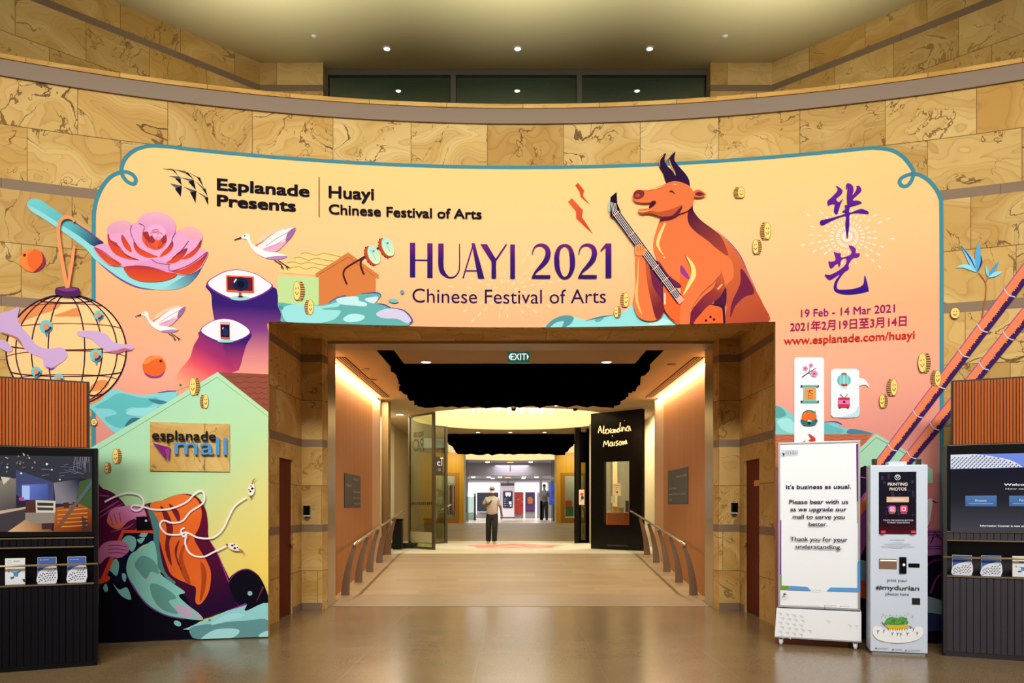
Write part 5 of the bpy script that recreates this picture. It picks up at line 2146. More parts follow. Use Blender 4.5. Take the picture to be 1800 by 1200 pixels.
A.done('painted_wave', mural)
A = art(fB, .0155)
A.hard([(1384, 628), (1702, 640), (1702, 880), (1500, 740)], '#8b4b3b')
for y in (655, 690, 725, 760, 795, 830):
    x0 = 1400 + (y - 628) * 1.28
    A.stroke([(x0 + (1702 - x0) * i / 6, y + (6 if i % 2 else -4)) for i in range(7)], 2.6, '#5e2c28', up=0)
A.done('painted_roof_tiles', mural)
A = art(fB, .0185)
A.hard([(1378, 626), (1702, 880), (1702, 2310), (560, 2330), (560, 1115)], ((760, 900), '#a4d9bc', (1600, 1900), '#ecd065', ((.45, '#b4d8a6'), (.7, '#d6d285'))))
A.stroke([(575, 1148), (1375, 660), (1700, 910)], 3, '#8a8a58', False)
A.done('painted_gable_house', mural)

# ---- lower left figures, ropes and water
A = art(fC, .021)
BLK = '#0b0717'
A.poly([(470, 560), (600, 600), (640, 640), (800, 640), (930, 740), (1000, 800), (1040, 860), (980, 905), (958, 920), (1012, 972), (1012, 1010), (470, 1010)], BLK)
A.poly([(470, 222), (520, 226), (570, 246), (620, 292), (645, 335), (690, 390), (682, 432), (610, 500), (548, 600), (520, 690), (470, 720)], '#571340')
for st in ([(500, 372), (560, 330), (620, 300)], [(502, 345), (560, 310), (600, 285)], [(500, 258), (550, 262)], [(560, 440), (640, 420), (675, 395)]):
    A.stroke(st, [3, 9, 3] if len(st) == 3 else 6, '#9a4a86', up=0)
A.poly([(600, 470), (640, 445), (772, 450), (772, 486), (700, 520), (650, 600), (640, 700), (560, 680), (530, 640)], '#0d1133')
for q in ([(612, 490), (640, 460), (680, 470), (685, 510), (665, 540), (640, 515)], [(550, 620), (580, 575), (600, 600), (590, 660), (560, 640)], [(570, 700), (600, 730), (640, 720), (660, 780), (610, 760)], [(520, 720), (535, 700), (545, 730), (532, 742)], [(700, 460), (750, 420), (735, 465)], [(690, 480), (730, 470), (710, 500)], [(615, 650), (635, 655), (632, 690), (618, 680)]):
    A.poly(q, '#7fc0bd', up=0)
A.stroke([(775, 438), (620, 440), (570, 560), (515, 690)], [16, 18, 20, 24], '#e24a2a', False)
A.poly([(500, 680), (540, 660), (556, 672), (540, 690), (500, 700)], '#e24a2a', up=0)
A.poly([(540, 378), (560, 332), (620, 312), (700, 310), (752, 332), (745, 352), (690, 372), (645, 390), (612, 422), (580, 426), (546, 402)], ((640, 310), '#d685bb', (600, 420), '#dc7040', ((.55, '#cf74a6'),)))
for st in ([(575, 350), (592, 405)], [(600, 345), (612, 395)], [(556, 365), (570, 410)]):
    A.stroke(st, 3, '#7a2a50', up=0)
A.poly([(498, 530), (540, 490), (612, 488), (650, 512), (644, 545), (600, 572), (545, 566), (500, 602)], '#c873ad')
for y in (508, 526, 544):
    A.stroke([(545, y + 4), (590, y), (640, y + 8)], 3, '#6a2a5a', up=0)
A.hard([(686, 366), (770, 362), (772, 432), (688, 434)], '#0a0a12')
A.ell(736, 385, 6, 6, '#cfd8e4')
# draped figure
A.poly([(726, 312), (800, 290), (900, 253), (985, 262), (1032, 322), (1046, 400), (1050, 470), (1100, 560), (1200, 806), (1110, 845), (1000, 870), (930, 760), (850, 700), (790, 560), (770, 430)], ((900, 300), '#6a0f2c', (1100, 800), '#24082f', ((.6, '#4a0c30'),)))
A.poly([(758, 302), (830, 280), (900, 254), (962, 262), (1000, 290), (1016, 350), (1002, 420), (978, 470), (1000, 520), (1042, 590), (1062, 652), (1050, 742), (1010, 802), (984, 790), (986, 722), (950, 702), (870, 662), (838, 600), (800, 470), (778, 380)], ((800, 280), '#e5742e', (1040, 780), '#e06a2a', ((.5, '#d85c24'),)))
for q in ([(808, 310), (848, 350), (872, 430), (852, 500), (866, 612), (832, 530), (840, 430), (822, 360)], [(850, 300), (900, 340), (905, 400), (885, 370)], [(905, 480), (890, 560), (925, 650), (895, 600), (880, 530)]):
    A.poly(q, '#701c26', up=0)
for q in ([(960, 460), (920, 560), (960, 690), (935, 690), (900, 600), (915, 520)], [(1010, 590), (1040, 640), (1030, 740), (1005, 790), (1015, 680)]):
    A.poly(q, '#a8441c', up=0)
A.poly([(738, 308), (772, 342), (802, 402), (804, 520), (832, 640), (884, 692), (862, 694), (800, 622), (776, 520), (770, 420)], '#4d8085')
A.stroke([(1052, 480), (1100, 562), (1150, 690), (1198, 806)], [2, 5, 6, 4], '#a02d8e')
# water pouring from the tablet
A.poly([(638, 610), (660, 552), (720, 520), (772, 486), (792, 560), (802, 640), (862, 692), (932, 742), (900, 760), (950, 810), (1004, 850), (1018, 882), (930, 874), (830, 852), (740, 802), (682, 722), (645, 660)], '#82c4bd')
for q in ([(680, 600), (720, 560), (780, 590), (800, 650), (760, 640), (740, 680), (700, 640)], [(760, 700), (830, 720), (890, 770), (850, 790), (900, 850), (820, 830), (770, 770)]):
    A.poly(q, '#5f9793', up=0)
for q in ([(880, 810), (940, 812), (970, 840), (960, 870), (900, 850)], [(720, 640), (745, 655), (760, 690), (738, 680)], [(985, 845), (1010, 860), (1012, 880), (990, 870)]):
    A.poly(q, '#b9a4c4', up=0)
A.stroke([(640, 660), (682, 730), (745, 806), (832, 856), (930, 878)], [3, 6, 8, 6, 3], '#6a3f8a')
# hill and foaming corner
A.poly([(1150, 692), (1190, 642), (1250, 628), (1302, 660), (1342, 740), (1352, 810), (1250, 840), (1195, 800)], BLK)
A.stroke([(1152, 690), (1192, 642), (1250, 628), (1302, 660)], [2, 5, 5, 2], '#7a2a7a')
A.ell(1258, 748, 12, 12, '#7fb8b4')
A.stroke([(1290, 790), (1325, 715)], [3, 10], '#5c2c3c')
A.poly([(950, 918), (1060, 872), (1150, 832), (1240, 800), (1236, 836), (1350, 796), (1352, 925), (958, 930)], '#8fd0d8')
A.poly([(955, 924), (1100, 896), (1240, 884), (1352, 884), (1352, 1010), (1040, 1010)], '#5f929a')
for q in ([(1010, 985), (1080, 930), (1190, 925), (1200, 950), (1130, 985)], [(1300, 960), (1352, 935), (1352, 990)], [(1060, 905), (1150, 850), (1230, 855), (1180, 880)]):
    A.poly(q, '#9fdbe4', up=0)
A.stroke([(1150, 832), (1240, 800)], [2, 9], '#8a2d96')
A.ell(895, 898, 20, 13, '#7fc0bd', rot=.5)
A.ell(1056, 880, 7, 6, '#5f929a')
# ropes
RO = '#efe9ee'
A.stroke([(530, 292), (580, 266), (640, 247), (700, 256), (726, 290), (716, 322), (690, 335), (664, 324), (674, 308), (712, 312), (780, 330), (860, 325), (940, 292), (982, 250), (1012, 236), (1030, 256), (1020, 300), (960, 340), (920, 386), (870, 396), (824, 384), (808, 410), (840, 450), (900, 455), (940, 444), (1000, 470), (1070, 470), (1120, 430), (1150, 370), (1184, 310), (1240, 270)], 9, RO)
A.stroke([(930, 420), (912, 436), (926, 466), (940, 450), (934, 500), (960, 550), (1020, 566), (1080, 540), (1140, 512)], 9, RO)
for (x, y, r) in ((1266, 230, -1.45), (1178, 516, .35)):
    c, s = math.cos(r), math.sin(r)
    P = lambda a, b: (x + a * c - b * s, y + a * s + b * c)
    A.stroke([P(-42, 2), P(-24, 0)], 8, '#9a4a2a')
    A.poly([P(-28, -8), P(0, -16), P(26, -8), P(34, 6), P(4, 16), P(-24, 10)], '#efe9e6')
    A.stroke([P(26, 0), P(48, 4), P(58, 16)], [8, 6, 3], '#c06a48')
    for a, b, q in ((-10, -4, 6), (6, 4, 7), (18, -4, 4), (-2, -12, 4)):
        A.ell(*P(a, b), q, q * .8, '#15101a', n=10)
A.done('painted_rope_figures', mural)

# ---- boat house, rattle drum and wave in the middle left
A = art(fD, .0085)
A.poly([(400, 436), (470, 368), (580, 288), (935, 292), (720, 470), (400, 446)], '#dfc47e', sm=False)
A.hard([(395, 474), (722, 486), (722, 712), (400, 700)], '#b3d192')
for st in ([(580, 300), (620, 290), (700, 310), (760, 295), (840, 310), (895, 322)], [(525, 335), (570, 325), (640, 350), (700, 335), (780, 350), (838, 356)], [(468, 372), (520, 362), (580, 380), (640, 365), (710, 380), (792, 392)], [(490, 412), (560, 400), (620, 420), (680, 405), (745, 426)]):
    A.stroke(st, 4, '#a3823c', up=0)
A.hard([(697, 455), (955, 288), (1196, 465), (1194, 497), (1172, 484), (1172, 700), (722, 712), (722, 476), (699, 484)], '#c9763f')
A.stroke([(722, 462), (955, 325), (1162, 476)], 4, '#97532a', False)
A.done('painted_boat_house', mural)
A = art(fD, .0135)
A.stroke([(945, 542), (918, 470), (930, 420), (1000, 372), (1105, 310), (1215, 240)], 15, '#481a22')
A.stroke([(1080, 465), (1055, 400), (1058, 352), (1092, 318)], 15, '#481a22', up=0)
for cx, cy in ((1150, 310), (1262, 248)):
    A.ell(cx - 14, cy + 6, 46, 82, '#b4472a', rot=-.42)
    for k in range(7):
        t = 1.9 + k * .42
        a, b = 46 * math.cos(t), 82 * math.sin(t)
        A.ell(cx - 14 + a * math.cos(-.42) - b * math.sin(-.42), cy + 6 + a * math.sin(-.42) + b * math.cos(-.42), 5, 5, '#3a1418', n=8, up=1 if k == 0 else 0)
    A.ell(cx + 8, cy, 44, 78, ((cx, cy - 70), '#a2d8cf', (cx, cy + 70), '#cde0b4'), rot=-.42)
    A.stroke([(cx - 10, cy - 34), (cx + 22, cy + 36)], 3, '#5aa09c')
    A.ell(cx + 6, cy - 30, 9, 7, '#3c7f88', n=10, up=0)
A.done('painted_rattle_drum', mural)
A = art(fD, .0225)
A.poly([(398, 690), (480, 694), (600, 705), (720, 706), (800, 690), (860, 652), (940, 628), (930, 660), (1000, 640), (1060, 615), (1180, 608), (1216, 626), (1200, 650), (1170, 692), (1240, 702), (1300, 726), (1380, 742), (1440, 780), (1466, 832), (1440, 860), (1380, 870), (960, 870), (470, 870), (425, 770)], '#5ca5a6')
for q, c in (([(430, 740), (520, 700), (640, 706), (760, 712), (900, 676), (870, 720), (780, 728), (750, 740), (880, 746), (892, 768), (830, 825), (640, 860), (480, 850)], '#8fd3d6'), ([(860, 660), (940, 640), (1030, 640), (1040, 670), (1100, 690), (1090, 716), (1000, 710), (900, 700)], '#b4dee4'),
             ([(1090, 655), (1190, 640), (1165, 692), (1110, 680)], '#c3d6e6'), ([(915, 815), (980, 775), (1082, 790), (1060, 828), (960, 842)], '#a6dce2'), ([(1175, 776), (1250, 736), (1380, 742), (1440, 790), (1460, 836), (1420, 850), (1340, 815), (1230, 810)], '#c2c0de'), ([(405, 715), (440, 712), (440, 740), (415, 735)], '#4e8f92')):
    A.poly(q, c, up=0 if c != '#8fd3d6' else 1)
for st in ([(800, 690), (860, 652), (938, 630)], [(1060, 615), (1180, 608), (1214, 628)], [(1300, 726), (1400, 752), (1460, 822), (1440, 850)], [(1180, 694), (1240, 702), (1290, 728)]):
    A.stroke(st, [3, 9, 9] if len(st) == 3 else [3, 10, 14, 8], '#564a96')
A.ell(1312, 672, 40, 17, '#6fb4b8', rot=.12)
A.ell(1382, 603, 16, 15, '#5f93a4')
A.done('painted_wave', mural)

# ---- ox with guitar
A = art(fF, .009)
A.poly([(0, 1140), (50, 1095), (120, 1074), (190, 1088), (250, 1102), (330, 1080), (420, 1070), (480, 1052), (550, 1008), (640, 1040), (720, 1050), (820, 1100), (840, 1160), (0, 1160)], '#8ad2d6')
for q, c in (([(0, 1140), (50, 1095), (120, 1074), (170, 1086), (150, 1130), (100, 1150), (110, 1110), (60, 1120), (20, 1150)], '#4f8c98'), ([(330, 1085), (360, 1078), (350, 1100), (320, 1116), (300, 1105)], '#5aa0a6'), ([(240, 1110), (330, 1082), (420, 1072), (350, 1088)], '#3f6f88'), ([(640, 1115), (700, 1090), (790, 1120), (660, 1140)], '#b0e2e4')):
    A.poly(q, c, up=0 if c != '#4f8c98' else 1)
A.done('painted_wave', mural)
A = art(fF, .0165)
OX, OXD, OXP = '#dc7140', '#b4512e', '#5c1a3c'
A.poly([(752, 266), (725, 200), (698, 150), (704, 105), (742, 70), (734, 112), (752, 152), (790, 190), (812, 262)], '#2b1236')
A.poly([(798, 260), (802, 195), (766, 142), (760, 106), (800, 63), (794, 110), (822, 152), (866, 202), (888, 245), (886, 292), (850, 270)], '#2b1236', up=0)
A.stroke([(704, 160), (704, 115), (730, 82)], [2, 7, 2], '#d9a06c')
A.stroke([(764, 110), (770, 140), (798, 188)], [3, 8, 2], '#d9a06c', up=0)
A.poly([(705, 495), (760, 470), (850, 440), (900, 360), (914, 430), (980, 508), (1060, 560), (1132, 630), (1202, 720), (1242, 810), (1300, 920), (1346, 1010), (1378, 1120), (1180, 1140), (960, 1140), (830, 1140), (835, 900), (780, 860), (720, 780), (675, 700), (665, 630), (680, 560)], OX)
A.poly([(1040, 550), (1132, 630), (1202, 720), (1242, 810), (1300, 920), (1346, 1010), (1378, 1120), (1130, 1140), (1120, 1020), (1112, 900), (1160, 840), (1150, 740), (1080, 650)], ((1060, 560), '#d6693a', (1340, 1100), '#a4442c'))
A.poly([(1206, 788), (1250, 840), (1290, 935), (1230, 962), (1172, 1020), (1142, 1090), (1150, 1000), (1202, 880)], '#6b1f3c')
A.poly([(905, 385), (914, 432), (962, 490), (1040, 548), (1090, 600), (1128, 706), (1060, 664), (1000, 612), (930, 562), (886, 512), (877, 450)], ((900, 420), '#471435', (1120, 690), '#9c4032'))
A.stroke([(1060, 556), (1140, 628), (1206, 712), (1250, 812), (1300, 918)], [2, 5, 6, 5, 2], '#93338c')
A.poly([(1075, 790), (1112, 905), (1112, 1020), (1050, 985), (1000, 1040), (940, 1125), (884, 1125), (900, 1050), (970, 962), (1040, 900)], ((1080, 820), '#c05a34', (940, 1060), '#6a1c38', ((.45, '#8c3430'),)))
A.poly([(1115, 905), (1108, 1020), (1035, 1005), (1080, 960)], '#4c1438')
A.stroke([(1062, 916), (1092, 884)], [14, 10], '#eb9a62')
A.stroke([(738, 505), (702, 585), (692, 645), (724, 702)], [10, 22, 18, 4], '#f6cb80')
A.ell(731, 720, 7, 6, '#f6cb80')
# guitar body and shadowed gap
A.poly([(640, 782), (690, 740), (760, 830), (838, 895), (760, 900), (722, 890), (722, 1060), (660, 970)], '#6a1f44')
A.poly([(722, 884), (760, 900), (834, 950), (836, 805), (900, 862), (860, 960), (835, 1060), (832, 1140), (780, 1110), (740, 1064), (724, 1000)], '#e7612c')
A.poly([(836, 768), (870, 810), (892, 860), (838, 820)], '#93338c')
A.stroke([(722, 884), (722, 1000), (742, 1064), (800, 1120)], [3, 6, 6, 3], '#2b1236', up=0)
A.stroke([(736, 940), (736, 1010)], 8, '#f3dcc8')
A.poly([(918, 1140), (962, 1064), (1020, 1012), (1084, 1036), (1094, 1140)], '#e0622e')
A.stroke([(1020, 1010), (1098, 1022), (1104, 1130)], [6, 16, 14], '#2b1236', False)
for x, y in ((1018, 1088), (1040, 1104), (990, 1110)):
    A.ell(x, y, 8, 8, '#3a1422', n=12, up=0)
# strumming arm
A.poly([(866, 700), (1075, 792), (1040, 870), (960, 945), (900, 1040), (884, 1140), (826, 1140), (832, 1040), (852, 950), (896, 890), (926, 830), (915, 770)], OX)
A.stroke([(868, 712), (905, 770), (912, 830), (882, 892), (848, 955)], [4, 24, 32, 22, 4], '#f7d07e')
# fretting arm
A.poly([(556, 690), (604, 684), (628, 740), (642, 820), (652, 900), (690, 980), (726, 1060), (692, 1105), (622, 1112), (566, 1082), (540, 1000), (556, 900)], OX)
A.poly([(612, 700), (642, 800), (662, 900), (722, 1000), (728, 1060), (684, 1104), (652, 1000), (624, 860)], ((612, 850), OXD, (720, 1000), '#70222f'))
A.stroke([(572, 730), (566, 860), (560, 980), (590, 1070)], [4, 10, 18, 6], '#f2b468')
# neck, strings, headstock
A.hard([(398, 350), (436, 317), (440, 390), (462, 440), (430, 487), (397, 466)], '#140d20')
A.stroke([(424, 440), (834, 992)], 50, '#1c1230', False)
for k in range(4):
    o = -16 + 10.5 * k
    A.stroke([(402 + k * 9, 380 + k * 3), (424 + o * .8, 440 - o * .6), (834 + o * .8, 992 - o * .6)], 3.4, '#e9dfe0', False, up=1 if k == 0 else 0)
for f in (.02, .25, .45, .62, .76, .88):
    x, y = 424 + 410 * f, 440 + 552 * f
    A.stroke([(x - 21, y + 16), (x + 21, y - 16)], 5, '#d98f78', up=0)
for k in range(5):
    A.ell(390, 378 + 13 * k, 8, 5, '#8ccfc8', n=10, up=0)
A.hard([(800, 980), (834, 955), (858, 985), (824, 1012)], '#eea090')
# hand on the neck
A.poly([(550, 658), (574, 642), (604, 652), (614, 690), (600, 708), (556, 708)], '#e88a4c')
for x in (566, 582, 597):
    A.stroke([(x, 652), (x + 3, 690)], 3, '#8f4028', up=0)
# head
A.poly([(906, 322), (936, 304), (966, 314), (990, 338), (950, 352), (914, 346)], '#d56a3a')
A.poly([(920, 330), (950, 318), (978, 335), (945, 344)], '#6b2434')
A.poly([(536, 345), (545, 318), (568, 306), (602, 308), (650, 300), (720, 276), (790, 252), (850, 264), (890, 288), (914, 330), (908, 392), (880, 432), (830, 452), (770, 470), (700, 464), (640, 446), (600, 454), (570, 442), (572, 426), (600, 424), (640, 414), (652, 385), (600, 387), (548, 376)], OX)
A.poly([(592, 452), (640, 436), (700, 442), (780, 424), (842, 400), (812, 448), (740, 478), (700, 468), (640, 450)], OXD)
A.poly([(702, 500), (716, 474), (780, 464), (842, 404), (822, 456), (770, 482), (726, 488)], OXP)
A.poly([(636, 418), (648, 382), (672, 374), (678, 392), (652, 416)], '#431628')
A.poly([(540, 350), (545, 322), (572, 308), (602, 316), (606, 340), (580, 362), (552, 362)], '#7c2c30')
A.ell(566, 342, 14, 10, '#ab4a3a')
A.stroke([(760, 322), (776, 315), (796, 332)], [3, 9, 3], '#431628')
A.stroke([(615, 312), (680, 298), (735, 280)], [2, 12, 2], '#f0ab6c')
A.ell(797, 276, 10, 4, '#f6cb80')
A.stroke([(566, 436), (600, 444), (650, 432)], [4, 8, 3], '#f0ab6c')
A.done('painted_ox', mural)
A = art(fF, .009)
A.hard([(180, 268), (198, 254), (236, 300), (228, 334), (273, 390), (214, 342), (207, 310)], '#cf4a26')
A.done('painted_lightning', mural)
A = art(fF, .009)
A.hard([(135, 372), (160, 348), (229, 424), (222, 464), (291, 572), (187, 476), (184, 430)], ((140, 360), '#d8613a', (280, 560), '#b93a1c'))
A.done('painted_lightning', mural)


# ---- coins
def coin(x, y, h, w, side):
    """side: -1 rim on the left, 1 rim on the right, 0 face on"""
    A = art(None, .028)
    if side:
        A.ell(x + side * w * .28, y, w * .46, h * .5, '#c79c58', n=20)
        A.layer += 1
        for k in range(8):
            yy = y - h * .42 + h * .84 * k / 7
            e = math.sqrt(max(0.05, 1 - ((yy - y) / (h * .5)) ** 2)) * w * .46
            xs = sorted((x + side * w * .28, x + side * (w * .28 + e)))
            A.rect(xs[0], yy - h * .026, xs[1], yy + h * .026, '#54342c', up=0)
    A.ell(x - side * w * .1, y, w * (.42 if side else .5), h * .5, '#7c5a30', n=20)
    A.ell(x - side * w * .1, y, w * (.42 if side else .5) - .6, h * .5 - .7, '#f0cf78', n=20)
    cx = x - side * w * .1
    A.stroke([(cx - w * .2, y + h * .08), (cx, y + h * .2), (cx + w * .2, y + h * .05)], 1.0, '#3a2a1a')
    A.ell(cx - w * .12, y - h * .12, .8, 1.1, '#3a2a1a', n=8, up=0)
    A.ell(cx + w * .14, y - h * .14, .8, 1.1, '#3a2a1a', n=8, up=0)
    A.done('painted_coin', mural)


for c in ((524, 512, 34, 16, 1), (545, 541, 27, 13, -1), (341, 680, 32, 15, 1), (361, 706, 25, 12, -1), (205, 802, 27, 13, 1), (189, 822, 19, 10, 1), (166, 742, 13, 11, 0), (1301, 340, 20, 16, -1), (1347, 407, 31, 15, -1), (1329, 435, 26, 13, 1),
          (1099, 528, 26, 12, -1), (1084, 549, 21, 10, 1), (1622, 638, 35, 18, 1), (1646, 665, 29, 14, -1), (1569, 681, 30, 15, -1), (1551, 705, 25, 12, 1), (1678, 551, 20, 17, 0)):
    coin(*c)

# ---- speech panels, right
A = art(fH, .018)
A.rect(172, 180, 368, 900, '#e3e9f3', r=22)
A.stroke([(222, 314), (262, 285), (318, 252)], [7, 6, 4], '#2c1c24')
A.stroke([(262, 285), (285, 296), (300, 312)], 4, '#2c1c24', up=0)
A.stroke([(268, 280), (275, 250)], 3, '#2c1c24', up=0)
for x, y, r in ((244, 256, 17), (282, 234, 13), (303, 290, 22)):
    for k in range(5):
        a = 2 * PI * k / 5
        A.ell(x + r * .55 * math.cos(a), y + r * .55 * math.sin(a), r * .52, r * .52, '#d488b8', n=12, up=1 if k == 0 else 0)
    A.ell(x, y, r * .28, r * .28, '#7c2a5a', n=10)
A.rect(232, 364, 316, 482, '#7cc0bc')
A.rect(240, 384, 308, 462, '#e2904c')
for y in (372, 474):
    A.rect(222, y - 4, 326, y + 4, '#5aa09c', up=0)
    A.ell(220, y, 8, 8, '#40202c', n=10, up=0)
    A.ell(326, y, 8, 8, '#40202c', n=10, up=0)
for st in ([(256, 405), (292, 402)], [(274, 396), (262, 425)], [(268, 410), (292, 424)], [(262, 432), (288, 432), (288, 450), (262, 450), (262, 432)]):
    A.stroke(st, 3, '#5c2c1c', False, up=0)
A.stroke([(222, 592), (232, 548), (268, 532), (304, 548), (314, 592)], 8, '#33696c')
for x, y in ((245, 575), (292, 570), (268, 560)):
    A.ell(x, y, 26, 24, '#e0682c', up=0)
A.poly([(214, 592), (268, 606), (322, 592), (312, 622), (290, 632), (246, 632), (224, 622)], '#2f6a6c')
A.hard([(268, 604), (280, 616), (268, 628), (256, 616)], '#122428')
A.poly([(290, 548), (308, 536), (312, 552)], '#4f9a5a', up=0)
A.poly([(262, 684), (292, 700), (310, 720), (296, 752), (268, 742), (238, 756), (228, 736), (262, 726), (282, 716)], '#c23a28')
A.poly([(244, 732), (262, 728), (268, 742), (244, 750)], '#efe6e2')
A.done('painted_speech_panel', mural)
A = art(fH, .018)
A.rect(412, 256, 600, 577, '#dfe9f3', r=28)
A.poly([(596, 320), (640, 330), (668, 382), (640, 362), (596, 366)], '#dbe7f2', up=0)
A.poly([(600, 500), (600, 560), (560, 577), (470, 577), (560, 550)], '#b9d6e6')
A.ell(499, 332, 45, 40, '#5fb3b6')
for m in (-.55, 0, .55):
    A.ell(499 + 40 * m, 332, 9, 36, '#7fcaca' if m else '#93d6d2', n=18, up=1 if m == -.55 else 0)
A.rect(482, 286, 516, 295, '#b04a34')
A.rect(480, 358, 520, 370, '#a83a34', up=0)
A.rect(497, 280, 501, 288, '#5a2420', up=0)
A.rect(484, 376, 516, 384, '#c9d4dc', up=0)
A.stroke([(474, 424), (496, 448)], 4, '#5a4a8a')
A.stroke([(522, 424), (502, 448)], 4, '#5a4a8a', up=0)
A.rect(460, 446, 537, 512, '#c4344c', r=8)
A.rect(462, 464, 537, 490, '#d878b4')
A.ell(499, 476, 10, 8, '#6a1c4c', n=12)
A.rect(466, 510, 476, 518, '#8a2438')
A.rect(520, 510, 530, 518, '#8a2438', up=0)
A.done('painted_speech_bubble', mural)
A = art(fH, .0085)
A.poly([(-20, 455), (42, 490), (100, 510), (172, 562), (240, 600), (370, 608), (440, 604), (486, 620), (466, 640), (540, 650), (620, 662), (690, 684), (370, 720), (-20, 720)], '#79c2c6')
for q, c in (([(42, 500), (90, 515), (120, 560), (60, 580), (42, 560)], '#579ea2'), ([(60, 600), (130, 580), (172, 620), (172, 680), (100, 660)], '#9bd8dc'), ([(540, 652), (620, 662), (690, 684), (600, 690), (520, 680)], '#3f7f98'), ([(370, 615), (440, 640), (500, 660), (460, 690), (370, 690)], '#62b0b8')):
    A.poly(q, c, up=1 if c == '#579ea2' else 0)
A.stroke([(370, 608), (440, 604), (486, 622)], [3, 9, 9], '#6a3a92')
A.done('painted_wave', mural)
A = art(fH, .0125)
A.hard([(-20, 690), (690, 684), (600, 790), (600, 900), (-20, 920)], '#b9684c')
for k in range(9):
    y = 700 + k * 22
    A.stroke([(-10 + 66 * i, y + (7 if i % 2 else -6)) for i in range(11)], 3, '#8f4a3a', up=0)
A.done('painted_roof_tiles', mural)
A = art(fH, .0155)
A.hard([(560, 815), (710, 682), (900, 790), (1085, 920), (1085, 1010), (560, 1010)], '#a0d0b4')
A.stroke([(600, 815), (712, 708), (880, 800), (1010, 890)], 3.5, '#4d6a5a', False)
A.done('painted_gable_house', mural)


# ---- two long red chopsticks
def pole(pts, w0, w1, rings):
    A = art(None, .024)
    (xa, ya), (xb, yb) = pts
    L = math.hypot(xb - xa, yb - ya)
    dx, dy = (xb - xa) / L, (yb - ya) / L
    nx, ny = dy, -dx          # towards the lower right side
    if nx < 0:
        nx, ny = -nx, -ny
    A.stroke(pts, [w0, w1], '#e8835a', False)
    rng = random.Random(int(xa))
    n = int(L / 2.2)
    edge = []
    for i in range(n + 1):
        f = i / n
        w = w0 + (w1 - w0) * f
        j = w * (.10 + (.16 if i % 2 else -.03) * rng.random())
        edge.append((xa + dx * L * f + nx * j, ya + dy * L * f + ny * j))
    far = [(xa + nx * w0 * .5, ya + ny * w0 * .5), (xb + nx * w1 * .5, yb + ny * w1 * .5)]
    A.hard(edge + [far[1], far[0]], '#3a2058')
    A.stroke([(xa - nx * w0 * .47, ya - ny * w0 * .47), (xb - nx * w1 * .47, yb - ny * w1 * .47)], 1.6, '#9a4a9a', False)
    for f in rings:
        w = w0 + (w1 - w0) * f
        x, y = xa + dx * L * f, ya + dy * L * f
        A.stroke([(x - nx * w * .5, y - ny * w * .5 - 1), (x + dx * 3, y + dy * 3), (x + nx * w * .5, y + ny * w * .5 - 1)], 1.7, '#cdd2e6')
    A.done('painted_chopstick', mural)


pole([(1818, 458), (1540, 824)], 25, 20, (.16, .33, .45, .60, .74, .90))
pole([(1822, 530), (1582, 824)], 25, 20, (.21, .39, .58, .75, .92))

# ---- strelitzia by the right edge
A = art(fG, .0085)
A.stroke([(1218, 1000), (1232, 930), (1240, 860), (1238, 800), (1200, 745)], [12, 8, 6, 6, 6], '#a8603c')
A.stroke([(1238, 800), (1256, 770)], 5, '#a8603c', up=0)
for q, c in (([(1070, 716), (1110, 696), (1160, 706), (1192, 742), (1150, 730), (1110, 716)], '#8fd8ee'), ([(1100, 590), (1150, 640), (1190, 690), (1192, 742), (1150, 700), (1120, 640)], '#7fcbe6'), ([(1198, 576), (1212, 640), (1216, 690), (1190, 742), (1180, 690), (1180, 630)], '#57a8da'), ([(1238, 704), (1254, 730), (1256, 768), (1240, 745)], '#7fcbe6'), ([(1314, 680), (1300, 720), (1256, 770), (1270, 730)], '#4a9ad0'), ([(1332, 740), (1300, 764), (1254, 772), (1290, 742)], '#8fd8ee')):
    A.poly(q, c)
A.stroke([(1100, 592), (1150, 660), (1180, 720)], [2, 8, 3], '#4a3aa0')
A.stroke([(1212, 650), (1214, 690), (1192, 740)], [3, 10, 3], '#2d2a80')
A.done('painted_bird_of_paradise', mural)

# ---- what shows of the lower right of the print, between the stands
A = art(None, .030)
A.poly([(1496, 830), (1520, 818), (1545, 835), (1560, 900), (1590, 960), (1620, 975), (1640, 965), (1664, 985), (1664, 1170), (1490, 1170), (1490, 900)], '#160b22', sm=False)
A.poly([(1500, 905), (1524, 862), (1530, 900), (1520, 960), (1500, 985)], '#8a3a92')
A.poly([(1498, 900), (1526, 868), (1528, 884), (1500, 918)], '#d06a3a')
A.stroke([(1502, 836), (1530, 842)], 1.4, '#9a4a9a')
A.poly([(1500, 985), (1530, 990), (1528, 1020), (1500, 1015)], '#6fa6b4')
A.poly([(1500, 1020), (1530, 1024), (1528, 1050), (1500, 1044)], '#c4562c')
A.hard([(1606, 930), (1664, 930), (1664, 972), (1606, 980)], '#9a5a9e')
for y in (934, 939, 959, 963):
    A.rect(1612, y, 1657, y + 1.3, '#1c1024', up=0)
A.stroke([(1634, 955), (1640, 944), (1648, 940), (1656, 951)], 1.6, '#1c1024', False)
A.stroke([(1637, 946), (1642, 933), (1648, 946)], 1.6, '#1c1024', False, up=0)
A.stroke([(1618, 1000), (1640, 985), (1660, 982)], 4, '#5c2058')
A.stroke([(1634, 1042), (1646, 1014), (1660, 1008)], 4, '#6c2a66', up=0)
A.poly([(1606, 1046), (1634, 1048), (1664, 1060), (1664, 1080), (1620, 1074)], '#7c96a0')
A.poly([(1606, 1076), (1664, 1082), (1664, 1104), (1606, 1106)], '#2a2f5c')
A.done('painted_dark_figures', mural)
A = art(None, .030)
A.poly([(1628, 880), (1633, 876), (1639, 878), (1638, 888), (1632, 920), (1620, 930), (1622, 900)], '#d8d4dc')
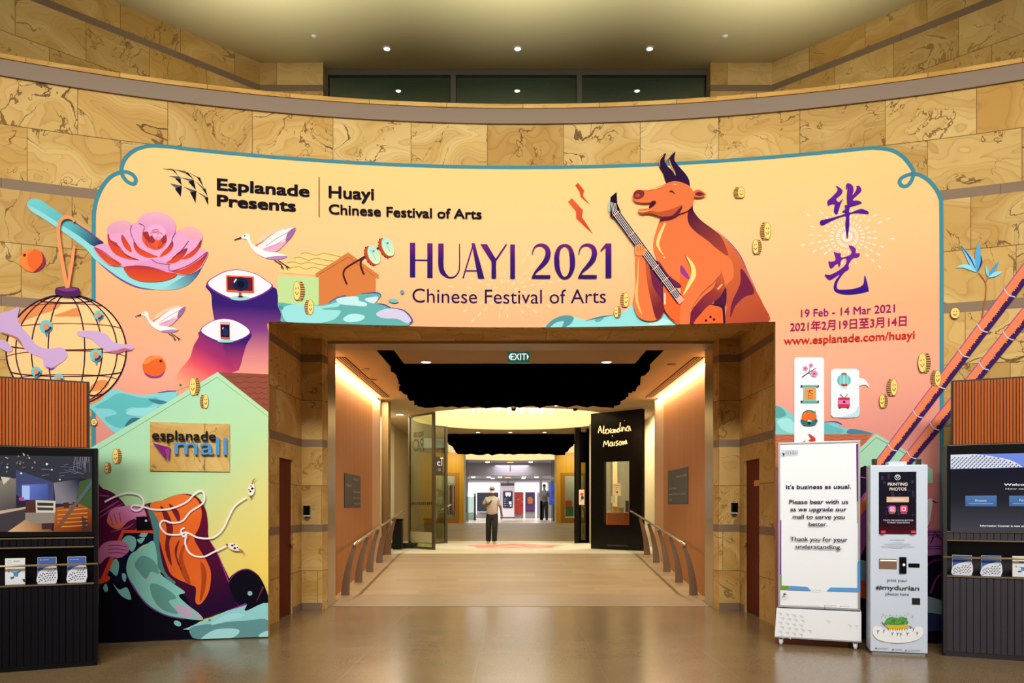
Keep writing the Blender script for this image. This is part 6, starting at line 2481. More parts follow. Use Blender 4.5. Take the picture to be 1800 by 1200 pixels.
A.stroke([(1638, 880), (1648, 884)], [2.4, 1], '#201820')
A.done('painted_egret', mural)

# ------------------------------------------------------------------ mall sign: stone plaque with raised letters, set in the print
sg = thing('mall_sign', 'square stone plaque with raised black and blue lettering, on the mint gable print', 'sign', tuple(CYL.at(_ab(335, 785)[0], _ab(335, 829)[1])))
a0, b1 = _ab(264.5, 742)
a1, b0 = _ab(404.5, 829)
bm = BM()
q = arange(a0, a1, .2)
sheet(bm, lambda u, v: CYL.at(u, v, .040), q, [b0, b1], lambda u, v: (u + 2.0, v + .6))
for uu in (a0, a1):
    sheet(bm, lambda t, v: CYL.at(uu, v, .04 - t), [0, .03], [b0, b1])
for vv in (b0, b1):
    sheet(bm, lambda u, t: CYL.at(u, vv, .04 - t), q, [0, .03])
obj('stone_plaque', bm, STONE_PLAQUE, sg)
A = Art(CYL, fB, .062)
A.text('esplanade', (970, 1056), 1370, 62, '#15131c', .012)
A.done('black_lettering', sg, thick=.018)
A = Art(CYL, fB, .066)
A.text('mall', (1112, 1146), 1440, 108, '#4f8fc8', .012)
A.done('blue_lettering', sg, thick=.022)
A = Art(CYL, fB, .062)
A.hard([(975, 1078), (1084, 1106), (1046, 1120), (1062, 1190)], '#7a2472')
A.hard([(1084, 1106), (1074, 1192), (1046, 1120)], '#8e3a86')
A.done('purple_arrow', sg, thick=.018)
# ------------------------------------------------------------------ THE STANDS IN FRONT OF THE MURAL
SLATW = make_wood('orange_slat_wood', '#9c4a14', '#c0621e', 0.45)
SLATD = mat('slat_dark_backing', '#3d1608', 0.7)  # dark brown board behind the slats
RIB = mat('charcoal_ribbed_panel', '#2b2833', 0.5)
RIBN = mat('navy_black_panel', '#06050d', 0.5, spec=0.15)
TRIMG = mat('gold_brown_edge', '#8c7a5c', 0.35, 0.7)
BODYD = mat('dark_cabinet', '#1d1a1f', 0.5)


def totem(label, o, ang, W, k, ribm, bodym):
    """free-standing information unit; local x along its front, y to the back"""
    t = thing('information_kiosk', label, 'information kiosk', (o[0], o[1], 0), ang)
    t.scale = (k, k, k)
    D = .32

    def part(name, m, *boxes, parent=None, bevel=0.0):
        bm = BM()
        for b in boxes:
            box(bm, *b, bevel=bevel)
        o_ = obj(name, bm, m, None)
        o_.parent = parent or t
        return o_
    part('side_panel', bodym, (0, .035, 0, D, .03, 2.116))
    part('side_panel', bodym, (W - .035, W, 0, D, .03, 2.116))
    part('plinth', bodym, (0.01, W - .01, .02, D, 0, .05))
    part('back_panel', bodym, (.035, W - .035, D - .03, D, .05, 2.116))
    ribs = []
    n = int((W - .07) / .058)
    step = (W - .07) / n
    rng = random.Random(3)
    for i in range(n):
        x = .035 + i * step
        ribs.append((x, x + step * rng.uniform(.80, .93), .012, .05, .05, .795))
    ribs.append((.035, W - .035, .03, .07, .05, .795))
    part('lower_panel', ribm, *ribs)
    ribs = []
    for i in range(n):
        x = .035 + i * step
        ribs.append((x, x + step * .88, .012, .04, 1.17, 1.243))
    ribs.append((.035, W - .035, .03, .07, 1.17, 1.243))
    part('middle_panel', ribm, *ribs)
    sh = part('brochure_shelf', bodym, (.035, W - .035, .005, D - .03, .795, .812))
    part('shelf_edge', TRIMG, (.035, W - .035, .0, .006, .797, .812), parent=sh)
    part('shelf_top', bodym, (.035, W - .035, .02, D - .03, 1.15, 1.168))
    part('gold_edge', TRIMG, (.035, W - .035, .0, .02, 1.156, 1.168))
    part('gold_edge', TRIMG, (.035, W - .035, .0, .03, 1.243, 1.255))
    bm = BM()
    tube(bm, [(.0, .004, .993), (W, .004, .993)], .011, 10)
    o_ = obj('brochure_rail', bm, mat('pale_gold_rail', '#cbb68c', 0.3, 0.8), None, smooth=True)
    o_.parent = t
    bz = part('screen_bezel', BLACKG, (.035, W - .035, -.008, .06, 1.262, 2.116), bevel=.006)
    part('screen', BLACKG, (.085, W - .085, -.0095, 0.0, 1.305, 2.055), parent=bz)
    # slatted timber header
    a = .075
    hd = part('timber_header', mat('header_frame_dark', '#1c0f0a', 0.6), (a, W - a, .03, .16, 2.116, 2.765))
    sl = []
    n = int((W - 2 * a - .03) / .0265)
    st = (W - 2 * a - .03) / n
    for i in range(n):
        x = a + .015 + i * st
        sl.append((x, x + st * .72, .012, .035, 2.122, 2.748))
    part('slats', SLATW, *sl, parent=hd)
    part('slat_backing', SLATD, (a + .012, W - a - .012, .026, .032, 2.12, 2.75), parent=hd)
    return t


# left unit: its right front corner stands at (-4.037, 7.764)
d = Vector((.723, .358)).normalized()
W_ = 1.58
oL = Vector((-4.037, 7.764)) - d * W_
totL = totem('dark information kiosk at the left edge, its screen showing a restaurant interior', oL, math.atan2(d.y, d.x), W_, 1.0, RIBN, mat('black_cabinet', '#05050a', 0.4, spec=0.2))
PL = Plane(tuple(oL), (-4.037, 7.764))
d = Vector((.64, -.307)).normalized()
oR = Vector((4.478, 8.27))
totR = totem('dark information kiosk at the right edge, its screen showing a welcome menu', oR, math.atan2(d.y, d.x), W_, 1.033, RIB, BODYD)
PR = Plane(tuple(oR), tuple(oR + d * 1.63))

# left screen: restaurant interior
E_ = .9


def clipx(q, x0):
    return [(max(x0, a), b) for a, b in q]


fL = frame(0, 780, 2.858)
A = Art(PL, fL, .0105, emit=E_)
XL = -360
A.hard([(XL, 52), (462, 64), (462, 441), (XL, 441)], ((100, 60), '#221f30', (100, 300), '#2c2834'))
A.hard([(XL, 52), (462, 64), (462, 180), (400, 170), (200, 205), (XL, 190)], '#1f2233')
A.hard([(80, 130), (200, 170), (270, 195), (270, 290), (110, 280), (80, 250)], '#39406e')
A.hard([(110, 205), (240, 200), (245, 280), (110, 282)], ((110, 205), '#6f80d8', (245, 280), '#42518e'))
A.hard([(112, 210), (150, 210), (150, 280), (112, 280)], '#a8c4f4')
A.hard([(270, 195), (400, 175), (400, 300), (280, 300)], ((300, 250), '#8a8288', (400, 200), '#2a2c44'))
A.hard([(400, 190), (462, 170), (462, 330), (380, 300)], '#34501f')
A.hard([(XL, 200), (0, 185), (45, 170), (82, 175), (82, 330), (XL, 350)], ((0, 180), '#8d8474', (82, 330), '#4a4448'))
A.hard([(5, 165), (55, 170), (20, 205)], '#d9c8a8')
A.hard([(XL, 380), (0, 340), (130, 318), (130, 380), (40, 441), (XL, 441)], '#3a3036')
A.hard([(XL, 345), (0, 335), (130, 316), (130, 326), (0, 352), (XL, 372)], '#c9a888', up=0)
A.hard([(40, 441), (130, 378), (200, 390), (270, 441)], ((60, 441), '#e0b080', (230, 400), '#8a5a34'))
A.hard([(130, 290), (185, 280), (185, 345), (130, 345)], '#4a1d18')
A.hard([(180, 282), (280, 286), (278, 345), (182, 345)], '#d8cdb4')
A.hard([(188, 294), (270, 297), (269, 311), (189, 310)], '#2c2420', up=0)
A.hard([(188, 318), (270, 320), (268, 334), (190, 333)], '#3c322a', up=0)
A.hard([(128, 345), (280, 345), (275, 396), (180, 400), (128, 380)], '#8f8172')
A.hard([(280, 320), (400, 300), (462, 330), (462, 441), (270, 441)], ((330, 340), '#b05a20', (400, 441), '#6a2a12'))
for y in (330, 352, 372, 392, 412):
    A.stroke([(290, y + 4), (370, y), (440, y - 6)], 5, '#d88a3c', False, up=0)
for q in ([(318, 295), (345, 292), (350, 320), (322, 322)], [(365, 290), (395, 296), (392, 318), (368, 316)], [(210, 400), (262, 396), (262, 425), (212, 430)], [(410, 360), (440, 380), (455, 441), (415, 441)]):
    A.hard(q, '#3a1a10', up=0)
rng = random.Random(9)
A.layer += 1
for i in range(46):
    x, y = rng.uniform(-200, 210), rng.uniform(60, 135)
    A.ell(x, y + 10 * math.sin(x / 30), rng.uniform(3, 11), rng.uniform(2, 5), rng.choice(['#8a6a4c', '#b08458', '#5c463a', '#c9a27a']), n=8, rot=rng.random() * 3, up=0)
for i in range(26):
    x = rng.uniform(375, 458)
    A.stroke([(x, 66), (x + rng.uniform(-14, 14), rng.uniform(90, 150))], 1.6, '#7c7480', False, up=0)
for i in range(14):
    x, y = rng.uniform(200, 380), rng.uniform(100, 170)
    A.stroke([(x, y), (x + rng.uniform(20, 50), y + rng.uniform(-10, 14))], 2.2, '#6f7688', False, up=0)
A.layer += 1
for x, y, r in ((38, 118, 5), (108, 148, 5), (237, 102, 6), (262, 130, 4), (150, 72, 3), (302, 180, 4), (-60, 130, 5)):
    A.ell(x, y, r, r, '#dff2f4', n=10, up=0)
A.hard([(95, 272), (120, 266), (128, 285), (100, 286)], '#b0409a')
A.hard([(290, 441), (462, 205), (462, 180), (280, 420)], ((290, 441), '#8a4a1c', (462, 190), '#3d6a70'))
A.done('screen_image', totL)

# right screen: welcome menu
fR = frame(1620, 640, 6.0)
A = Art(PR, fR, .0115, emit=1.0)
A.hard([(305, 955), (2050, 915), (2050, 1780), (305, 1760)], ((500, 1100), '#191926', (500, 1760), '#43414a', ((.5, '#24232c'),)))
A.hard([(305, 955), (2050, 915), (2050, 1070), (305, 1105)], '#6b86e0')
A.hard([(305, 955), (420, 952), (560, 949), (680, 960), (760, 975), (850, 990), (930, 1010), (1010, 1045), (1065, 1085), (305, 1105)], '#d9dcea')
rng = random.Random(1)
A.layer += 1
for r in range(7):
    for c in range(18):
        x = 322 + c * 42 + (r % 2) * 21
        y = 966 + r * 21 + c * .5
        if y > 968 + max(0, x - 600) ** 2 / 1900 and y < 1096 and x < 1030:
            A.hard([(x - 12, y + 7), (x + 4, y - 8), (x + 15, y - 2), (x, y + 9)], '#1c2340', up=0)
fR2 = frame(1350, 580, 3.751)
A.fr = fR2
A.text('Welcome to the Mall', (1555, 1026), 1985, 15, '#ffffff', .025)
A.text('How can we help you?', (1565, 1052), 1920, 11, '#e4e6f0', .0)
for x in (1300, 1588, 1876):
    A.hard([(x, 1092), (x + 206, 1090), (x + 206, 1163), (x, 1160)], ((x, 1090), '#5478ac', (x, 1163), '#426496'))
A.text('Directory', (1364, 1130), 1440, 14, '#e8eef8', .0)
A.text('Facilities', (1656, 1128), 1732, 14, '#e8eef8', .0)
A.text('Events', (1945, 1128), 2010, 14, '#e8eef8', .0)
for x in (1322, 1610, 1898):
    A.rect(x, 1141, x + 160, 1146, '#7d9cc8', up=0)
A.fr = frame(1350, 760, 2.727)
A.text('Information Counter is now at the Mezzanine', (1016, 450), 1330, 9, '#ffffff', .012)
A.done('screen_image', totR)


# brochures on the shelves
def brochure(P, px0, px1, py0, py1, kind, label, group):
    a0, b1 = P.ab(px0, py0)
    a1, b0 = P.ab(px1, py1)
    b0 = .8135 if P is PL else .8135 * 1.033
    off = -.06
    t = thing('brochure', label, 'brochure', tuple(P.at((a0 + a1) / 2, b0, off)), 0, group)
    bm = BM()
    vs_ = [P.at(a, b, o) for o in (off, off - .022) for a, b in ((a0, b0), (a1, b0), (a1, b1), (a0, b1))]
    q = [bm.verts.new(v) for v in vs_]
    for f in ((0, 1, 2, 3), (7, 6, 5, 4), (0, 4, 5, 1), (1, 5, 6, 2), (2, 6, 7, 3), (3, 7, 4, 0)):
        bm.faces.new([q[i] for i in f])
    bmesh.ops.recalc_face_normals(bm, faces=bm.faces)
    obj('pages', bm, mat('brochure_paper', '#e4e6ea', 0.5), t)
    class Loc:
        pass
    w, h = px1 - px0, py1 - py0
    # undo the set-back so the print lands on the booklet's own face
    def fr(p):
        a = a0 + (a1 - a0) * p[0]
        b = b1 + (b0 - b1) * p[1]
        return (a, b)

    class Sf:
        cut = None
        n = P.n

        def ab(s, a, b):
            return (a, b)

        def at(s, a, b, o=0.0):
            return P.at(a, b, off + o)
    A = Art(Sf(), fr, .001, .0004)
    if kind == 'dome':
        A.rect(0.02, 0.01, .98, .99, '#4a66b4')
        A.poly([(.02, .62), (.25, .45), (.55, .36), (.98, .30), (.98, .99), (.02, .99)], '#dfe3f0', k=3)
        A.layer += 1
        for r in range(7):
            for c in range(7):
                x, y = .08 + c * .14 + (r % 2) * .06, .44 + r * .085 + (.0 if c > 2 else .14 - c * .05)
                if y < .95 and x < .95 and y > .66 - .32 * x + .04:
                    A.hard([(x - .045, y + .012), (x + .02, y - .028), (x + .05, y + .004), (x - .01, y + .032)], '#2a2f58', up=0)
        for x in (.12, .3, .46):
            A.rect(x, .09, x + .13, .11, '#c9d2ee', up=0)
    else:
        A.rect(0.02, 0.01, .98, .99, '#e9edf2')
        A.ell(.22, .14, .1, .07, '#b9bcc4')
        A.ell(.22, .14, .075, .05, '#e9edf2')
        A.rect(.4, .09, .75, .13, '#8fb0a0')
        A.rect(.3, .25, .78, .3, '#3a4654')
        A.poly([(.3, .5), (.5, .52), (.82, .46), (.66, .58), (.62, .7), (.45, .66), (.4, .56)], '#4f8fd0')
        A.poly([(.26, .72), (.45, .68), (.42, .76), (.3, .78)], '#3f70b8', up=0)
        A.poly([(.12, .46), (.22, .48), (.2, .54)], '#c88a4a', up=0)
        A.poly([(.86, .82), (.98, .8), (.98, .92)], '#2a2f4a', up=0)
    A.done('cover', t)
    return t


for P, px0, px1, py0, py1, kd, lab, g in ((PL, 7.5, 43, 982, 1024, 'white', 'white brochure with a blue emblem, leftmost seen on the left kiosk shelf', 'brochures on the left kiosk shelf'),
                                         (PL, 65, 98.5, 980, 1022, 'dome', 'blue brochure with white dome cover, middle of the left kiosk shelf', 'brochures on the left kiosk shelf'),
                                         (PL, 118, 151, 979, 1021, 'dome', 'blue brochure with white dome cover, right end of the left kiosk shelf', 'brochures on the left kiosk shelf'),
                                         (PR, 1674.5, 1709, 975.5, 1015.5, 'dome', 'blue brochure with white dome cover, left end of the right kiosk shelf', 'brochures on the right kiosk shelf'),
                                         (PR, 1726, 1761, 976.5, 1016.5, 'dome', 'blue brochure with white dome cover, second on the right kiosk shelf', 'brochures on the right kiosk shelf'),
                                         (PR, 1781, 1818, 977.5, 1018.5, 'white', 'white brochure with a blue emblem, third on the right kiosk shelf', 'brochures on the right kiosk shelf')):
    brochure(P, px0, px1, py0, py1, kd, lab, g)

# ------------------------------------------------------------------ white notice stand on casters
P0, P1 = Vector((2.985, 8.93)), Vector((3.765, 8.61))
d = (P1 - P0).normalized()
PS = Plane(tuple(P0), tuple(P1))
WS = (P1 - P0).length
ang = math.atan2(d.y, d.x)
ns = thing('notice_stand', 'tall white notice stand on casters, lettered "It\'s business as usual", right of the passage', 'notice stand', (P0.x, P0.y, 0), ang)
ALU = mat('satin_aluminium', '#b9bbbf', 0.35, 0.6)
WHITEG = mat('white_notice_board', '#ebf0f9', 0.4)


def lpart(t, name, m, *boxes, bevel=0.0, sm=False):
    bm = BM()
    for b in boxes:
        box(bm, *b, bevel=bevel)
    o_ = obj(name, bm, m, None, smooth=sm)
    o_.parent = t
    return o_


zb, zt_ = .425, 2.265
lpart(ns, 'board', WHITEG, (.012, WS - .012, .0, .10, zb, zt_ - .012))
fr_ = lpart(ns, 'frame', ALU, (0, .022, -.008, .11, zb, zt_), (WS - .022, WS, -.008, .11, zb, zt_), (.022, WS - .022, -.008, .11, zt_ - .022, zt_), (.022, WS - .022, -.008, .11, zb, zb + .022), bevel=.003)
bm = BM()
prism(bm, [(-.035, .10), (WS + .01, .10), (WS + .01, .415), (-.015, .415)], -.03, .16)
o_ = obj('base_cabinet', bm, WHITEG, None)
o_.parent = ns
lpart(ns, 'base_foot', ALU, (-.037, WS + .012, -.032, .165, .085, .10))
for x in (.03, WS - .05):
    for y in (.0, .13):
        bm = BM()
        tube(bm, [(x - .014, y, .034), (x + .014, y, .034)], .034, 14)
        box(bm, x - .022, x - .017, y - .02, y + .03, .03, .085)
        box(bm, x + .017, x + .022, y - .02, y + .03, .03, .085)
        o_ = obj('caster', bm, mat('caster_white', '#cfd0d4', 0.4), None)
        o_.parent = ns
fS = frame(1350, 760, 3.0)
A = Art(PS, fS, .002)
A.hard([(465, 62), (481, 54), (481, 355), (468, 366)], '#7a2480')
A.hard([(468, 366), (482, 355), (483, 472), (470, 478)], '#dba53a')
A.hard([(54, 468), (70, 460), (70, 750), (56, 762)], ((60, 460), '#84208a', (60, 760), '#2c1a90', ((.6, '#6a2090'),)))
A.hard([(56, 764), (72, 750), (72, 806), (116, 808), (102, 829), (57, 829)], '#6f9a3c')
A.hard([(118, 808), (208, 813), (228, 834), (102, 830)], '#5c9bdc')
A.hard([(330, 816), (472, 819), (472, 682), (486, 670), (487, 840), (308, 836)], '#5c9bdc')
NK = '#231c38'
for s_, x0, x1, y in (("It's business as usual.", 96, 438, 297), ('Please bear with us', 113, 423, 375), ('as we upgrade our', 119, 414, 414), ('mall to serve you', 131, 404, 453), ('better.', 216, 314, 492), ('Thank you for your', 119, 418, 570), ('understanding.', 147, 387, 609)):
    A.text(s_, (x0, y), x1, 21, NK, .022)
A.text('mall', (94, 116), 158, 24, '#7d9cb4', .0)
A.text('esplanade', (70, 101), 140, 9, '#6f7a86', .0)
A.hard([(74, 108), (90, 112), (84, 126)], NK)
A.hard([(80, 848), (92, 844), (102, 856), (92, 852), (84, 858)], '#50505c')
A.text('esplanade', (72, 868), 108, 6, '#6a6a76', .0)
A.rect(86, 876, 94, 878, '#9a9aa4')
A.text('Theatres by the bay', (228, 830), 280, 5, '#8a8a98', .0)
for y in (909, 915):
    A.rect(70, y, 268 if y < 912 else 280, y + 1.6, '#b4b6c0', up=0)
for x, y in ((300, 911), (300, 922), (384, 914)):
    A.ell(x, y, 3, 3, '#33333c', n=10, up=0)
    A.rect(x + 6, y - 1.5, x + (62 if x < 350 else 44), y + 1, '#a4a6b0', up=0)
A.done('printing', ns)
fS2 = frame(1350, 760, 3.0)
PB = Plane(tuple(P0 + Vector((PS.n.x, PS.n.y)) * .03), tuple(P1 + Vector((PS.n.x, PS.n.y)) * .03))
A = Art(PB, fS2, .0015)
A.layer = 1
for r in range(6):
    for c in range(6):
        x, y = 52 + c * 36 + (r % 2) * 10, 948 + r * 24 + c * 5
        if c + r * .6 > 6.2 or y > 1075 or x < 46 + (y - 940) * .02 or (c > 3 and r < 3):
            continue
        A.hard([(x, y), (x + 24, y + 2), (x + 22, y + 18), (x + 12, y + 8)], '#cdd2da', up=0)
for x, y in ((304, 988), (418, 1010), (452, 1012)):
    A.hard([(x, y), (x + 26, y + 4), (x + 18, y + 24), (x + 12, y + 10)], '#d5d9e0', up=0)
A.done('base_pattern', ns)

# ------------------------------------------------------------------ white photo-printing machine
P0, P1 = Vector((3.77, 8.378)), Vector((4.297, 8.23))
d = (P1 - P0).normalized()
PK_ = Plane(tuple(P0), tuple(P1))
WK = (P1 - P0).length
ang = math.atan2(d.y, d.x)
pk = thing('photo_printing_kiosk', 'slim white photo printing kiosk with portrait screen, between the notice stand and right kiosk', 'photo kiosk', (P0.x, P0.y, 0), ang)
HK = 1.985
lpart(pk, 'body', mat('kiosk_white', '#cbd8ec', 0.4), (0, WK, 0, .30, .03, HK), bevel=.012)
lpart(pk, 'plinth', mat('kiosk_plinth', '#8d9096', 0.5), (.02, WK - .02, .02, .28, 0, .03))
fK = frame(1500, 780, 3.078)


def kr(px0, px1, py0, py1, fr=fK):
    a0, b1 = PK_.ab(*fr((px0, py0)))
    a1, b0 = PK_.ab(*fr((px1, py1)))
    return a0, a1, b0, b1


a0, a1, b0, b1 = kr(138, 340, 152, 488)
sc = lpart(pk, 'screen', BLACKG, (a0, a1, -.006, .02, b0, b1))
for x0, x1 in ((110, 134), (351, 376)):
    a0, a1, b0, b1 = kr(x0, x1, 78, 112)
    lpart(pk, 'antenna', BLACKM, (a0, a1, .06, .14, HK - .004, b1), bevel=.006)
a0, a1, b0, b1 = kr(192, 292, 95, 112)
lpart(pk, 'top_box', mat('kiosk_white', '#cbd8ec', 0.4), (a0, a1, .03, .2, HK - .004, b1), bevel=.004)
a0, a1, b0, b1 = kr(138, 235, 620, 678)
sl = lpart(pk, 'photo_tray', mat('tray_brown', '#7c5f4c', 0.5), (a0, a1, -.003, .02, b0, b1))
lpart(sl, 'tray_light', mat('tray_light_glow', '#e8c8b8', 0.4, emit=('#f4c8b0', .9)), (a0 + .012, a1 - .004, -.006, .0, b1 - .025, b1 - .012))
a0, a1, b0, b1 = kr(248, 286, 611, 700)
pr = lpart(pk, 'card_reader', BLACKG, (a0, a1, -.02, .02, b0, b1), bevel=.004)
bm = BM()
tube(bm, [((a0 + a1) / 2 + .008, -.024, b0 + (b1 - b0) * .53), ((a0 + a1) / 2 + .008, -.018, b0 + (b1 - b0) * .53)], .012, 14)
o_ = obj('button', bm, mat('button_glow', '#ffffff', 0.4, emit=('#ffffff', 1.0)), None)
o_.parent = pr
a0, a1, b0, b1 = kr(298, 358, 646, 668)
lpart(pk, 'coin_slot', BLACKG, (a0, a1, -.008, .02, b0, b1), bevel=.003)
a0, a1, b0, b1 = kr(317, 361, 833, 870)
lpart(pk, 'outlet_flap', BLACKM, (a0, a1, -.005, .02, b0, b1), bevel=.002)
A = Art(PK_, fK, .0075, emit=.9)
A.rect(140, 154, 338, 486, ((240, 154), '#1a1a28', (240, 486), '#5c0f1c', ((.78, '#1d1420'), (.9, '#3a101c'))))
rng = random.Random(12)
A.layer += 1
for i in range(22):
    x, y = rng.uniform(146, 318), rng.uniform(160, 380)
    A.rect(x, y, x + rng.uniform(4, 16), y + rng.uniform(8, 30), rng.choice(['#23243a', '#20203a', '#15151f']), up=0)
A.stroke([(222, 178), (232, 168), (246, 168), (254, 180)], 3, '#f0ecec')
A.stroke([(222, 182), (232, 194), (246, 192), (254, 182)], 3, '#f0ecec', up=0)
A.hard([(238, 168), (250, 178), (238, 188), (226, 178)], '#f6f2f0')
A.ell(238, 178, 5, 5, '#1a1a28')
A.text('PRINTING', (185, 226), 291, 16, '#fbe3d2', .035)
A.text('PHOTOS', (194, 252), 285, 16, '#fbe3d2', .035)
A.rect(178, 286, 298, 315, '#f2c49c')
A.rect(206, 298, 272, 304, '#fbe6d2')
A.rect(187, 333, 227, 371, ((187, 333), '#7a3ad0', (227, 371), '#f2a050', ((.5, '#e8408a'),)), r=8)
A.rect(195, 340, 219, 364, '#fbeef2', r=6)
A.rect(198, 343, 216, 361, '#e0408c', r=4)
A.ell(207, 352, 6.5, 6.5, '#fbeef2')
A.ell(207, 352, 3.5, 3.5, '#e0408c')
A.rect(250, 333, 290, 371, '#f04a72', r=8)
A.rect(258, 340, 280, 362, '#fbd6de', r=4)
A.rect(262, 344, 274, 358, '#f04a72', r=3)
A.rect(190, 375, 222, 377, '#c9b0b8')
A.rect(252, 375, 286, 377, '#c9b0b8', up=0)
A.text('TOUCH THE HASHTAG BUTTON', (158, 416), 320, 8, '#e4d6d8', .01)
A.text('TO PRINT YOUR PHOTO', (178, 429), 300, 8, '#e4d6d8', .01)
A.rect(146, 468, 170, 482, '#e8384c')
A.rect(308, 468, 332, 482, '#e8384c', up=0)
A.done('screen_image', pk)
A = Art(PK_, fK, .0025)
GR = '#39404a'
A.text('up to 2 photos each', (198, 522), 276, 6, GR, .0)
for x0, x1, y in ((208, 270, 533), (160, 314, 540), (170, 306, 546), (146, 334, 554), (152, 330, 560), (206, 264, 563)):
    A.rect(x0, y, x1, y + 1.4, '#aab0bc', up=0)
A.text('print your', (182, 744), 292, 17, GR, -.002)
A.text('#mydurian', (122, 786), 355, 24, GR, .02)
A.text('photos here', (174, 817), 300, 16, GR, -.002)
A.poly([(118, 985), (180, 1000), (238, 996), (300, 1000), (362, 986), (378, 1020), (350, 1056), (280, 1074), (200, 1074), (130, 1056), (104, 1020)], '#ecf0f6')
# drawn durian cluster
A.ell(236, 984, 60, 20, '#d8b93c')
A.poly([(172, 972), (178, 948), (200, 936), (236, 940), (270, 935), (290, 952), (292, 972), (236, 978)], '#4f9a48')
rng = random.Random(6)
A.layer += 1
for i in range(34):
    x, y = rng.uniform(180, 286), rng.uniform(942, 968)
    A.hard([(x - 5, y + 4), (x, y - 5), (x + 5, y + 4)], rng.choice(['#6cb455', '#3c7c3c', '#82c060']), up=0)
for i in range(9):
    x = 186 + i * 13
    A.stroke([(x, 996), (x + rng.uniform(-4, 4), 1008)], 3, '#8f7a1c', False, up=0)
A.stroke([(172, 984), (160, 970), (152, 962)], 4, '#4a4a3a')
A.stroke([(300, 984), (312, 990), (306, 996)], 4, '#6a5a2a', up=0)
for i in range(22):
    x, y = rng.uniform(150, 325), rng.uniform(908, 936)
    A.stroke([(x, y), (x + rng.uniform(-5, 5), y + 6)], 2, rng.choice(['#5b8f5a', '#6a7280', '#c9b25a']), False, up=0)
for x, y in ((132, 1014), (164, 1010), (210, 1026), (238, 1028), (256, 1030), (292, 1026), (324, 1002), (344, 1024)):
    A.stroke([(x - 5, y - 9), (x, y), (x - 2, y + 9)], 2.4, GR, False, up=0)
    A.stroke([(x + 6, y - 9), (x, y)], 2.4, GR, False, up=0)
for x, y, w in ((122, 1103, 60), (213, 1110, 42), (283, 1114, 70)):
    A.ell(x, y, 4, 4, GR, n=10, up=0)
    A.rect(x + 8, y - 1.5, x + 8 + w, y + 1, '#7d8490', up=0)
A.done('printing', pk)
lamp('kiosk_screen_glow', 'AREA', (3.9, 8.05, 1.45), 0.6, (1, .8, .8), (3.5, 6, 1.4), size=.3)
# ------------------------------------------------------------------ PEOPLE
def skin(name, verts, edges, radii, material, parent, sub=2, post=None):
    me = bpy.data.meshes.new('sk')
    me.from_pydata(verts, edges, [])
    o = bpy.data.objects.new('sk', me)
    COL.objects.link(o)
    m = o.modifiers.new('s', 'SKIN')
    m.use_smooth_shade = True
    for i, v in enumerate(o.data.skin_vertices[0].data):
        r = radii[i]
        v.radius = r if isinstance(r, tuple) else (r, r)
        v.use_root = i == 0
    s = o.modifiers.new('u', 'SUBSURF')
    s.levels = s.render_levels = sub
    dg = bpy.context.evaluated_depsgraph_get()
    out = bpy.data.meshes.new_from_object(o.evaluated_get(dg))
    bpy.data.objects.remove(o)
    bm = BM()
    bm.from_mesh(out)
    bpy.data.meshes.remove(out)
    if post:
        for v in bm.verts:
            v.co = post(v.co)
    return obj(name, bm, material, parent, smooth=True)


def chain(vs, es, rs, start, pts):
    """adds a limb: pts = [(x,y,z,r)], returns the last index"""
    last = start
    for p in pts:
        vs.append(p[:3])
        rs.append(p[3])
        es.append((last, len(vs) - 1))
        last = len(vs) - 1
    return last


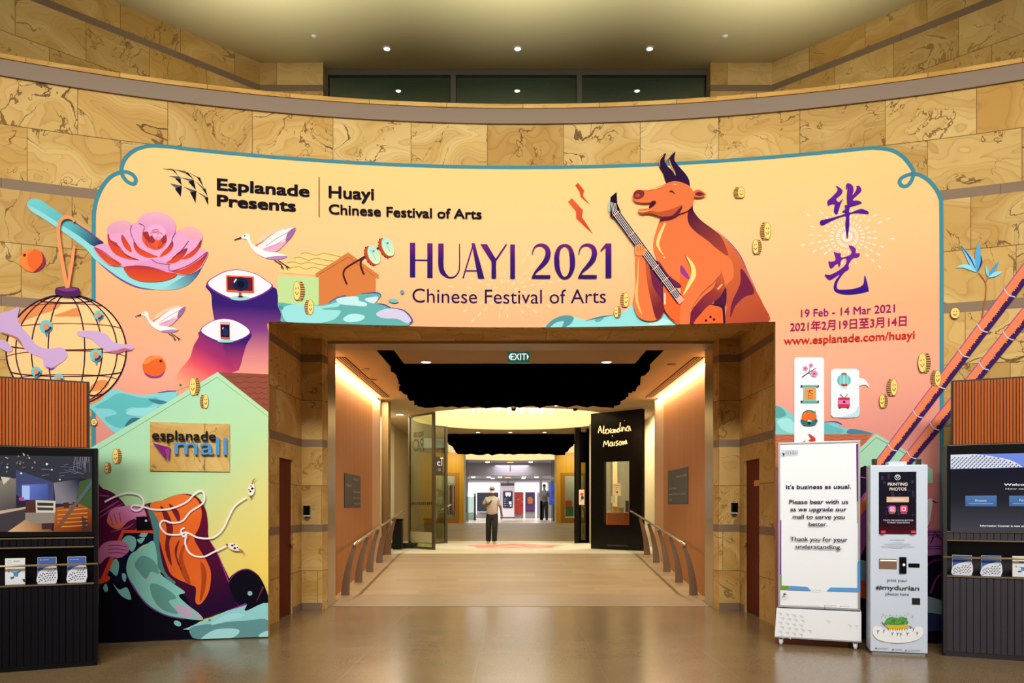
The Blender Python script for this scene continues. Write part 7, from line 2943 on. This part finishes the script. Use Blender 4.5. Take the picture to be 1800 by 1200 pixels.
def person(name, label, loc, rotz, colors, pose):
    """figure 1.72 m tall, facing -y in its own space"""
    t = thing(name, label, 'person', loc, rotz)
    M = Matrix.Translation(loc) @ Matrix.Rotation(rotz, 4, 'Z')
    T = lambda co: M @ co
    sk, shirt, trous, shoe, hair = colors
    # ---- body: one continuous surface
    vs, es, rs = [(0, 0, .92)], [], [(.115, .085)]
    waist = chain(vs, es, rs, 0, [(0, -.005, 1.05, (.12, .09)), (0, -.01, 1.22, (.13, .09)), (0, .0, 1.36, (.125, .08))])
    neck = chain(vs, es, rs, waist, [(0, .0, 1.44, .06), (0, -.02, 1.50, .05)])
    head = chain(vs, es, rs, neck, [(0, -.045, 1.56, (.068, .08)), (0, -.045, 1.635, (.074, .09)), (0, -.03, 1.69, (.05, .06))])
    ends = {}
    for s in (-1, 1):
        L = pose['leg'][s]
        chain(vs, es, rs, 0, [(s * .09, 0, .86, .085), (L[0][0], L[0][1], L[0][2], .06), (L[1][0], L[1][1], L[1][2], .042), (L[1][0] + s * .01, L[1][1] - .09, L[1][2] - .045, .032), (L[1][0] + s * .02, L[1][1] - .16, L[1][2] - .05, .025)])
        A_ = pose['arm'][s]
        sh_ = chain(vs, es, rs, waist, [(s * .165, 0, 1.35, .05)])
        el = chain(vs, es, rs, sh_, [(*A_[0], .042)])
        wr = chain(vs, es, rs, el, [(*A_[1], .029)])
        pa = chain(vs, es, rs, wr, [(*A_[2], .028)])
        d = (Vector(A_[2]) - Vector(A_[1])).normalized()
        side = Vector(A_[3]).normalized()
        curl = Vector(A_[4]).normalized()
        for k, ln in enumerate((.070, .080, .076, .060)):
            b = Vector(A_[2]) + side * ((k - 1.5) * .019)
            p1 = b + d * ln * .5
            p2 = p1 + (d * .6 + curl * .8).normalized() * ln * .5
            p3 = p2 + (d * .1 + curl).normalized() * ln * .3
            chain(vs, es, rs, pa, [(*p1, .0095), (*p2, .0085), (*p3, .0075)])
        b = Vector(A_[1]) + d * .03 - side * .03
        tt = b + d * .04 - side * .03 + curl * .01
        chain(vs, es, rs, wr, [(*b, .012), (*tt, .0095), (*(tt + d * .025), .008)])
    body = skin('body', vs, es, rs, sk, t, 2, T)
    # face: nose, eyes, ears belong to the head surface
    bm = BM()
    for s in (-1, 1):
        r = bmesh.ops.create_uvsphere(bm, u_segments=8, v_segments=6, radius=.012)
        for v in r['verts']:
            v.co = T(v.co * 1.0 + Vector((s * .03, -.128, 1.632)))
    obj('eyes', bm, mat('eye_dark', '#1a1412', 0.3), t, smooth=True)
    bm = BM()
    for s in (-1, 1):
        r = bmesh.ops.create_uvsphere(bm, u_segments=10, v_segments=8, radius=1)
        for v in r['verts']:
            v.co = T(Vector((s * .08 + v.co.x * .012, -.035 + v.co.y * .02, 1.625 + v.co.z * .033)))
    obj('ears', bm, sk, t, smooth=True)
    # hair or cap
    bm = BM()
    r = bmesh.ops.create_uvsphere(bm, u_segments=20, v_segments=12, radius=1)
    for v in r['verts']:
        z = max(v.co.z, -.15)
        v.co = T(Vector((v.co.x * .086, -.032 + v.co.y * .103, 1.664 + z * .074)))
    obj(hair[0], bm, hair[1], t, smooth=True)
    if pose.get('mask'):
        bm = BM()
        n, m_ = 12, 6
        g = [[None] * (m_ + 1) for _ in range(n + 1)]
        for i in range(n + 1):
            a = -1.15 + 2.3 * i / n
            for j in range(m_ + 1):
                f = j / m_
                rr = 1 - .12 * (2 * f - 1) ** 2 - .02 * abs(math.sin(a))
                g[i][j] = bm.verts.new(T(Vector((.083 * math.sin(a) * rr, -.045 - .103 * math.cos(a) * rr, 1.528 + .078 * f))))
        for i in range(n):
            for j in range(m_):
                bm.faces.new((g[i][j], g[i + 1][j], g[i + 1][j + 1], g[i][j + 1]))
        obj('face_mask', bm, mat('mask_white', '#dfe2e6', 0.7), t, smooth=True)
    # ---- shirt
    vs, es, rs = [(0, -.0, .80)], [], [(.19, .15)]
    c = chain(vs, es, rs, 0, [(0, -.015, 1.06, (.182, .150)), (0, -.02, 1.2, (.186, .145)), (0, -.005, 1.34, (.15, .105))])
    chain(vs, es, rs, c, [(0, .0, 1.425, (.085, .072)), (0, -.01, 1.475, (.06, .058))])
    for s in (-1, 1):
        A_ = pose['arm'][s]
        e0 = Vector((s * .165, 0, 1.345))
        e1 = Vector(A_[0])
        m1 = e0 + (e1 - e0) * .55
        m2 = e0 + (e1 - e0) * .88
        sh_ = chain(vs, es, rs, c, [(*e0, .072)])
        chain(vs, es, rs, sh_, [(*m1, .072), (*m2, .072)])
    skin('shirt', vs, es, rs, shirt, t, 2, T)
    # ---- trousers
    vs, es, rs = [(0, 0, 1.0)], [], [(.155, .12)]
    c = chain(vs, es, rs, 0, [(0, .005, .88, (.155, .125))])
    for s in (-1, 1):
        L = pose['leg'][s]
        k, a = L[0], L[1]
        chain(vs, es, rs, c, [(s * .092, 0, .78, .112), (k[0], k[1], k[2], .094), ((k[0] + a[0]) / 2, (k[1] + a[1]) / 2, (k[2] + a[2]) / 2, .088), (a[0], a[1], a[2] - .055, .080)])
    skin('trousers', vs, es, rs, trous, t, 2, T)
    # ---- shoes
    for s in (-1, 1):
        a = pose['leg'][s][1]
        bm = BM()
        prof = [(.05, .052), (.075, .06), (.02, .062), (-.06, .056), (-.13, .05), (-.185, .034)]
        rings = []
        for (dy, w), h in zip([(.085, .03), (.06, .042), (0, .045), (-.08, .05), (-.14, .046), (-.19, .022)], (.07, .085, .085, .07, .05, .03)):
            rings.append([bm.verts.new(T(Vector((a[0] + s * .012 + w * math.cos(q) * (1 if math.sin(q) < .3 else .8), a[1] + dy, max(a[2] - .085, 0) + (h if math.sin(q) > .3 else (0 if math.sin(q) < -.3 else h * .5)))))) for q in [2 * PI * i / 12 + .01 for i in range(12)]])
        for p_, q_ in zip(rings, rings[1:]):
            for i in range(12):
                bm.faces.new((p_[i], p_[(i + 1) % 12], q_[(i + 1) % 12], q_[i]))
        bm.faces.new(rings[0])
        bm.faces.new(rings[-1])
        bmesh.ops.recalc_face_normals(bm, faces=bm.faces)
        obj('shoe', bm, shoe, t, smooth=True)
    return t, T


SKIN = mat('brown_skin', '#6b4634', 0.55)
yM = 24.2
xM = (865 - 900) / F * yM
pose = dict(
    leg={-1: ((-.105, -.02, .49), (-.115, .02, .085)), 1: ((.085, -.12, .50), (.07, -.08, .085))},
    arm={-1: ((-.27, .02, 1.14), (-.10, -.20, 1.20), (-.06, -.245, 1.235), (0, -.4, .9), (.6, 0, .6)),
         1: ((.25, .02, 1.10), (.30, -.02, .86), (.305, -.04, .79), (0, 1, 0), (-1, 0, -.2))},
    mask=True)
man, T = person('person', 'person in pale grey tee shirt, dark trousers, cap and face mask, walking in the passage', (xM, yM, Z1), 0.0,
                (SKIN, mat('pale_grey_tee', '#aeaaa4', 0.8), mat('black_trousers', '#0c0b09', 0.8), mat('tan_black_shoe', '#b39a55', 0.6), ('cap', mat('grey_violet_cap', '#8d86a0', 0.8))), pose)
bm = BM()
for s in (-1, 1):
    pass
# cap peak
n = 10
a_ = [bm.verts.new(T(Vector((.075 * math.cos(PI + PI * i / n), -.10 + .095 * math.sin(PI + PI * i / n), 1.676 - .018 * abs(math.sin(PI * i / n)))))) for i in range(n + 1)]
b_ = [bm.verts.new(v.co + Vector((0, 0, .008))) for v in a_]
bm.faces.new(a_)
bm.faces.new(b_[::-1])
for i in range(n):
    bm.faces.new((a_[i], b_[i], b_[i + 1], a_[i + 1]))
bm.faces.new((a_[n], b_[n], b_[0], a_[0]))
bmesh.ops.recalc_face_normals(bm, faces=bm.faces)
obj('cap_peak', bm, MATS['grey_violet_cap'], man)

# a second figure far off in the lobby, arms folded, seen from the front
y2 = 38.6
pose2 = dict(
    leg={-1: ((-.10, 0, .49), (-.11, .02, .085)), 1: ((.10, 0, .49), (.11, .02, .085))},
    arm={-1: ((-.26, .0, 1.13), (-.03, -.22, 1.13), (.03, -.235, 1.14), (0, 0, 1), (0, -.3, -.6)),
         1: ((.26, .0, 1.13), (.04, -.20, 1.17), (-.03, -.215, 1.175), (0, 0, 1), (0, -.3, -.6))})
person('person', 'distant person in a grey top and dark trousers, standing with folded arms in the lobby', ((957 - 900) / F * y2, y2, Z2), -.3,
       (mat('tan_skin', '#9a7458', 0.55), mat('blue_grey_top', '#7f7f8c', 0.8), mat('charcoal_trousers', '#2a2a34', 0.8), mat('dark_shoe', '#14141a', 0.6), ('hair', mat('black_hair', '#17140f', 0.7))), pose2)
bm = BM()
box(bm, (949 - 900) / F * 38.2, (953.5 - 900) / F * 38.2, 38.0, 38.2, Z2, Z2 + .93, .01)
tag(obj('lectern_post', bm, mat('dark_post', '#1c1c28', 0.5)), 'dark waist-high post beside the distant person', 'post')
